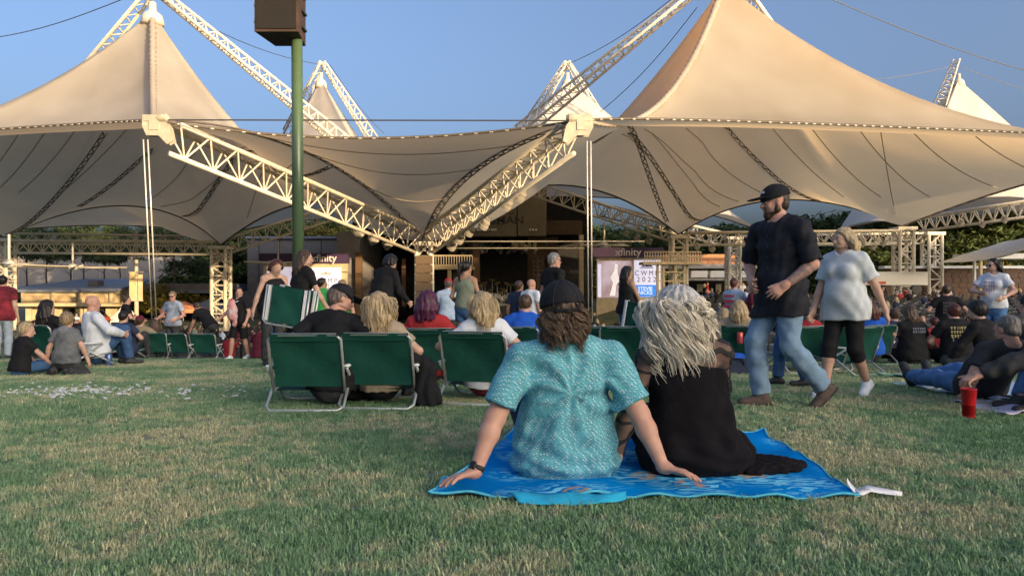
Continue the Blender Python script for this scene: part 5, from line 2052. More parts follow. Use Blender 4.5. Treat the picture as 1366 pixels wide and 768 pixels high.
# ears and neck are part of the body; a watch on the left wrist, a ring on the left hand
wd = A.wr[1] - A.el[1]; wd /= np.linalg.norm(wd)
wc = A.wr[1] - wd * .018
wn = V3(-.25, -.35, .9); wn = wn - wd * (wn @ wd); wn /= np.linalg.norm(wn); wl = np.cross(wd, wn)
mw = Matrix((wl, wd, wn)).transposed()
ring = [wc + wl * math.cos(t) * .037 + wn * math.sin(t) * .031 for t in np.linspace(0, 2 * math.pi, 24, endpoint=False)]
W = empty('wristwatch', tuple(A.root.matrix_basis @ Vector(wc)), 0, 'black square smart watch on the left wrist of the man in the teal shirt', 'watch')
W.location = Vector((A_X, A_Y, .012)) + Matrix.Rotation(R(2), 3, 'Z') @ Vector(wc)
W.rotation_euler = (0, 0, R(2))
m = MB()
for i in range(24):
    pass
vs_, fs_ = [], []
for p in ring:
    o = (p - wc); o /= np.linalg.norm(o)
    for a_, b_ in ((-.011, .0), (.011, .0), (.011, .003), (-.011, .003)):
        vs_.append(p - wc + wd * a_ + o * b_)
for i in range(24):
    j = (i + 1) % 24
    for k in range(4):
        fs_.append((i * 4 + k, j * 4 + k, j * 4 + (k + 1) % 4, i * 4 + (k + 1) % 4))
m.add(vs_, fs_).build('band', M_BLACK, W, True)
bx = MB().box(wn * .037, (.036, .042, .011), mw)
me = bx.mesh('case')
bm = bmesh.new(); bm.from_mesh(me); bmesh.ops.bevel(bm, geom=bm.edges[:], offset=.004, segments=3, affect='EDGES'); bm.to_mesh(me); bm.free()
link('case', me, M_BLACK, W, True)
MB().box(wn * .0427, (.028, .034, .0006), mw).build('watch_face', M_LENS, W)
hd = V3(-.86, -.42, -.14); hd /= np.linalg.norm(hd)
hn = V3(-.05, .2, 1); hn = hn - hd * (hn @ hd); hn /= np.linalg.norm(hn)
hl = -np.cross(hn, hd)
rp_ = A.wr[1] + hd * .102 * A.u + hl * -.011
MB().tube([rp_ + hl * math.cos(t) * .0108 + hn * math.sin(t) * .0108 for t in np.linspace(0, 2 * math.pi, 14, endpoint=False)], .0018, 6, closed=True).build('finger_ring', mat('gold', (.6, .45, .2), .25, .05, metal=.9), A.root, True)

# the woman beside him
B_X, B_Y = 0.945, 3.86
B = Person('woman with long curly silver hair in black lace dress on the blue towel', (B_X, B_Y, 0.012), R(8), H=1.74, sex='f', bulk=1.22, skin='fair', res=.008,
           pel=(0, 0, .13), lean=4, side=-5, twist=-6, head=(12, 6, -4), RA=(.30, .42, .12), LA=(-.42, .02, .035), LE=(-1, -.4, .3), RE=(1, -.3, .2), RF=(.12, .70, .08), LF=(-.05, .72, .08),
           hands=((None, None, 20), (V3(-.7, -.6, -.2), V3(0, .2, 1), 10, 40, 9)), shw=1.12, hand_h=.005, seed=2)


def lace_mat():
    m = bpy.data.materials.new('sheer_lace')
    MATS['sheer_lace'] = m
    m.use_nodes = True
    n, l = m.node_tree.nodes, m.node_tree.links
    b = n['Principled BSDF']; b.inputs['Base Color'].default_value = (0.012, 0.012, 0.014, 1); b.inputs['Roughness'].default_value = .8
    tr = n.new('ShaderNodeBsdfTransparent')
    tc = n.new('ShaderNodeTexCoord')
    wv = n.new('ShaderNodeTexWave'); wv.wave_type = 'RINGS'; wv.inputs['Scale'].default_value = 4.5; wv.inputs['Distortion'].default_value = 9; wv.inputs['Detail'].default_value = 1.2; wv.inputs['Detail Scale'].default_value = 1.5
    l.new(tc.outputs['Object'], wv.inputs['Vector'])
    mr = n.new('ShaderNodeMapRange'); mr.inputs[1].default_value = .72; mr.inputs[2].default_value = .82; mr.inputs[3].default_value = .5; mr.inputs[4].default_value = .97
    l.new(wv.outputs['Fac'], mr.inputs[0])
    mx = n.new('ShaderNodeMixShader')
    l.new(mr.outputs[0], mx.inputs[0]); l.new(tr.outputs[0], mx.inputs[1]); l.new(b.outputs[0], mx.inputs[2])
    l.new(mx.outputs[0], n['Material Output'].inputs['Surface'])
    return m


M_LACE = lace_mat()
M_DRESS = cloth('black_dress', (0.007, 0.006, 0.008), .95, .3, scale=9)
g = [(B.torso(.014, True), [])]
for q in (0, 1):
    P_, (pt, nm) = B.arm(q, .010, 2)
    g.append((P_, [(pt - (B.wr[q] - B.el[q]) * .12, nm)]))
organic('lace_top', g, .008, M_LACE, B.root, .03, folds(8, .004, .1), [cap(B.neck + B.tu * .03, B.neck + B.tu * .12, .072, .09, None, 1, .008)])
dr = B.torso(.028, False) + [ell(B.pel + V3(.0, -.01, -.03), (.265, .24, .135), None, .08), cap(B.pel + V3(-.10, 0, -.05), B.pel + V3(.13, .0, -.05), .17, .19, V3(0, 0, 1), 1.6, .08),
                              cap(B.pel + V3(.05, .05, -.04), B.pel + V3(.1, .5, .02), .17, .15, V3(0, 0, 1), 1.2, .08), cap(B.pel + V3(-.08, .05, -.04), B.pel + V3(-.05, .5, .02), .17, .15, V3(0, 0, 1), 1.2, .08)]
def dress_folds(X, Y, Z):
    return (folds(21, .007, .12, 5)(X, Y, Z) + .008 * np.sin(X * 38 + 3 * np.sin(Z * 9) + Z * 14) * np.exp(-((Z - .22) / .12) ** 2)
            + .006 * np.sin(Z * 75 + 2 * np.sin(X * 11) + X * 8) * np.exp(-((Z - .1) / .09) ** 2))
organic('dress', [(dr, [(B.chest + B.tu * .075 - B.tf * .0, B.tu * .95 - B.tr * -.25)])], .008, M_DRESS, B.root, .04, dress_folds, [('plane', V3(0, 0, .004), V3(0, 0, -1))])
# skirt fabric fanned out on the towel to her right
tr_ = [ell(V3(.30, -.03, .02), (.17, .16, .045)), ell(V3(.43, -.06, .014), (.13, .10, .032)), ell(V3(.52, -.03, .012), (.09, .07, .022)), cap(V3(.26, .05, .03), V3(.44, .12, .012), .07, .03, V3(0, 0, 1), 2.2)]
organic('skirt_hem', tr_, .008, M_DRESS, B.root, .05, lambda X, Y, Z: .005 * np.sin(X * 40 + Y * 85 + 2.5 * np.sin(X * 17)) + .003 * np.sin(Y * 190 - X * 90 + 2 * np.sin(X * 30)), [('plane', V3(0, 0, .004), V3(0, 0, -1))])
B.hair(HAIR['silver'], 'long', .26, .050, fringe=.06)
reg = lambda r: (r.uniform(.9, 5.4), r.uniform(-.35, 1.45), 1)
M_SILV = strand_mat('silver_strands', (0.36, 0.30, 0.23), (0.90, 0.82, 0.68))
curl_strands('curls', B, M_SILV, 2400, 11, reg, lambda r: r.uniform(.20, .40), (.0015, .0034), .028, (1.0, 2.2), .060, None, 18, 12, .016)
curl_strands('curls', B, M_SILV, 500, 12, reg, lambda r: r.uniform(.2, .36), (.0012, .0028), .034, (1.3, 2.6), .070, None, 20, 8, .010)
curl_strands('curls', B, M_SILV, 160, 13, lambda r: (r.uniform(1.2, 4.0), r.uniform(-.3, .8), 1), lambda r: r.uniform(.34, .46), (.002, .0042), .030, (1.2, 2.2), .055, None, 17, 8, .007)


# towel with the sea print
def towel_mat():
    m = bpy.data.materials.new('towel_print')
    m.use_nodes = True
    n, l = m.node_tree.nodes, m.node_tree.links
    b = n['Principled BSDF']; b.inputs['Roughness'].default_value = .9; b.inputs['Specular IOR Level'].default_value = .03
    tc = n.new('ShaderNodeTexCoord')
    co = tc.outputs['Object']
    n0 = n.new('ShaderNodeTexNoise'); n0.inputs['Scale'].default_value = 1.6; n0.inputs['Detail'].default_value = 2
    r0 = n.new('ShaderNodeValToRGB'); r0.color_ramp.elements[0].color = (0.0, 0.17, 0.50, 1); r0.color_ramp.elements[1].color = (0.0, 0.27, 0.70, 1)
    r0.color_ramp.elements[0].position = .35; r0.color_ramp.elements[1].position = .65
    l.new(co, n0.inputs['Vector']); l.new(n0.outputs['Fac'], r0.inputs['Fac'])
    # brushed light blue swashes gathered in motifs
    vo = n.new('ShaderNodeTexVoronoi'); vo.inputs['Scale'].default_value = 2.2; vo.inputs['Randomness'].default_value = .9
    l.new(co, vo.inputs['Vector'])
    mk = n.new('ShaderNodeMapRange'); mk.inputs[1].default_value = .30; mk.inputs[2].default_value = .52; mk.inputs[3].default_value = 1; mk.inputs[4].default_value = 0
    l.new(vo.outputs['Distance'], mk.inputs[0])
    mp = n.new('ShaderNodeMapping'); mp.inputs['Scale'].default_value = (6, 14, 6); mp.inputs['Rotation'].default_value = (0, 0, .5)
    n1 = n.new('ShaderNodeTexNoise'); n1.inputs['Scale'].default_value = 1; n1.inputs['Detail'].default_value = 3; n1.inputs['Distortion'].default_value = 2.6
    l.new(co, mp.inputs[0]); l.new(mp.outputs[0], n1.inputs['Vector'])
    m1 = n.new('ShaderNodeMapRange'); m1.inputs[1].default_value = .49; m1.inputs[2].default_value = .55
    l.new(n1.outputs['Fac'], m1.inputs[0])
    mu = n.new('ShaderNodeMath'); mu.operation = 'MULTIPLY'; l.new(mk.outputs[0], mu.inputs[0]); l.new(m1.outputs[0], mu.inputs[1])
    x1 = n.new('ShaderNodeMixRGB'); x1.inputs[2].default_value = (0.22, 0.70, 0.92, 1)
    l.new(mu.outputs[0], x1.inputs[0]); l.new(r0.outputs['Color'], x1.inputs[1])
    # sandy and coral patches at the heart of some motifs
    m2 = n.new('ShaderNodeMapRange'); m2.inputs[1].default_value = .17; m2.inputs[2].default_value = .22; m2.inputs[3].default_value = 1; m2.inputs[4].default_value = 0
    l.new(vo.outputs['Distance'], m2.inputs[0])
    n3 = n.new('ShaderNodeTexNoise'); n3.inputs['Scale'].default_value = 22; n3.inputs['Detail'].default_value = 2
    l.new(co, n3.inputs['Vector'])
    m3 = n.new('ShaderNodeMapRange'); m3.inputs[1].default_value = .46; m3.inputs[2].default_value = .54
    l.new(n3.outputs['Fac'], m3.inputs[0])
    mu2 = n.new('ShaderNodeMath'); mu2.operation = 'MULTIPLY'; l.new(m2.outputs[0], mu2.inputs[0]); l.new(m3.outputs[0], mu2.inputs[1])
    r3 = n.new('ShaderNodeValToRGB'); r3.color_ramp.elements[0].color = (0.55, 0.42, 0.24, 1); r3.color_ramp.elements[1].color = (0.62, 0.30, 0.20, 1)
    l.new(vo.outputs['Color'], r3.inputs['Fac'])
    x2 = n.new('ShaderNodeMixRGB'); l.new(mu2.outputs[0], x2.inputs[0]); l.new(x1.outputs[0], x2.inputs[1]); l.new(r3.outputs['Color'], x2.inputs[2])
    l.new(x2.outputs[0], b.inputs['Base Color'])
    n4 = n.new('ShaderNodeTexNoise'); n4.inputs['Scale'].default_value = 350
    l.new(co, n4.inputs['Vector'])
    bp = n.new('ShaderNodeBump'); bp.inputs['Strength'].default_value = .3; bp.inputs['Distance'].default_value = .004
    l.new(n4.outputs['Fac'], bp.inputs['Height']); l.new(bp.outputs['Normal'], b.inputs['Normal'])
    return m


M_TOWEL = towel_mat()
M_HEM = cloth('cyan_hem', (0.10, 0.50, 0.66))
TW = wroot('beach_towel', (0.7, 4.1, 0), 'large bright blue beach towel with sea print and cyan hem spread on the lawn', 'towel')
c00, c10, c11, c01 = V3(-.385, 3.345, 0), V3(1.56, 3.33, 0), V3(1.66, 4.86, 0), V3(.02, 4.92, 0)


def towel_pt(u, v):
    p = c00 * (1 - u) * (1 - v) + c10 * u * (1 - v) + c11 * u * v + c01 * (1 - u) * v
    x, y = p[0], p[1]
    edge_ = min(u, 1 - u, v, 1 - v)
    e = math.exp(-edge_ * 14)
    z = .016 + .006 * math.sin(x * 9 + y * 4) * math.sin(y * 7 - x * 3) + .010 * math.sin(x * 23 + 4 * y + 1.5 * math.sin(y * 9)) * e + .016 * max(0, math.sin(u * 17 + 1.2)) * math.exp(-v * 12)
    z += .02 * math.exp(-((u - 1) / .05) ** 2) * max(0, math.sin(v * 13 + .6)) + .022 * math.exp(-(u / .05) ** 2) * max(0, math.sin(v * 15))
    x += .012 * math.sin(y * 13 + 1) * math.exp(-u * 10) - .012 * math.sin(y * 11) * math.exp(-(1 - u) * 10)
    y += .014 * math.sin(u * 13 + .5) * math.exp(-v * 9)
    return (x, y, max(.011, z))


nu_, nv_ = 110, 80
tv = [towel_pt(i / nu_, j / nv_) for j in range(nv_ + 1) for i in range(nu_ + 1)]
tf_ = [(j * (nu_ + 1) + i, j * (nu_ + 1) + i + 1, (j + 1) * (nu_ + 1) + i + 1, (j + 1) * (nu_ + 1) + i) for j in range(nv_) for i in range(nu_)]
o = MB().add(tv, tf_).build('fabric', M_TOWEL, TW, True)
sd = o.modifiers.new('thickness', 'SOLIDIFY'); sd.thickness = .007; sd.offset = -1
rim = [towel_pt(i / 160, 0) for i in range(160)] + [towel_pt(1, i / 120) for i in range(120)] + [towel_pt(1 - i / 160, 1) for i in range(160)] + [towel_pt(0, 1 - i / 120) for i in range(120)]
MB().tube([Vector(p) + Vector((0, 0, .001)) for p in rim], .006, 6, closed=True).build('hem', M_HEM, TW, True)
# folded-under flap at the front: cyan reverse showing
fl = []
for j in range(9):
    for i in range(33):
        u, v = i / 32, j / 8
        x = -.02 + .53 * u + .05 * (v) * (1 if u < .5 else -.3) * (1 - u)
        y = 3.345 - .125 * v * (math.sin(math.pi * min(1, .12 + .9 * u)) ** .5 * .7 + .3)
        z = .026 - .016 * v + .006 * math.sin(u * 14 + v * 3) * (1 - v * .5) + .010 * math.sin(math.pi * v)
        fl.append((x, y, max(.010, z)))
o = MB().add(fl, [(j * 33 + i, (j + 1) * 33 + i, (j + 1) * 33 + i + 1, j * 33 + i + 1) for j in range(8) for i in range(32)]).build('reverse_fold', cloth('cyan_reverse', (0.03, 0.42, 0.66)), TW, True)
sd = o.modifiers.new('thickness', 'SOLIDIFY'); sd.thickness = .006; sd.offset = 1
# white care tags at the right corner
M_TAG = mat('white_tag', (0.78, 0.76, 0.8), .6, .03)
tagp = [(1.545, 3.36, .02), (1.585, 3.37, .026), (1.63, 3.385, .038), (1.67, 3.38, .030), (1.72, 3.37, .024), (1.765, 3.355, .02)]
m = MB()
vs_ = []
for i, p in enumerate(tagp):
    wv_ = (.030, .030, .027, .022, .016, .006)[i]
    vs_ += [(p[0], p[1] - wv_, p[2] - .004), (p[0] + .01, p[1] + wv_, p[2] + .012)]
o = m.add(vs_, [(2 * i, 2 * i + 2, 2 * i + 3, 2 * i + 1) for i in range(len(tagp) - 1)]).build('care_tag', M_TAG, TW, True)
o.modifiers.new('thickness', 'SOLIDIFY').thickness = .0015
vs_ = []
for i in range(7):
    t = i / 6
    x = 1.55 - .045 * math.sin(t * 1.6) + .01; z = .02 + .066 * t
    w_ = .022 * (1 - t) ** .6 + .002
    vs_ += [(x - w_ * .6 + .02, 3.39 - w_, z), (x + w_ + .02, 3.39 + w_, z)]
o = MB().add(vs_, [(2 * i, 2 * i + 2, 2 * i + 3, 2 * i + 1) for i in range(6)]).build('care_tag', M_TAG, TW, True)
o.modifiers.new('thickness', 'SOLIDIFY').thickness = .0015
for i in range(4):
    MB().box((1.592 + i * .012, 3.376, .0405), (.003, .034, .0008)).build('tag_print', M_GREYW, TW)

# ------------------------------------------------------------ turf: real blades near the camera
def blade_tuft(seed, n, hmin, hmax, spread, wid):
    r = np.random.default_rng(seed)
    V, Fc = [], []
    for i in range(n):
        b = r.uniform(-spread, spread, 2)
        a = r.uniform(0, 6.28)
        h = r.uniform(hmin, hmax)
        lean = r.uniform(.2, 1.1) * h
        d = np.array([math.cos(a), math.sin(a)]); s = np.array([-d[1], d[0]]) * wid * r.uniform(.7, 1.2)
        k = len(V)
        m = b + d * lean * .35
        t = b + d * lean
        V += [(*(b - s), -.004), (*(b + s), -.004), (*(m - s * .8), h * .6), (*(m + s * .8), h * .6), (*t, h)]
        Fc += [(k, k + 1, k + 3, k + 2), (k + 2, k + 3, k + 4)]
    me = bpy.data.meshes.new('grass_tuft')
    me.from_pydata([tuple(map(float, v)) for v in V], [], Fc)
    return me


def grass_material():
    m = bpy.data.materials.new('grass_blades')
    m.use_nodes = True
    n, l = m.node_tree.nodes, m.node_tree.links
    b = n['Principled BSDF']; b.inputs['Roughness'].default_value = .6; b.inputs['Specular IOR Level'].default_value = .25
    at = n.new('ShaderNodeAttribute'); at.attribute_type = 'INSTANCER'; at.attribute_name = 'tone'
    g = n.new('ShaderNodeNewGeometry')
    pos = n.new('ShaderNodeTexCoord')
    # the patchy turf colour is looked up where the tuft stands
    cv = n.new('ShaderNodeVectorMath'); cv.operation = 'ADD'
    l.new(g.outputs['Position'], cv.inputs[0])
    rp = lawn_color(n, l, cv.outputs[0], b.inputs['Base Color'], 3.35)
    mx = n.new('ShaderNodeMixRGB'); mx.blend_type = 'MULTIPLY'; mx.inputs[0].default_value = 1
    r2 = n.new('ShaderNodeValToRGB')
    r2.color_ramp.elements[0].color = (.65, .7, .6, 1)
    r2.color_ramp.elements[1].color = (1.5, 1.4, 1.25, 1)
    k = r2.color_ramp.elements.new(.62); k.color = (.95, 1, .85, 1)
    oi = n.new('ShaderNodeObjectInfo')
    ad = n.new('ShaderNodeMath'); ad.operation = 'ADD'
    fr = n.new('ShaderNodeMath'); fr.operation = 'FRACT'
    l.new(g.outputs['Random Per Island'], ad.inputs[0]); l.new(oi.outputs['Random'], ad.inputs[1]); l.new(ad.outputs[0], fr.inputs[0])
    l.new(fr.outputs[0], r2.inputs['Fac'])
    l.new(rp.outputs['Color'], mx.inputs[1]); l.new(r2.outputs['Color'], mx.inputs[2])
    l.new(mx.outputs[0], b.inputs['Base Color'])
    tr = n.new('ShaderNodeBsdfTranslucent'); l.new(mx.outputs[0], tr.inputs['Color'])
    ms = n.new('ShaderNodeMixShader'); ms.inputs[0].default_value = .25
    l.new(b.outputs[0], ms.inputs[1]); l.new(tr.outputs[0], ms.inputs[2]); l.new(ms.outputs[0], n['Material Output'].inputs['Surface'])
    return m


def on_towel(x, y):
    lx = -.385 + (y - 3.345) * .257
    return (x > lx - .0) & (x < 1.56 + (y - 3.33) * .065) & (y > 3.34) & (y < 4.87) | ((x > 0) & (x < .5) & (y > 3.25) & (y < 3.4))


def build_grass():
    r = np.random.default_rng(3)
    pts = []
    for y0, y1, dens in ((1.9, 3.2, 1500), (3.2, 4.6, 1100), (4.6, 6.5, 750), (6.5, 9, 480), (9, 13, 300), (13, 20, 150)):
        w0 = y1 * .72 + .8
        n = int(dens * (y1 - y0) * 2 * w0)
        x = r.uniform(-w0, w0, n); y = r.uniform(y0, y1, n)
        k = ~on_towel(x, y) & (np.abs(x) < y * .72 + .8)
        pts.append(np.column_stack([x[k], y[k]]))
    p = np.concatenate(pts)
    z = ground_z(p[:, 0], p[:, 1])
    me = bpy.data.meshes.new('grass')
    me.vertices.add(len(p))
    me.vertices.foreach_set('co', np.column_stack([p, z]).astype(np.float32).ravel())
    o = link('grass', me, None)
    tag(o, kind='stuff')
    ng = bpy.data.node_groups.new('turf', 'GeometryNodeTree')
    ng.interface.new_socket('Geometry', in_out='INPUT', socket_type='NodeSocketGeometry')
    ng.interface.new_socket('Geometry', in_out='OUTPUT', socket_type='NodeSocketGeometry')
    N, Lk = ng.nodes, ng.links
    gi, go = N.new('NodeGroupInput'), N.new('NodeGroupOutput')
    col = bpy.data.collections.new('tufts')
    gm = grass_material()
    for i in range(5):
        q = blade_tuft(i, 15, .009, .025, .034, .0024)
        q.materials.append(gm)
        col.objects.link(bpy.data.objects.new('grass_tuft', q))
    ci = N.new('GeometryNodeCollectionInfo'); ci.inputs['Collection'].default_value = col
    ci.inputs['Separate Children'].default_value = True; ci.inputs['Reset Children'].default_value = True
    ip = N.new('GeometryNodeInstanceOnPoints'); ip.inputs['Pick Instance'].default_value = True
    rv = N.new('FunctionNodeRandomValue'); rv.data_type = 'FLOAT_VECTOR'
    rv.inputs[0].default_value = (-.2, -.2, 0); rv.inputs[1].default_value = (.2, .2, 6.28)
    rs = N.new('FunctionNodeRandomValue'); rs.inputs[2].default_value = .65; rs.inputs[3].default_value = 1.35
    Lk.new(gi.outputs[0], ip.inputs['Points']); Lk.new(ci.outputs[0], ip.inputs['Instance'])
    Lk.new(rv.outputs[0], ip.inputs['Rotation']); Lk.new(rs.outputs[1], ip.inputs['Scale'])
    Lk.new(ip.outputs[0], go.inputs[0])
    md = o.modifiers.new('turf', 'NODES'); md.node_group = ng
    # scattered white clover heads and petals on the left of the lawn
    rr = random.Random(4)
    mb = MB()
    for i in range(150):
        if i < 85:
            px, py = rr.gauss(110, 55), rr.gauss(523, 5)
        else:
            px, py = rr.uniform(0, 340), rr.gauss(518, 7)
        if i == 0: px, py = 250, 535
        if py < 505: continue
        d = H_CAM * FPX / (py - 386)
        x = (px - 683) / FPX * d
        zz = float(ground_z(x, d)) + .022
        s = rr.uniform(.006, .017) * (1.6 if i == 0 else 1)
        a = rr.uniform(0, 3.1)
        q = Euler((rr.uniform(-.5, .5), rr.uniform(-.5, .5), a)).to_matrix()
        mb.box((x, d, zz), (s * 2.6, s * 1.6, s * .7), q)
    tag(mb.build('clover_flowers', mat('clover_white', (0.62, 0.64, 0.66), .8, .1)), kind='stuff')


build_grass()

# ------------------------------------------------------------ lawn chairs
M_TUBE = mat('aluminium_tube', (0.50, 0.53, 0.52), .35, .06, 10, metal=.5)
M_GRN = cloth('green_sling', (0.009, 0.072, 0.053), .8, .14, scale=5, wrinkle=.12)
M_PLAS = mat('white_armrest', (0.72, 0.73, 0.75), .5, .04)


def sling(w, p0, p1, sag, n=7, m_=8, crease=0.0, seed=0):
    """cloth panel between two cross bars, with stitched hems top and bottom"""
    p0, p1 = Vector(p0), Vector(p1)
    d = (p1 - p0)
    nrm = Vector((1, 0, 0)).cross(d).normalized()
    vs, fs = [], []
    r = random.Random(seed)
    ph = r.uniform(0, 6)
    for j in range(m_ + 1):
        for i in range(n + 1):
            u, v = i / n * 2 - 1, j / m_
            o = sag * math.sin(math.pi * v) * (1 - .3 * u * u) + crease * math.sin(u * 4 + v * 5 + ph) * math.sin(math.pi * v)
            vs.append(p0 + d * v + Vector((u * w / 2, 0, 0)) - nrm * o)
    k = len(vs)
    vs += [v + nrm * .004 for v in vs]
    for j in range(m_):
        for i in range(n):
            a = j * (n + 1) + i
            fs.append((a, a + 1, a + n + 2, a + n + 1)); fs.append((k + a, k + a + n + 1, k + a + n + 2, k + a + 1))
    return MB().add(vs, fs)


def make_chair():
    t = empty('lawn_chair', (0, 0, 0))
    w = .56
    s2 = w / 2
    # back uprights bend over the top; rear legs are one U that rests on the grass
    top, hip = Vector((0, -.24, .60)), Vector((0, -.06, .17))
    m = MB()
    m.tube([(-s2, hip.y, hip.z - .03), (-s2, top.y + .02, top.z - .04), (-s2 + .035, top.y, top.z), (s2 - .035, top.y, top.z), (s2, top.y + .02, top.z - .04), (s2, hip.y, hip.z - .03)], .0125, 8)
    m.build('back_frame', M_TUBE, t, True)
    m = MB()
    m.tube([(-s2 - .018, .22, .33), (-s2 - .018, -.20, .04), (-s2 + .02, -.24, .014), (s2 - .02, -.24, .014), (s2 + .018, -.20, .04), (s2 + .018, .22, .33)], .0125, 8)
    m.build('rear_leg', M_TUBE, t, True)
    m = MB()
    m.tube([(-s2 - .03, -.13, .33), (-s2 - .03, .36, .04), (-s2 + .02, .40, .014), (s2 - .02, .40, .014), (s2 + .03, .36, .04), (s2 + .03, -.13, .33)], .0125, 8)
    m.build('front_leg', M_TUBE, t, True)
    m = MB()
    m.tube([(-s2, hip.y, hip.z - .03), (-s2, .40, .21), (s2, .40, .21), (s2, hip.y, hip.z - .03)], .0115, 8)
    m.build('seat_frame', M_TUBE, t, True)
    sling(w - .035, hip + Vector((0, -.016, .012)), top + Vector((0, -.014, .008)), .035, crease=.012).build('backrest', M_GRN, t, True)
    MB().tube([(-s2 + .03, top.y - .012, top.z - .045), (s2 - .03, top.y - .012, top.z - .045)], .004, 5).build('hem', cloth('green_hem', (0.006, 0.055, 0.04)), t.children[-1])
    sling(w - .035, (0, hip.y, hip.z - .02), (0, .39, .215), .04, crease=.008, seed=3).build('seat', M_GRN, t, True)
    for sx in (-1, 1):
        a = MB().box((sx * (s2 + .025), .04, .345), (.045, .36, .022))
        me = a.mesh('armrest')
        bm = bmesh.new(); bm.from_mesh(me); bmesh.ops.bevel(bm, geom=bm.edges[:], offset=.008, segments=2, affect='EDGES'); bm.to_mesh(me); bm.free()
        link('armrest', me, M_PLAS, t, True)
    return t


CHAIR0 = make_chair()
_ch = [0]


def chair(px, d, rz=0, label='', dy=0, tilt=0):
    x, y, z = stand_at(px, d)
    o = CHAIR0 if _ch[0] == 0 else copy_tree(CHAIR0)
    _ch[0] += 1
    o.location = (x, y, z); o.rotation_euler = (tilt, 0, R(rz))
    return tag(o, label, 'lawn chair', 'green lawn chairs on the grass')


# ------------------------------------------------------------ poses
LAP = dict(RA=(.13, .30, .36), LA=(-.13, .30, .36), RE=(1, -.4, -.2), LE=(-1, -.4, -.2))


def seat_pose(**k):
    d = dict(pel=(0, .17, .215), lean=-16, RF=(.13, .58, .08), LF=(-.13, .58, .08), RA=(.16, .32, .40), LA=(-.16, .32, .40), RE=(1, -.5, -.2), LE=(-1, -.5, -.2))
    d.update(k)
    return d


def ground_pose(**k):
    d = dict(pel=(0, 0, .12), lean=8, RF=(-.10, .30, .07), LF=(.10, .34, .07), RK=(1, .6, .2), LK=(-1, .6, .2), RA=(.16, .28, .22), LA=(-.16, .28, .22), RE=(1, -.4, .0), LE=(-1, -.4, 0))
    d.update(k)
    return d


C_DARK = cloth('charcoal', (0.045, 0.047, 0.05))
C_RED = cloth('red', (0.36, 0.03, 0.035)); C_BLUE = cloth('royal_blue', (0.02, 0.11, 0.55)); C_PALE = cloth('pale_blue', (0.40, 0.50, 0.64))
C_GREEN = cloth('green', (0.05, 0.34, 0.08)); C_OLIVE = cloth('sage', (0.20, 0.23, 0.17)); C_MAROON = cloth('maroon', (0.13, 0.02, 0.035)); C_ORANGE = cloth('orange', (0.62, 0.10, 0.03))
C_KHAKI = cloth('khaki', (0.28, 0.23, 0.15)); C_REDTEE = cloth('crimson_print', (0.30, 0.03, 0.045), .85, .1, col2=(0.05, 0.012, 0.02), scale=5)
C_TIE = cloth('tie_dye', (0.22, 0.23, 0.24), .85, .1, col2=(0.05, 0.055, 0.065), scale=6); C_TAN = cloth('tan', (0.36, 0.29, 0.21))
SH_DK = mat('dark_shoe2', (0.03, 0.03, 0.032), .6, .1); SH_BR = mat('tan_shoe', (0.25, 0.17, 0.11), .7, .1)


def someone(label, px, d, rz=0, top=None, bottom=None, hairc='brown', hs='short', hl=.25, sleeve='short', shoes=SH_DK, capm=None, brim=True, frac=2.0, gl=False, hem=.08, dz=0.0, group=None, beard=None, te=.018, capback=False, hvol=.014, vneck=False, tname='t_shirt', bname=None, **kw):
    x, y, z = stand_at(px, d, dz)
    kw.setdefault('res', .0125 if d < 10 else .0165 if d < 14 else .02)
    p = Person(label, (x, y, z), R(rz), group=group, **kw)
    if top is not None:
        p.top(tname, top, sleeve, te, hem, .006, vneck)
    if bottom is not None:
        p.bottom(bname or ('trousers' if frac >= 2 else 'shorts'), bottom, frac)
    if shoes is not None:
        p.shoes(shoes)
    if hs != 'bald':
        p.hair(HAIR[hairc], hs, hl, hvol)
    if capm is not None:
        p.cap_hat(capm, 0, capback, brim)
    if gl:
        p.glasses(M_LENS)
    if beard:
        p.face_bits(HAIR[hairc], False, HAIR[beard], False)
    return p


# ------------------------------------------------------------ the two walkers
cx, cy, cz = stand_at(1043, 6.0)
C = Person('bearded man walking past in black shirt, black cap and light blue jeans', (cx, cy, cz), R(100), H=1.84, bulk=.93, skin='pink', res=.010, face=True, seed=3, cat='person',
           pel=(0, .0, .945), lean=3, twist=22, head=(-14, 2, 0), RF=(.09, .13, .088), LF=(-.10, -.31, .165), RK=(.05, 1, 0), LK=(-.12, 1, .0), foot_yaw=(4, -8), foot_pitch=(0, 38),
           LA=(-.235, .10, .99), LE=(-.25, -1, .0), RA=(.13, .20, 1.02), RE=(.8, -.3, .2), hands=((None, V3(.6, .6, .2), 22), (V3(.25, .75, -.62), V3(-.9, .35, .2), 20, 26, 6)), shw=1.08, hand_h=.0055)
C.top('shirt', M_BLKS, 'short', .022, .20, .008, False, .93)
C.bottom('jeans', M_JEAN, 2.0, .020, .007, .020)
C.shoes(M_BOOT, .006, mat('boot_sole', (0.03, 0.025, 0.022), .8, .1), True)
C.hair(hair_mat('dark_crop', (0.07, 0.045, 0.03), (0.03, 0.02, 0.014)), 'short', vol=.0)
C.cap_hat(M_CAPB)
C.face_bits(HAIR['brown'], True, hair_mat('beard', (0.10, 0.055, 0.03), (0.04, 0.022, 0.014)))
q = MB().box((0, 0, 0), (.062, .004, .016))
o = q.build('cap_badge', M_PLAS, C.root)
bpos = C.L(-.035, .103, .075)
o.location = bpos
o.rotation_euler = Matrix((C.hx, C.hf, C.hu)).transposed().to_euler()
o.rotation_euler.rotate_axis('Z', .32)
m = MB()
for i in range(6):
    t = .50 + i * .065
    p = C.chest + C.tf * .0
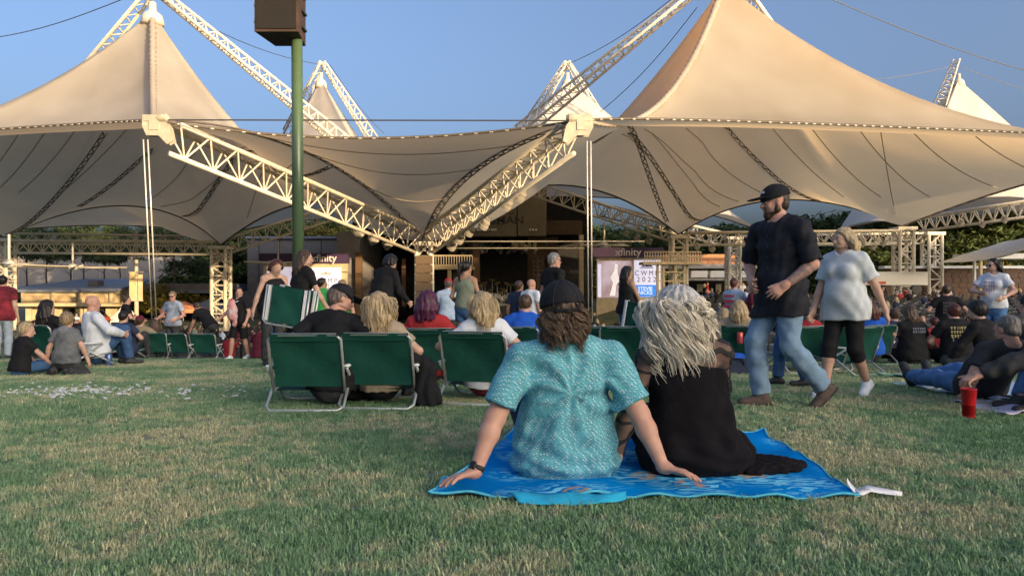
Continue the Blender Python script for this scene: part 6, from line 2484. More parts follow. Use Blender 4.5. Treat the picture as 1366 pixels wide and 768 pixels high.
# placket buttons and collar
for i in range(5):
    z_ = .16 - i * .085
    c_ = C.chest + C.tu * z_ + C.tf * .5
    pt = c_.copy()
    m.lathe(tuple(C.chest + C.tu * z_ + C.tf * (.150 + (.018 if z_ < -.05 else 0))), [(.006, 0), (.006, .003)], 8, tuple(C.tf))
m.build('button_row', mat('dark_button', (0.05, .05, .06), .3, .1), C.root)
for q in (1, -1):
    a_ = C.neck + C.tr * q * .055 + C.tf * .03 + C.tu * .035
    b_ = C.neck - C.tu * .045 + C.tr * q * .035 + C.tf * .100
    organic('collar', [cap(a_, b_, .020, .012, C.tf * .8 + C.tr * q * .6, 2.2)], .006, M_BLKS, C.root, .01)
# ink on the left forearm
tat = mat('forearm_tattoo', (0.12, 0.10, 0.10), .55, .2, 40, col2=(0.36, 0.20, 0.155))
fo = C.wr[1] - C.el[1]
organic('forearm_tattoo', [cap(C.el[1] + fo * .12, C.el[1] + fo * .32, .0445 * C.u, .045 * C.u), cap(C.el[1] + fo * .32, C.el[1] + fo * .86, .045 * C.u, .034 * C.u)], .008, tat, C.root, .01)

dx_, dy_, dz_ = stand_at(1128, 6.6)
D = Person('older woman with blonde bob walking in pale grey tee and black capri leggings', (dx_, dy_, dz_), R(128), H=1.53, sex='f', bulk=1.04, skin='fair', res=.010, face=True, seed=5,
           lean=2, head=(-26, -2, 0), pel=(0, 0, .80), RF=(.08, .20, .078), LF=(-.09, -.20, .13), foot_pitch=(0, 28), LA=(-.36, -.16, .60), RA=(.24, .20, .64), LE=(-.5, -1, .1), RE=(.5, -1, 0),
           hands=((None, None, 25), (None, V3(-.7, -.3, .4), 22)), hand_h=.0055, shw=1.05)
D.top('t_shirt', M_GREYT, 'short', .024, .13, .0045, False, .72, extra=[ell(D.waist + D.tf * .03 - D.tu * .05, (.152, .138, .17), np.stack([D.tr, D.tf, D.tu], 1), .06)])
D.bottom('capri_leggings', M_BLK, 1.28, .010, .003, .004)
D.shoes(M_SNEAK, .004, mat('white_sole', (0.8, 0.8, 0.8), .5, .03))
D.hair(hair_mat('ash_blonde', (0.60, 0.46, 0.27), (0.33, 0.24, 0.13)), 'long', .155, .018, fringe=.062)
D.face_bits(HAIR['sandy'])

# ------------------------------------------------------------ row of green chairs in the middle and the people in them
chair(415, 5.95, 2, 'green lawn chair with the man in the black cap, leftmost of the near row')
chair(509, 6.05, -2, 'green lawn chair holding the blonde woman with a black jacket hung beside')
chair(640, 6.25, -14, 'green lawn chair right of the hanging jacket, tilted towards stage centre')
chair(574, 7.6, 0, 'green lawn chair behind the jacket under the purple haired woman')
E = someone('man in black cap, sunglasses and black tee twisted round in his lawn chair', 436, 5.85, 4, M_BLK, C_DARK, 'stubble', H=1.72, bulk=1.15, skin='pink', capm=M_CAPB, gl=True, res=.010, seed=6,
            **seat_pose(head=(-66, 20, 6), lean=2, twist=-18, side=4, pel=(0, .2, .215), RA=(.30, .16, .40), RE=(1, -.6, -.2)))
F = someone('wavy blonde woman in a green lawn chair seen from behind', 503, 5.95, -2, C_TAN, M_BLK, 'blonde', 'long', .27, res=.010, sex='f', H=1.58, hvol=.022, seed=7, **seat_pose(head=(-8, 12, 0), lean=-16))
M_BLST = strand_mat('blonde_strands', (0.14, 0.09, 0.045), (0.62, 0.48, 0.29))
curl_strands('curls', F, M_BLST, 900, 21, lambda r: (r.uniform(1.0, 5.3), r.uniform(-.3, 1.3), 1), lambda r: r.uniform(.18, .32), (.0018, .0036), .014, (.8, 1.6), .030, None, 11, 10, .012)
G = someone('blonde woman in white top turned left in chair with one fist raised', 641, 6.15, -12, M_WHT, C_MAROON, 'blonde', 'long', .25, res=.010, sex='f', H=1.58, hvol=.02, seed=8,
            **seat_pose(head=(50, 12, 0), lean=-14, twist=20, LA=(-.30, .20, .40), LE=(-1, .1, -.8), hands=((None, None, 25), (V3(.1, .3, .9), V3(-1, -.2, 0), 75, 60))))
curl_strands('curls', G, M_BLST, 800, 22, lambda r: (r.uniform(1.2, 5.1), r.uniform(-.3, 1.3), 1), lambda r: r.uniform(.18, .30), (.0018, .0036), .007, (.5, 1.0), .022, None, 10, 10, .012)
someone('woman with straight purple hair and red top sitting behind the jacket', 570, 7.5, 0, C_RED, C_DARK, 'purple', 'long', .20, sex='f', H=1.70, hvol=.02, seed=9, **seat_pose(head=(-22, 4, 0)))
# black jacket hung over the arm of the second chair
jx, jy, jz = stand_at(567, 6.0)
JK = tag(organic('jacket', [cap((-.05, 0, .36), (.02, .02, .30), .05, .06), cap((0, 0, .32), (.01, -.02, .06), .075, .105, V3(0, 1, 0), 1.6), cap((.03, 0, .2), (.05, 0, .03), .06, .07), cap((-.08, .0, .38), (-.12, .06, .22), .04, .05)], .010, M_BLK, None, .06,
         lambda X, Y, Z: .010 * np.sin(X * 70 + 2 * np.sin(Z * 12)) + .004 * np.sin(Z * 30 + X * 20), [('plane', V3(0, 0, .004), V3(0, 0, -1))]), 'black jacket draped over a chair arm and hanging to the grass', 'jacket')
JK.location = (jx, jy, jz)
bx_, by_, bz_ = stand_at(462, 5.95)
BG = tag(organic('bag', [ell((0, 0, .07), (.16, .11, .07)), ell((.13, .02, .06), (.10, .09, .055)), cap((-.12, 0, .1), (.1, 0, .12), .05)], .010, M_BLK, None, .03, folds(4, .01, .09)), 'crumpled black bag on the grass between the two near lawn chairs', 'bag')
BG.location = (bx_, by_ + .35, bz_)

# girls carrying folded chairs
O = someone('long haired woman in black carrying folded green chairs under her arm', 398, 9.3, -42, M_BLK, M_BLK, 'brown', 'long', .36, 'short', SH_DK, sex='f', H=1.58, bulk=.95, skin='fair', seed=10, te=.014, frac=2.0, res=.011,
            lean=10, head=(-20, -4, 0), RA=(.27, .30, .73), RE=(.4, -1, -.1), RF=(.1, .12, .08), LF=(-.1, -.22, .12), foot_pitch=(0, 25), hands=((V3(0, .6, -.8), V3(1, 0, .1), 70, 45), (None, None, 30)))
Pw = someone('woman with tied back auburn hair looking down behind the chair carrier', 362, 11.0, -140, M_BLK, C_DARK, 'auburn', 'long', .24, 'tank', SH_DK, sex='f', H=1.62, bulk=1.0, seed=11, tname='tank_top', lean=14, head=(0, 22, 0), RA=(.34, .1, .74), LA=(-.26, .24, .8))


def folded_chair(px, py, d, w, h, lean, rz, label):
    p = P(px, py, d)
    t = empty('folded_chair', tuple(p), R(rz), label, 'folded chair', 'folded green chairs being carried')
    t.rotation_euler = (0, R(lean), R(rz))
    for i, y in enumerate((-.05, -.02, .01)):
        k = 1 - .06 * i
        MB().tube([(-w / 2 * k, y, h / 2), (-w / 2 * k, y, -h / 2 + .05), (-w / 2 * k + .05, y, -h / 2), (w / 2 * k - .05, y, -h / 2), (w / 2 * k, y, -h / 2 + .05), (w / 2 * k, y, h / 2)], .012, 7).build('frame_tube', M_TUBE, t, True)
    sling(w * .72, (0, -.066, -h / 2 + .03), (0, -.066, h / 2), .015, crease=.012, seed=int(px)).build('sling', M_GRN, t, True)
    for sx in (-1, 1):
        MB().box((sx * w * .42, -.06, .02), (.028, .03, h * .9)).build('armrest', M_PLAS, t)


folded_chair(384, 409, 9.15, .56, .48, 8, -8, 'outer folded green lawn chair under the arm of the woman in black')
folded_chair(399, 408, 9.35, .54, .46, 10, -14, 'inner folded green lawn chair pressed against the woman in black')

# ------------------------------------------------------------ people between the chairs and the pavilion
H_ = someone('dark haired woman with ponytail in sage halter top and denim shorts standing', 621, 12.0, -20, C_OLIVE, M_JEAND, 'black', 'pony', .26, 'tank', SH_DK, sex='f', H=1.64, skin='tan', bulk=1.0, seed=12, tname='halter_top', frac=.55, bname='denim_shorts', hem=.02, head=(-30, 0, 0), RA=(.22, .2, .92), LA=(-.22, .18, .92))
someone('man in red cap and pale blue tee with his back turned', 598, 15.0, 10, C_PALE, C_DARK, 'stubble', H=1.66, capm=C_RED, seed=13, skin='pink', head=(-10, 4, 0), RA=(.24, .3, 1.0), LA=(-.24, .3, 1.0))
someone('grey haired man in sunglasses and black and white raglan shirt', 738, 11.3, -58, M_BLK, C_DARK, 'grey', H=1.72, gl=True, seed=14, skin='pink', hvol=.008, head=(-14, 2, 0))
J2 = None
someone('bald man in white tee standing near the stage barrier', 708, 15.4, -40, M_WHT, C_DARK, hs='bald', H=1.70, seed=15, skin='pink', head=(-20, 0, 0))
someone('short haired man in dark polo next to the bald man', 692, 15.8, -30, M_NAVY, C_DARK, 'brown', H=1.70, seed=16, skin='tan', head=(-25, 0, 0))
someone('seated person in royal blue tee behind the teal shirted man', 697, 9.0, -8, C_BLUE, C_DARK, 'brown', H=1.70, seed=17, **seat_pose(head=(0, 10, 0), lean=6))
chair(690, 9.0, -8, 'green lawn chair under the person in royal blue')
someone('small boy with short hair in white printed tee by the blonde woman', 664, 10.5, -10, cloth('white_print', (0.6, .6, .62), .85, .1, col2=(.3, .05, .06), scale=9), C_DARK, 'brown', sex='k', H=1.25, seed=18, **seat_pose(head=(8, 10, 0), pel=(0, 0, .24)))
someone('curly fair haired child seated left of the boy in white', 651, 11.0, 0, C_PALE, C_DARK, 'sandy', sex='k', H=1.2, hvol=.03, seed=19, **seat_pose(pel=(0, 0, .24)))
N_ = someone('woman in black hoodie and shorts leaning over in front of the stage', 507, 11.2, -35, M_BLK, M_BLK, 'black', 'long', .2, 'long', SH_DK, sex='f', H=1.74, bulk=1.2, seed=20, tname='hoodie', frac=.30, bname='shorts', lean=18, head=(0, 20, 0), RA=(.25, .35, .95), LA=(-.2, .4, .95))
someone('man in bright green tee near the left video wall', 429, 14.5, -20, C_GREEN, C_DARK, 'black', H=1.62, seed=21, skin='tan', head=(-40, 0, 0))
someone('person with sandy hair in green tee right of the other green tee', 456, 15.2, -10, C_GREEN, C_DARK, 'sandy', H=1.66, seed=22)
Q_ = someone('young man with white necklace in black tee and shorts carrying a jacket', 319, 17.6, 160, M_BLK, M_BLK, 'black', H=1.74, skin='pink', seed=23, frac=1.0, shoes=M_SNEAK, head=(40, 0, 0), RA=(.32, .25, 1.0), LA=(-.28, .1, .9), RF=(.1, .18, .08), LF=(-.1, -.2, .1), res=.016)
MB().tube([Q_.neck + Q_.tu * .02 + (Q_.tr * math.cos(t) * .085 + Q_.tf * math.sin(t) * .085) - Q_.tu * (.09 * max(0, math.sin(t))) + Q_.tf * .05 * max(0, math.sin(t)) for t in np.linspace(0, 6.283, 20, endpoint=False)], .010, 6, closed=True).build('necklace', M_PLAS, Q_.root, True)
cj = tag(organic('jacket', [cap((0, 0, .2), (.02, 0, -.1), .09, .12, V3(0, 1, 0), 1.5), cap((.05, 0, .05), (.08, 0, -.32), .07, .05)], .014, cloth('white_red', (.6, .58, .6), .85, .1, col2=(.55, .08, .05), scale=5), None, .05, folds(2, .012, .1)), 'white and red bundled jacket held by the young man with a necklace', 'jacket')
cj.location = P(309, 415, 17.3)
someone('man in black tee bending forward beside the lit column', 279, 19.5, 65, M_BLK, C_DARK, 'brown', H=1.74, seed=24, skin='pink', pel=(0, -.05, .92), lean=48, head=(0, 20, 0), RA=(.22, .62, .62), LA=(-.2, .55, .6))
someone('man in white printed tee and sunglasses facing the lawn', 231, 18.0, 165, cloth('white_navy', (.6, .64, .7), .85, .1, col2=(.08, .12, .2), scale=3.5), C_DARK, 'sandy', H=1.68, seed=25, skin='pink', gl=True, head=(15, 8, 0), RA=(.25, .25, 1.0), LA=(-.25, .2, 1.0))
someone('man in black polo standing by the banner pole', 168, 19.6, -62, M_BLK, C_DARK, 'brown', H=1.72, bulk=1.15, seed=26, skin='pink', head=(-5, 4, 0), RA=(.2, .35, 1.05), LA=(-.2, .38, 1.05))
someone('man in crimson print tee and pale jeans at the left edge of the picture', 3, 15.5, 8, C_REDTEE, cloth('pale_jeans', (.34, .40, .46)), 'black', H=1.78, bulk=1.12, seed=27, hem=.12, te=.03)
# left group on the grass
someone('blond boy in black tee sitting on the grass at far left', 27, 9.0, -28, M_BLK, M_JEAND, 'blonde', sex='k', H=1.12, seed=28, hvol=.02, skin='fair', **ground_pose(pel=(0, 0, .10), head=(-32, 6, 0), RA=(.2, .25, .14), LA=(-.1, .25, .14)))
someone('blond boy in grey tie dye tee kneeling on the grass', 88, 9.1, 6, C_TIE, C_DARK, 'sandy', sex='k', H=1.18, seed=29, hvol=.02, skin='fair', pel=(0, 0, .20), lean=2, RF=(.08, -.14, .07), LF=(-.08, -.14, .07), RK=(.3, 1, .1), LK=(-.3, 1, .1), foot_pitch=(60, 60), RA=(.24, .04, .18), LA=(-.24, .04, .18), RE=(.6, -.6, 0), LE=(-.6, -.6, 0))
someone('dark long haired woman seated in a chair behind the boys', 61, 11.2, -15, M_BLK, C_DARK, 'black', 'long', .32, sex='f', H=1.70, seed=30, hvol=.02, **seat_pose(head=(-10, 0, 0)))
chair(60, 11.2, -10, 'green lawn chair behind the two blond boys')
someone('bald man in white shirt sitting sideways in a lawn chair', 113, 10.9, -42, M_WHT, M_JEAND, hs='bald', H=1.82, bulk=1.25, seed=31, skin='pink', sleeve='long', tname='shirt', **seat_pose(head=(10, 2, 0), RA=(.30, .42, .46), LA=(-.2, .35, .46), lean=-8))
chair(108, 10.9, -48, 'lawn chair with pale frame turned sideways under the man in white')
cn = tag(MB().lathe((0, 0, 0), [(.030, 0), (.033, .005), (.033, .11), (.027, .122), (.026, .12)], 14).build('drink_can', mat('blue_can', (0.10, 0.16, 0.34), .3, .1, metal=.5), None, True), 'blue drinks can standing on the grass beside the sideways chair', 'can')
cn.location = stand_at(145, 10.9)
cn.scale = (1.5, 1.5, 1.5)
for i, (px, d, rz, lab) in enumerate(((185, 16.4, 6, 'green lawn chair left of the gap in the far left row'), (238, 16.6, -3, 'green lawn chair in front of the man in white printed tee'), (274, 16.8, 4, 'green lawn chair in front of the bending man'),
                                      (160, 15.2, -20, 'green lawn chair beside the man in white shirt, partly hidden'), (206, 16.3, 14, 'green lawn chair half hidden behind its neighbour in the far left row'))):
    chair(px, d, rz, lab)
someone('person in orange cap and maroon top seated on the left', 140, 16.5, -10, C_MAROON, C_DARK, 'brown', H=1.66, capm=C_ORANGE, seed=32, **seat_pose())
someone('dark haired person in navy sitting below the man in polo', 162, 15.0, -16, M_NAVY, C_DARK, 'black', H=1.72, bulk=1.15, seed=33, **seat_pose(head=(0, 12, 0)))
someone('person in dark red cap seated left of the hanging rods', 186, 16.3, 0, C_KHAKI, C_DARK, 'brown', H=1.68, capm=C_MAROON, seed=34, **seat_pose(RA=(.34, .3, .35)))
someone('person in grey tee with long brown hair seated beyond the left chairs', 206, 17.5, 10, C_DARK, C_DARK, 'brown', 'long', .22, sex='f', H=1.66, seed=35, **seat_pose())
someone('child in dark red hoodie crouching beside the necklace man', 306, 18.5, 20, C_RED, C_DARK, 'brown', sex='k', H=1.15, seed=36, skin='tan', **ground_pose())
someone('person in dark red top sitting right of the necklace man', 345, 17.5, -20, C_MAROON, C_DARK, 'brown', H=1.6, seed=37, **ground_pose())

# right half
K_ = someone('dark haired woman in black tank top and jeans carrying a folded chair', 836, 13.3, -62, M_BLK, M_JEAND, 'black', 'long', .30, 'tank', SH_DK, sex='f', H=1.70, bulk=1.08, skin='tan', seed=38, tname='tank_top', head=(-10, 0, 0), RA=(.26, .25, .85), LA=(-.2, .3, .9), frac=2)
folded_chair(848, 425, 12.9, .50, .56, 12, -50, 'folded green chair held by the woman in black tank top')
for px, d, rz, lab in ((806, 9.4, 4, 'green lawn chair behind the silver haired woman, left one'), (830, 9.2, -6, 'green lawn chair directly behind the silver curls'), (990, 10.3, -20, 'green lawn chair holding the arm with the soda can'),
                       (925, 10.6, 6, 'green lawn chair to the right of the silver curls'), (1068, 9.6, 10, 'green lawn chair between the two walkers'), (1100, 10.0, -8, 'green lawn chair behind the woman in grey tee'),
                       (1138, 9.3, 30, 'green lawn chair standing empty right of the woman in grey tee'), (1162, 11.4, 14, 'green lawn chair with the person in royal blue top at right')):
    chair(px, d, rz, lab)
someone('blonde woman in lawn chair with a soda can in her hand', 985, 10.4, -24, C_TAN, C_DARK, 'blonde', 'long', .22, sex='f', H=1.66, seed=39, **seat_pose(LA=(-.34, .24, .46), head=(10, 6, 0)))
cn2 = tag(MB().lathe((0, 0, 0), [(.030, 0), (.033, .005), (.033, .11), (.027, .122), (.026, .12)], 14).build('drink_can', mat('red_can', (0.55, 0.10, 0.10), .3, .2, 40, metal=.3), None, True), 'red drinks can held by the blonde woman in the lawn chair', 'can')
cn2.location = P(987, 458, 10.1); cn2.scale = (1.3, 1.3, 1.3)
someone('fair haired child seated beside the blonde woman with the can', 962, 11.0, 0, C_PALE, C_DARK, 'blonde', 'long', .16, sex='k', H=1.3, seed=40, **seat_pose(pel=(0, 0, .26)))
someone('brown haired woman seated right of the silver curls', 938, 11.4, -6, M_NAVY, C_DARK, 'sandy', 'long', .2, sex='f', H=1.66, seed=41, **seat_pose(head=(-10, 14, 0)))
S_ = someone('man in pale blue tee with red print on the back holding a drink', 979, 15.4, -52, C_PALE, M_BLK, 'auburn', H=1.72, seed=42, skin='pink', hem=.12, hvol=.006, frac=1.0, RA=(.2, .36, 1.05), LA=(-.2, .38, 1.08))
someone('woman with long dark red hair standing by the man in red print tee', 1004, 15.0, 70, C_MAROON, C_DARK, 'auburn', 'long', .36, sex='f', H=1.60, seed=43)
# flat red print on the back of that tee
m = MB()
for i in range(4):
    for j in range(5):
        c_ = S_.chest - S_.tf * .165 + S_.tu * (.08 - .11 * i) + S_.tr * (-.10 + .05 * j)
        m.box(tuple(c_), (.034 + .012 * ((i * 7 + j * 3) % 3), .014, .06), Matrix((S_.tr, S_.tf, S_.tu)).transposed())
m.build('back_print', mat('red_print', (.55, .06, .08), .8, .1), S_.root)
cb = wroot('cooler_bag', stand_at(980, 9.4), 'blue and navy soft cooler bag on the grass under the chairs', 'bag')
cbx, cby, cbz = stand_at(980, 9.4)
MB().box((cbx, cby, cbz + .10), (.36, .24, .19)).build('body', M_NAVY, cb)
MB().box((cbx - .03, cby, cbz + .225), (.26, .22, .055)).build('lid', C_BLUE, cb)
MB().tube([(cbx - .12, cby - .125, cbz + .12), (cbx - .1, cby - .15, cbz + .2), (cbx + .06, cby - .15, cbz + .2), (cbx + .08, cby - .125, cbz + .12)], .010, 6).build('handle', M_BLK, cb)
X_ = someone('person in blue jeans and dark shoes standing behind the man in black shirt', 1054, 7.6, 80, C_DARK, M_JEAND, 'brown', H=1.55, seed=44, RF=(.08, .1, .08), LF=(-.08, -.14, .09))
someone('person in royal blue top seated at right behind the grey tee woman', 1166, 11.2, -10, C_BLUE, C_DARK, 'auburn', sex='f', hs='long', hl=.2, H=1.62, seed=45, **seat_pose(lean=-2))
rb = someone('child in pink red top seated between the walkers', 1078, 11.6, 0, C_RED, C_DARK, 'brown', sex='k', H=1.3, seed=46, **seat_pose(pel=(0, 0, .26)))


def back_print(p, mm, rows, w, top_, hh, off=.150, name='back_print', seed=0, gap=.012):
    """printed lettering on the back of a tee: raised flat blocks the size of letters"""
    rr = random.Random(seed)
    mb = MB()
    z = top_
    for i in range(rows):
        x = -w / 2
        while x < w / 2:
            lw = rr.uniform(.018, .032)
            c_ = p.chest - p.tf * (off - .35 * x * x) + p.tu * z + p.tr * x
            for bx__ in ((0, 0, .3), (0, 1, .9)):
                mb.box(tuple(c_ + p.tu * (bx__[1] - .5) * hh * .5), (lw * (.9 if bx__[1] else .55), .010, hh * .36), Matrix((p.tr, p.tf, p.tu)).transposed())
            x += lw + gap
        z -= hh * 1.35
    mb.build(name, mm, p.root)


T1 = someone('woman with long brown hair and black band tee sitting cross legged, left of two', 1219, 11.4, 8, M_BLK, M_BLK, 'brown', 'long', .26, sex='f', H=1.72, bulk=1.30, seed=47, **ground_pose(head=(6, 8, 0)))
back_print(T1, mat('grey_print', (.22, .24, .28), .8, .1), 2, .20, .06, .035, .185, seed=1)
T2 = someone('person with dark red hair and black tee with yellow print sitting cross legged', 1277, 11.2, -4, M_BLK, M_BLK, 'auburn', 'short', .2, sex='m', H=1.74, bulk=1.30, seed=48, hvol=.022, skin='fair', **ground_pose(head=(0, 4, 0)))
back_print(T2, mat('yellow_print', (.42, .36, .14), .8, .1), 3, .30, .07, .045, .195, seed=2)
back_print(T2, mat('grey_print2', (.16, .18, .2), .8, .1), 1, .28, -.10, .07, .200, seed=3, gap=.06)
someone('bearded man in black tee sitting facing the camera beyond the band tees', 1228, 15.0, 175, M_BLK, C_DARK, 'black', H=1.74, seed=49, skin='tan', beard='black', **seat_pose(head=(0, 0, 0)))
someone('person in red tee crouching between the black tees', 1250, 14.0, 10, C_RED, C_DARK, 'auburn', H=1.55, seed=50, **ground_pose())
U_ = someone('man in black tee with faded back print standing behind the seated pair', 1263, 15.6, -12, M_BLK, C_DARK, 'brown', H=1.72, bulk=1.2, seed=51, skin='pink', head=(-20, 2, 0), RA=(.36, .1, 1.02), LA=(-.36, .2, 1.1))
back_print(U_, mat('faded_print', (.11, .10, .11), .8, .1), 4, .22, .06, .05, .17, seed=5)
Y_ = someone('dark haired woman in sunglasses and white printed tee looking left', 1326, 12.2, 128, cloth('white_logo', (.68, .70, .76), .85, .05), M_JEANB, 'black', 'long', .22, 'short', SH_DK, sex='f', H=1.70, bulk=1.06, gl=True, seed=52, hem=.04,
             head=(-30, 0, 0), RA=(.10, .30, 1.12), LA=(-.24, .30, 1.05), RE=(1, -.4, -.2), LE=(-1, -.6, -.3), res=.013)
back_print(Y_, mat('mixed_print', (.12, .12, .16), .8, .3, 30, col2=(.5, .18, .05)), 3, .14, .04, .045, -.215, 'front_print', 7)
Z1 = someone('dark curly haired person in black long sleeves sitting on the grass at right', 1322, 9.0, 28, M_BLK, C_DARK, 'black', 'short', .2, 'long', SH_DK, H=1.70, seed=53, hvol=.035, **ground_pose(lean=14, head=(10, 10, 0), pel=(.0, 0, .14), RA=(.3, .2, .3), LA=(-.3, .35, .14)))
Z2 = someone('person in dark jacket sitting in a low chair at the right edge', 1372, 9.2, 20, C_DARK, C_DARK, 'black', 'short', .2, 'long', SH_DK, H=1.74, seed=54, **seat_pose())
chair(1376, 9.2, 20, 'green lawn chair cut by the right edge of the picture')
someone('person in dark grey seated below the white tee woman', 1302, 13.6, 10, C_DARK, C_DARK, 'black', H=1.68, seed=55, **ground_pose())
someone('person in navy sitting left of the band tees', 1196, 12.6, 0, M_NAVY, C_DARK, 'brown', H=1.66, seed=56, **ground_pose())
someone('person with pale face and dark hood at the seats edge right of centre', 1130, 13.5, 30, M_NAVY, C_DARK, 'brown', H=1.62, seed=57, **seat_pose())

# reclining man on the white towel at right
mx_, my_, mz_ = stand_at(1308, 6.45)
M1 = Person('grey stubble haired man in charcoal tee and blue jeans reclining on a white towel', (mx_, my_, mz_), R(2), H=1.76, bulk=1.05, skin='pink', res=.0105, seed=60,
            pel=(0, 0, .12), lean=-50, head=(14, 40, 0), RF=(.08, .84, .10), LF=(-.10, .86, .09), RK=(.2, .2, 1), LK=(-.8, .1, .6), RA=(.30, -.30, .05), LA=(-.30, -.22, .05), RE=(.6, -1, .2), LE=(-.6, -1, .2), foot_pitch=(-62, -55), hand_h=.006)
M1.top('t_shirt', C_DARK, 'short', .018, .06, .007)
M1.bottom('jeans', M_JEANB, 2.0, .018, .007, .014)
M1.shoes(mat('black_boot', (0.012, 0.012, 0.014), .6, .1), .008, None, True)
M1.hair(hair_mat('grey_crop', (0.20, 0.185, 0.17), (0.10, .09, .08)), 'short', vol=.004)


def spread_cloth(name, px0, py0, px1, py1, m, label, seed, zoff=.02, skew=.0):
    """rumpled cloth lying on the lawn"""
    y0 = H_CAM * FPX / (py1 - 386); y1 = H_CAM * FPX / (py0 - 386)
    x0, x1 = (px0 - 683) / FPX * (y0 + y1) / 2, (px1 - 683) / FPX * (y0 + y1) / 2
    rr = random.Random(seed)
    ph = [rr.uniform(0, 6) for _ in range(6)]
    vs, fs = [], []
    nx, ny = 36, 18
    for j in range(ny + 1):
        for i in range(nx + 1):
            u, v = i / nx, j / ny
            x = x0 + (x1 - x0) * u + skew * v + .03 * math.sin(v * 9 + ph[0]) * (1 - u)
            y = y0 + (y1 - y0) * v + .04 * math.sin(u * 9 + ph[1]) * (1 - v)
            z = float(ground_z(x, y)) + zoff + .018 * math.sin(x * 13 + ph[2]) * math.sin(y * 11 + ph[3]) + .014 * math.sin(x * 27 + y * 9 + ph[4]) * (1 - v) + .02 * max(0, math.sin(u * 15 + ph[5])) * math.exp(-v * 7)
            vs.append((x, y, z))
    for j in range(ny):
        for i in range(nx):
            a = j * (nx + 1) + i
            fs.append((a, a + 1, a + nx + 2, a + nx + 1))
    o = MB().add(vs, fs).build(name, m, None, True)
    sd = o.modifiers.new('thickness', 'SOLIDIFY'); sd.thickness = .008; sd.offset = -1
    return tag(o, label, 'towel' if name == 'towel' else 'blanket')


spread_cloth('towel', 1246, 505, 1420, 536, cloth('white_blue_towel', (.52, .60, .72), .9, .1, col2=(.40, .52, .72), scale=3), 'white and pale blue towel under the reclining man in jeans', 1)
spread_cloth('blanket', 1300, 536, 1460, 556, cloth('lilac_blanket', (.50, .46, .66), .9, .1, col2=(.62, .60, .7), scale=4), 'lilac and white blanket at the lower right edge', 2)
spread_cloth('towel', 1190, 488, 1262, 497, cloth('mint_towel', (.22, .42, .34), .9, .1, col2=(.4, .55, .46), scale=9), 'pale green towel edge by the black boots', 3)
spread_cloth('blanket', 1320, 524, 1470, 536, cloth('mint_blanket', (.36, .50, .48), .9, .1, col2=(.5, .6, .62), scale=4), 'pale mint blanket beneath the reaching arm', 4)

# person beyond the frame reaching in to a red cup
nx_, ny_, nz_ = (4.47, 5.62, 0)
M2 = Person('person in charcoal long sleeves and jeans lying at the right edge reaching for a cup', (nx_, ny_, nz_), R(84), H=1.95, bulk=1.05, skin='pink', res=.011, seed=61,
            pel=(0, 0, .15), lean=44, side=0, twist=-12, head=(0, -10, 0), RF=(.22, .44, .09), LF=(-.06, .46, .10), RK=(.7, .5, .5), LK=(-.6, .6, .35), LA=(-.07, .985, .275), LE=(-.6, -.2, .7), RA=(.25, .15, .1),
            hands=((None, None, 25), (V3(-.05, .9, -.42), V3(-.2, .4, .9), 42, 55, 8)), hand_h=.005)
M2.top('sweater', C_DARK, 'long', .020, .06, .008)
M2.bottom('jeans', M_JEANB, 2.0, .018, .007, .014)
M2.shoes(SH_DK)
M2.hair(HAIR['brown'], 'short')
cup = wroot('plastic_cup', tuple(P(1292, 558, 5.44)), 'tall red plastic cup on the grass held from above by a hand', 'cup')
cl = Vector(P(1292, 558, 5.44)); cl.z = float(ground_z(cl.x, cl.y)) + .01
M_CUP = mat('red_plastic', (0.50, 0.012, 0.02), .3, .04)
MB().lathe(cl, [(.036, 0), (.040, .004), (.044, .09), (.045, .092), (.053, .205), (.056, .207), (.056, .213), (.050, .212), (.042, .02)], 22).build('cup_body', M_CUP, cup, True)
MB().lathe(cl + Vector((0, 0, .2)), [(.0495, 0), (.0495, .002)], 22).build('drink', mat('drink', (.1, .03, .02), .1, .05), cup)

# ------------------------------------------------------------ fixed seats of the bowl
M_SEAT = mat('dark_seat_shell', (0.035, 0.040, 0.042), .45, .2, 9)
M_ARM = mat('weathered_armrest', (0.30, 0.26, 0.20), .6, .15, 9)


def seat_parts():
    back, seat = MB(), MB()
    vs, fs = [], []
    for j in range(6):
        for i in range(7):
            u, v = i / 6 * 2 - 1, j / 5
            vs.append((u * .25 * (1 - .12 * v * v), -.20 - .16 * v + .06 * u * u, .40 + .46 * v - .05 * u * u * v))
    k = len(vs)
    vs += [(x, y - .03, z) for x, y, z in vs]
    for j in range(5):
        for i in range(6):
            a = j * 7 + i
            fs += [(a, a + 1, a + 8, a + 7), (k + a, k + a + 7, k + a + 8, k + a + 1)]
    for i in range(6):
        fs += [(35 + i, 36 + i, k + 36 + i, k + 35 + i), (i, k + i, k + i + 1, i + 1)]
    for j in range(5):
        fs += [(j * 7, j * 7 + 7, k + j * 7 + 7, k + j * 7), (j * 7 + 6, k + j * 7 + 6, k + j * 7 + 13, j * 7 + 13)]
    back.add(vs, fs)
    seat.box((0, .0, .41), (.47, .42, .05), Matrix.Rotation(.08, 3, 'X')).box((0, -.02, .2), (.10, .12, .40))
    arm = MB().tube([(0, -.30, .78), (0, -.16, .66), (0, .02, .62), (0, .16, .60), (0, .20, .52), (0, .16, .42)], [.022, .026, .028, .026, .022, .018], 6)
    return back.mesh('backrest'), seat.mesh('seat'), arm.mesh('armrest')


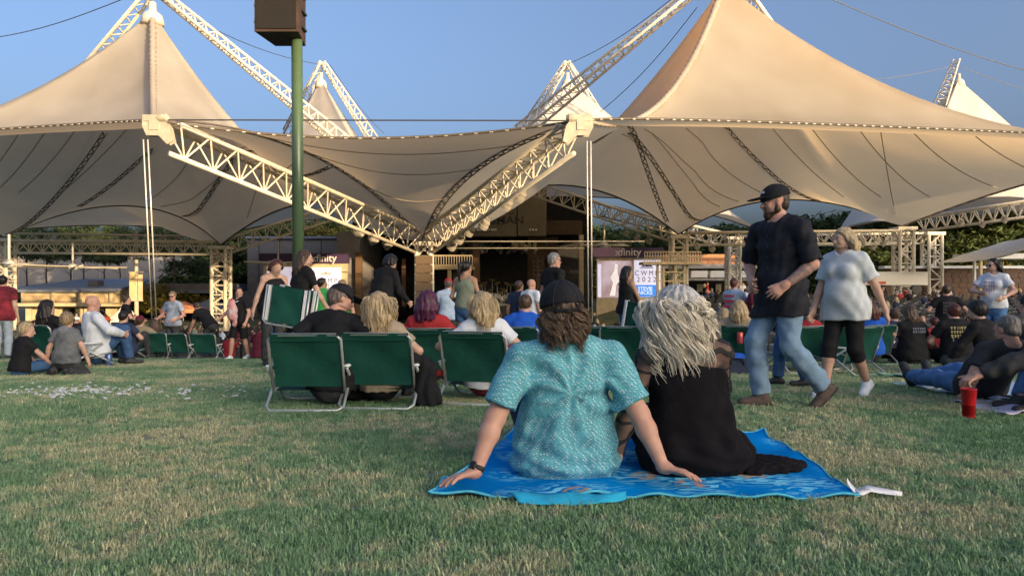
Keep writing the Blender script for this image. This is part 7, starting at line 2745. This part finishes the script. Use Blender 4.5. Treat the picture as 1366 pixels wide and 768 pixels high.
sb, ss, sa = seat_parts()
sb.materials.append(M_SEAT); ss.materials.append(M_SEAT); sa.materials.append(M_ARM)
sb.shade_smooth(); sa.shade_smooth()
SEAT0 = empty('bowl_seat', (0, 0, 0))
link('backrest', sb, None, SEAT0); link('seat', ss, None, SEAT0)
for sx in (-.27, .27):
    o = link('armrest', sa, None, SEAT0); o.location.x = sx
spots = []
for k in range(15):
    d = 20.5 + 2.1 * k
    a0 = 5.2 + .13 * k
    x = a0
    while x < d * .72 + .5:
        spots.append((x, d + .05 * x, 1))
        x += .60
    x = -d * .70 if k > 1 else 99
    while x < 3.4:
        if not (-6.5 - 1.2 < x < -6.5 + 1.2):
            spots.append((x, d + 2.2, 0))
        x += .60
spots = [(x, y, s) for x, y, s in spots if all(abs(x - q.x) > 1.4 or abs(y - q.y) > 1.4 for q in (C0, C1, C2, C3, CC))]
right = sorted([p for p in spots if p[2]], key=lambda p: p[1])
left = sorted([p for p in spots if not p[2]], key=lambda p: p[1])
solo = right[:300]
rest = right[300:] + left
first = True
GRP = 'fixed dark seats of the seating bowl'
occupied = set()
for i, (x, y, s) in enumerate(solo):
    o = SEAT0 if first else copy_tree(SEAT0)
    first = False
    o.location = (x, y, float(ground_z(x, y)))
    o.rotation_euler = (0, 0, math.atan2(x + 3, 78 - y) + rng.uniform(-.06, .06))
    tag(o, 'dark moulded seat with pale arms in the rows under the right hand tent', 'seat', GRP)
# seats farther off are one joined mesh
vb = np.array([tuple(v.co) for v in sb.vertices]); fb = [tuple(p.vertices) for p in sb.polygons]
va = np.array([tuple(v.co) for v in sa.vertices]); fa = [tuple(p.vertices) for p in sa.polygons]
def joined(name, items, m):
    V, Fc, n0 = [], [], 0
    for x, y, s in rest:
        a = math.atan2(x + 3, 78 - y)
        ca, sa_ = math.cos(a), math.sin(a)
        z = float(ground_z(x, y))
        for v0, f0, dx in items:
            q = v0 + np.array([dx, 0, 0])
            V.append(np.column_stack([x + q[:, 0] * ca - q[:, 1] * sa_, y + q[:, 0] * sa_ + q[:, 1] * ca, z + q[:, 2]]))
            Fc += [tuple(i + n0 for i in f) for f in f0]
            n0 += len(v0)
    me = bpy.data.meshes.new(name)
    me.from_pydata(np.concatenate(V).tolist(), [], Fc)
    tag(link(name, me, m), kind='stuff')
box_v = np.array([(x, y, z) for x in (-.235, .235) for y in (-.2, .2) for z in (.02, .43)])
box_f = [(0, 1, 3, 2), (4, 6, 7, 5), (0, 4, 5, 1), (2, 3, 7, 6), (1, 5, 7, 3)]
joined('distant_seats', [(vb, fb, 0), (box_v, box_f, 0)], M_SEAT)
arm_v = np.array([(x, y, z) for x in (-.02, .02) for y in (-.3, .2) for z in (.60, .64)])
joined('distant_seat_arms', [(arm_v, box_f, -.27)], M_ARM)

# ------------------------------------------------------------ the audience in and around those seats
TOPS = [('black', M_BLK), ('dark grey', C_DARK), ('navy', M_NAVY), ('white', M_WHT), ('red', C_RED), ('maroon', C_MAROON), ('pale blue', C_PALE), ('sage', C_OLIVE)]
WT = [7, 4, 3, 2, 2, 2, 1.5, 1]
BASE = {}


def audience(kind, ti, hi):
    """one of a few small figures, built once and copied"""
    key = (kind, ti, hi)
    hc, st, sx = [('brown', 'short', 'm'), ('black', 'long', 'f'), ('blonde', 'long', 'f'), ('grey', 'short', 'm')][hi]
    nm, mt = TOPS[ti]
    if key not in BASE:
        if kind == 'sit':
            pose = dict(pel=(0, -.04, .52), lean=-4, RF=(.12, .46, .08), LF=(-.12, .46, .08), RA=(.16, .30, .62), LA=(-.16, .30, .62), head=(rng.uniform(-30, 30), 4, 0))
        else:
            pose = dict(head=(rng.uniform(-30, 30), 4, 0), RA=(.22, .22, 1.0), LA=(-.24, .1, .86))
        p = Person('x', (0, 0, 0), 0, H=1.72 if sx == 'm' else 1.62, sex=sx, skin=['pink', 'tan', 'fair', 'pink'][hi], res=.03, hand_h=.012, seed=hi + ti * 5, **pose)
        p.top('top', mt, 'short', .02, .08, .004)
        p.bottom('trousers', C_DARK if ti % 2 else M_JEAND)
        p.hair(HAIR[hc], st, .24, .018)
        BASE[key] = [p.root, False]
    root, used = BASE[key]
    o = copy_tree(root) if used else root
    BASE[key][1] = True
    ht = {'brown': 'short brown hair', 'black': 'long dark hair', 'blonde': 'long blonde hair', 'grey': 'grey hair'}[hc]
    return tag(o, ('audience member with %s and %s top %s' % (ht, nm, 'seated among the pavilion rows' if kind == 'sit' else 'standing among the pavilion seats')), 'person', 'audience under the pavilion')


def pick():
    return rng.choices(range(len(TOPS)), WT)[0]


pool_r = [p for p in right if p[1] > 21.5]
pool_l = [p for p in left if p[1] > 24]
chosen = rng.sample(pool_r, 85) + rng.sample(pool_l, 150)
for x, y, s in chosen:
    o = audience('sit', pick(), rng.randrange(4))
    o.location = (x, y, float(ground_z(x, y)))
    o.rotation_euler = (0, 0, math.atan2(x + 3, 78 - y) + rng.uniform(-.3, .3))
for i in range(46):
    if i < 30:
        px, d = rng.uniform(20, 470), rng.uniform(26, 70)
    else:
        px, d = rng.uniform(560, 1000), rng.uniform(28, 60)
    x = (px - 683) / FPX * d
    o = audience('stand', pick(), rng.randrange(4))
    o.location = (x, d, float(ground_z(x, d)))
    o.rotation_euler = (0, 0, rng.uniform(0, 6.28))
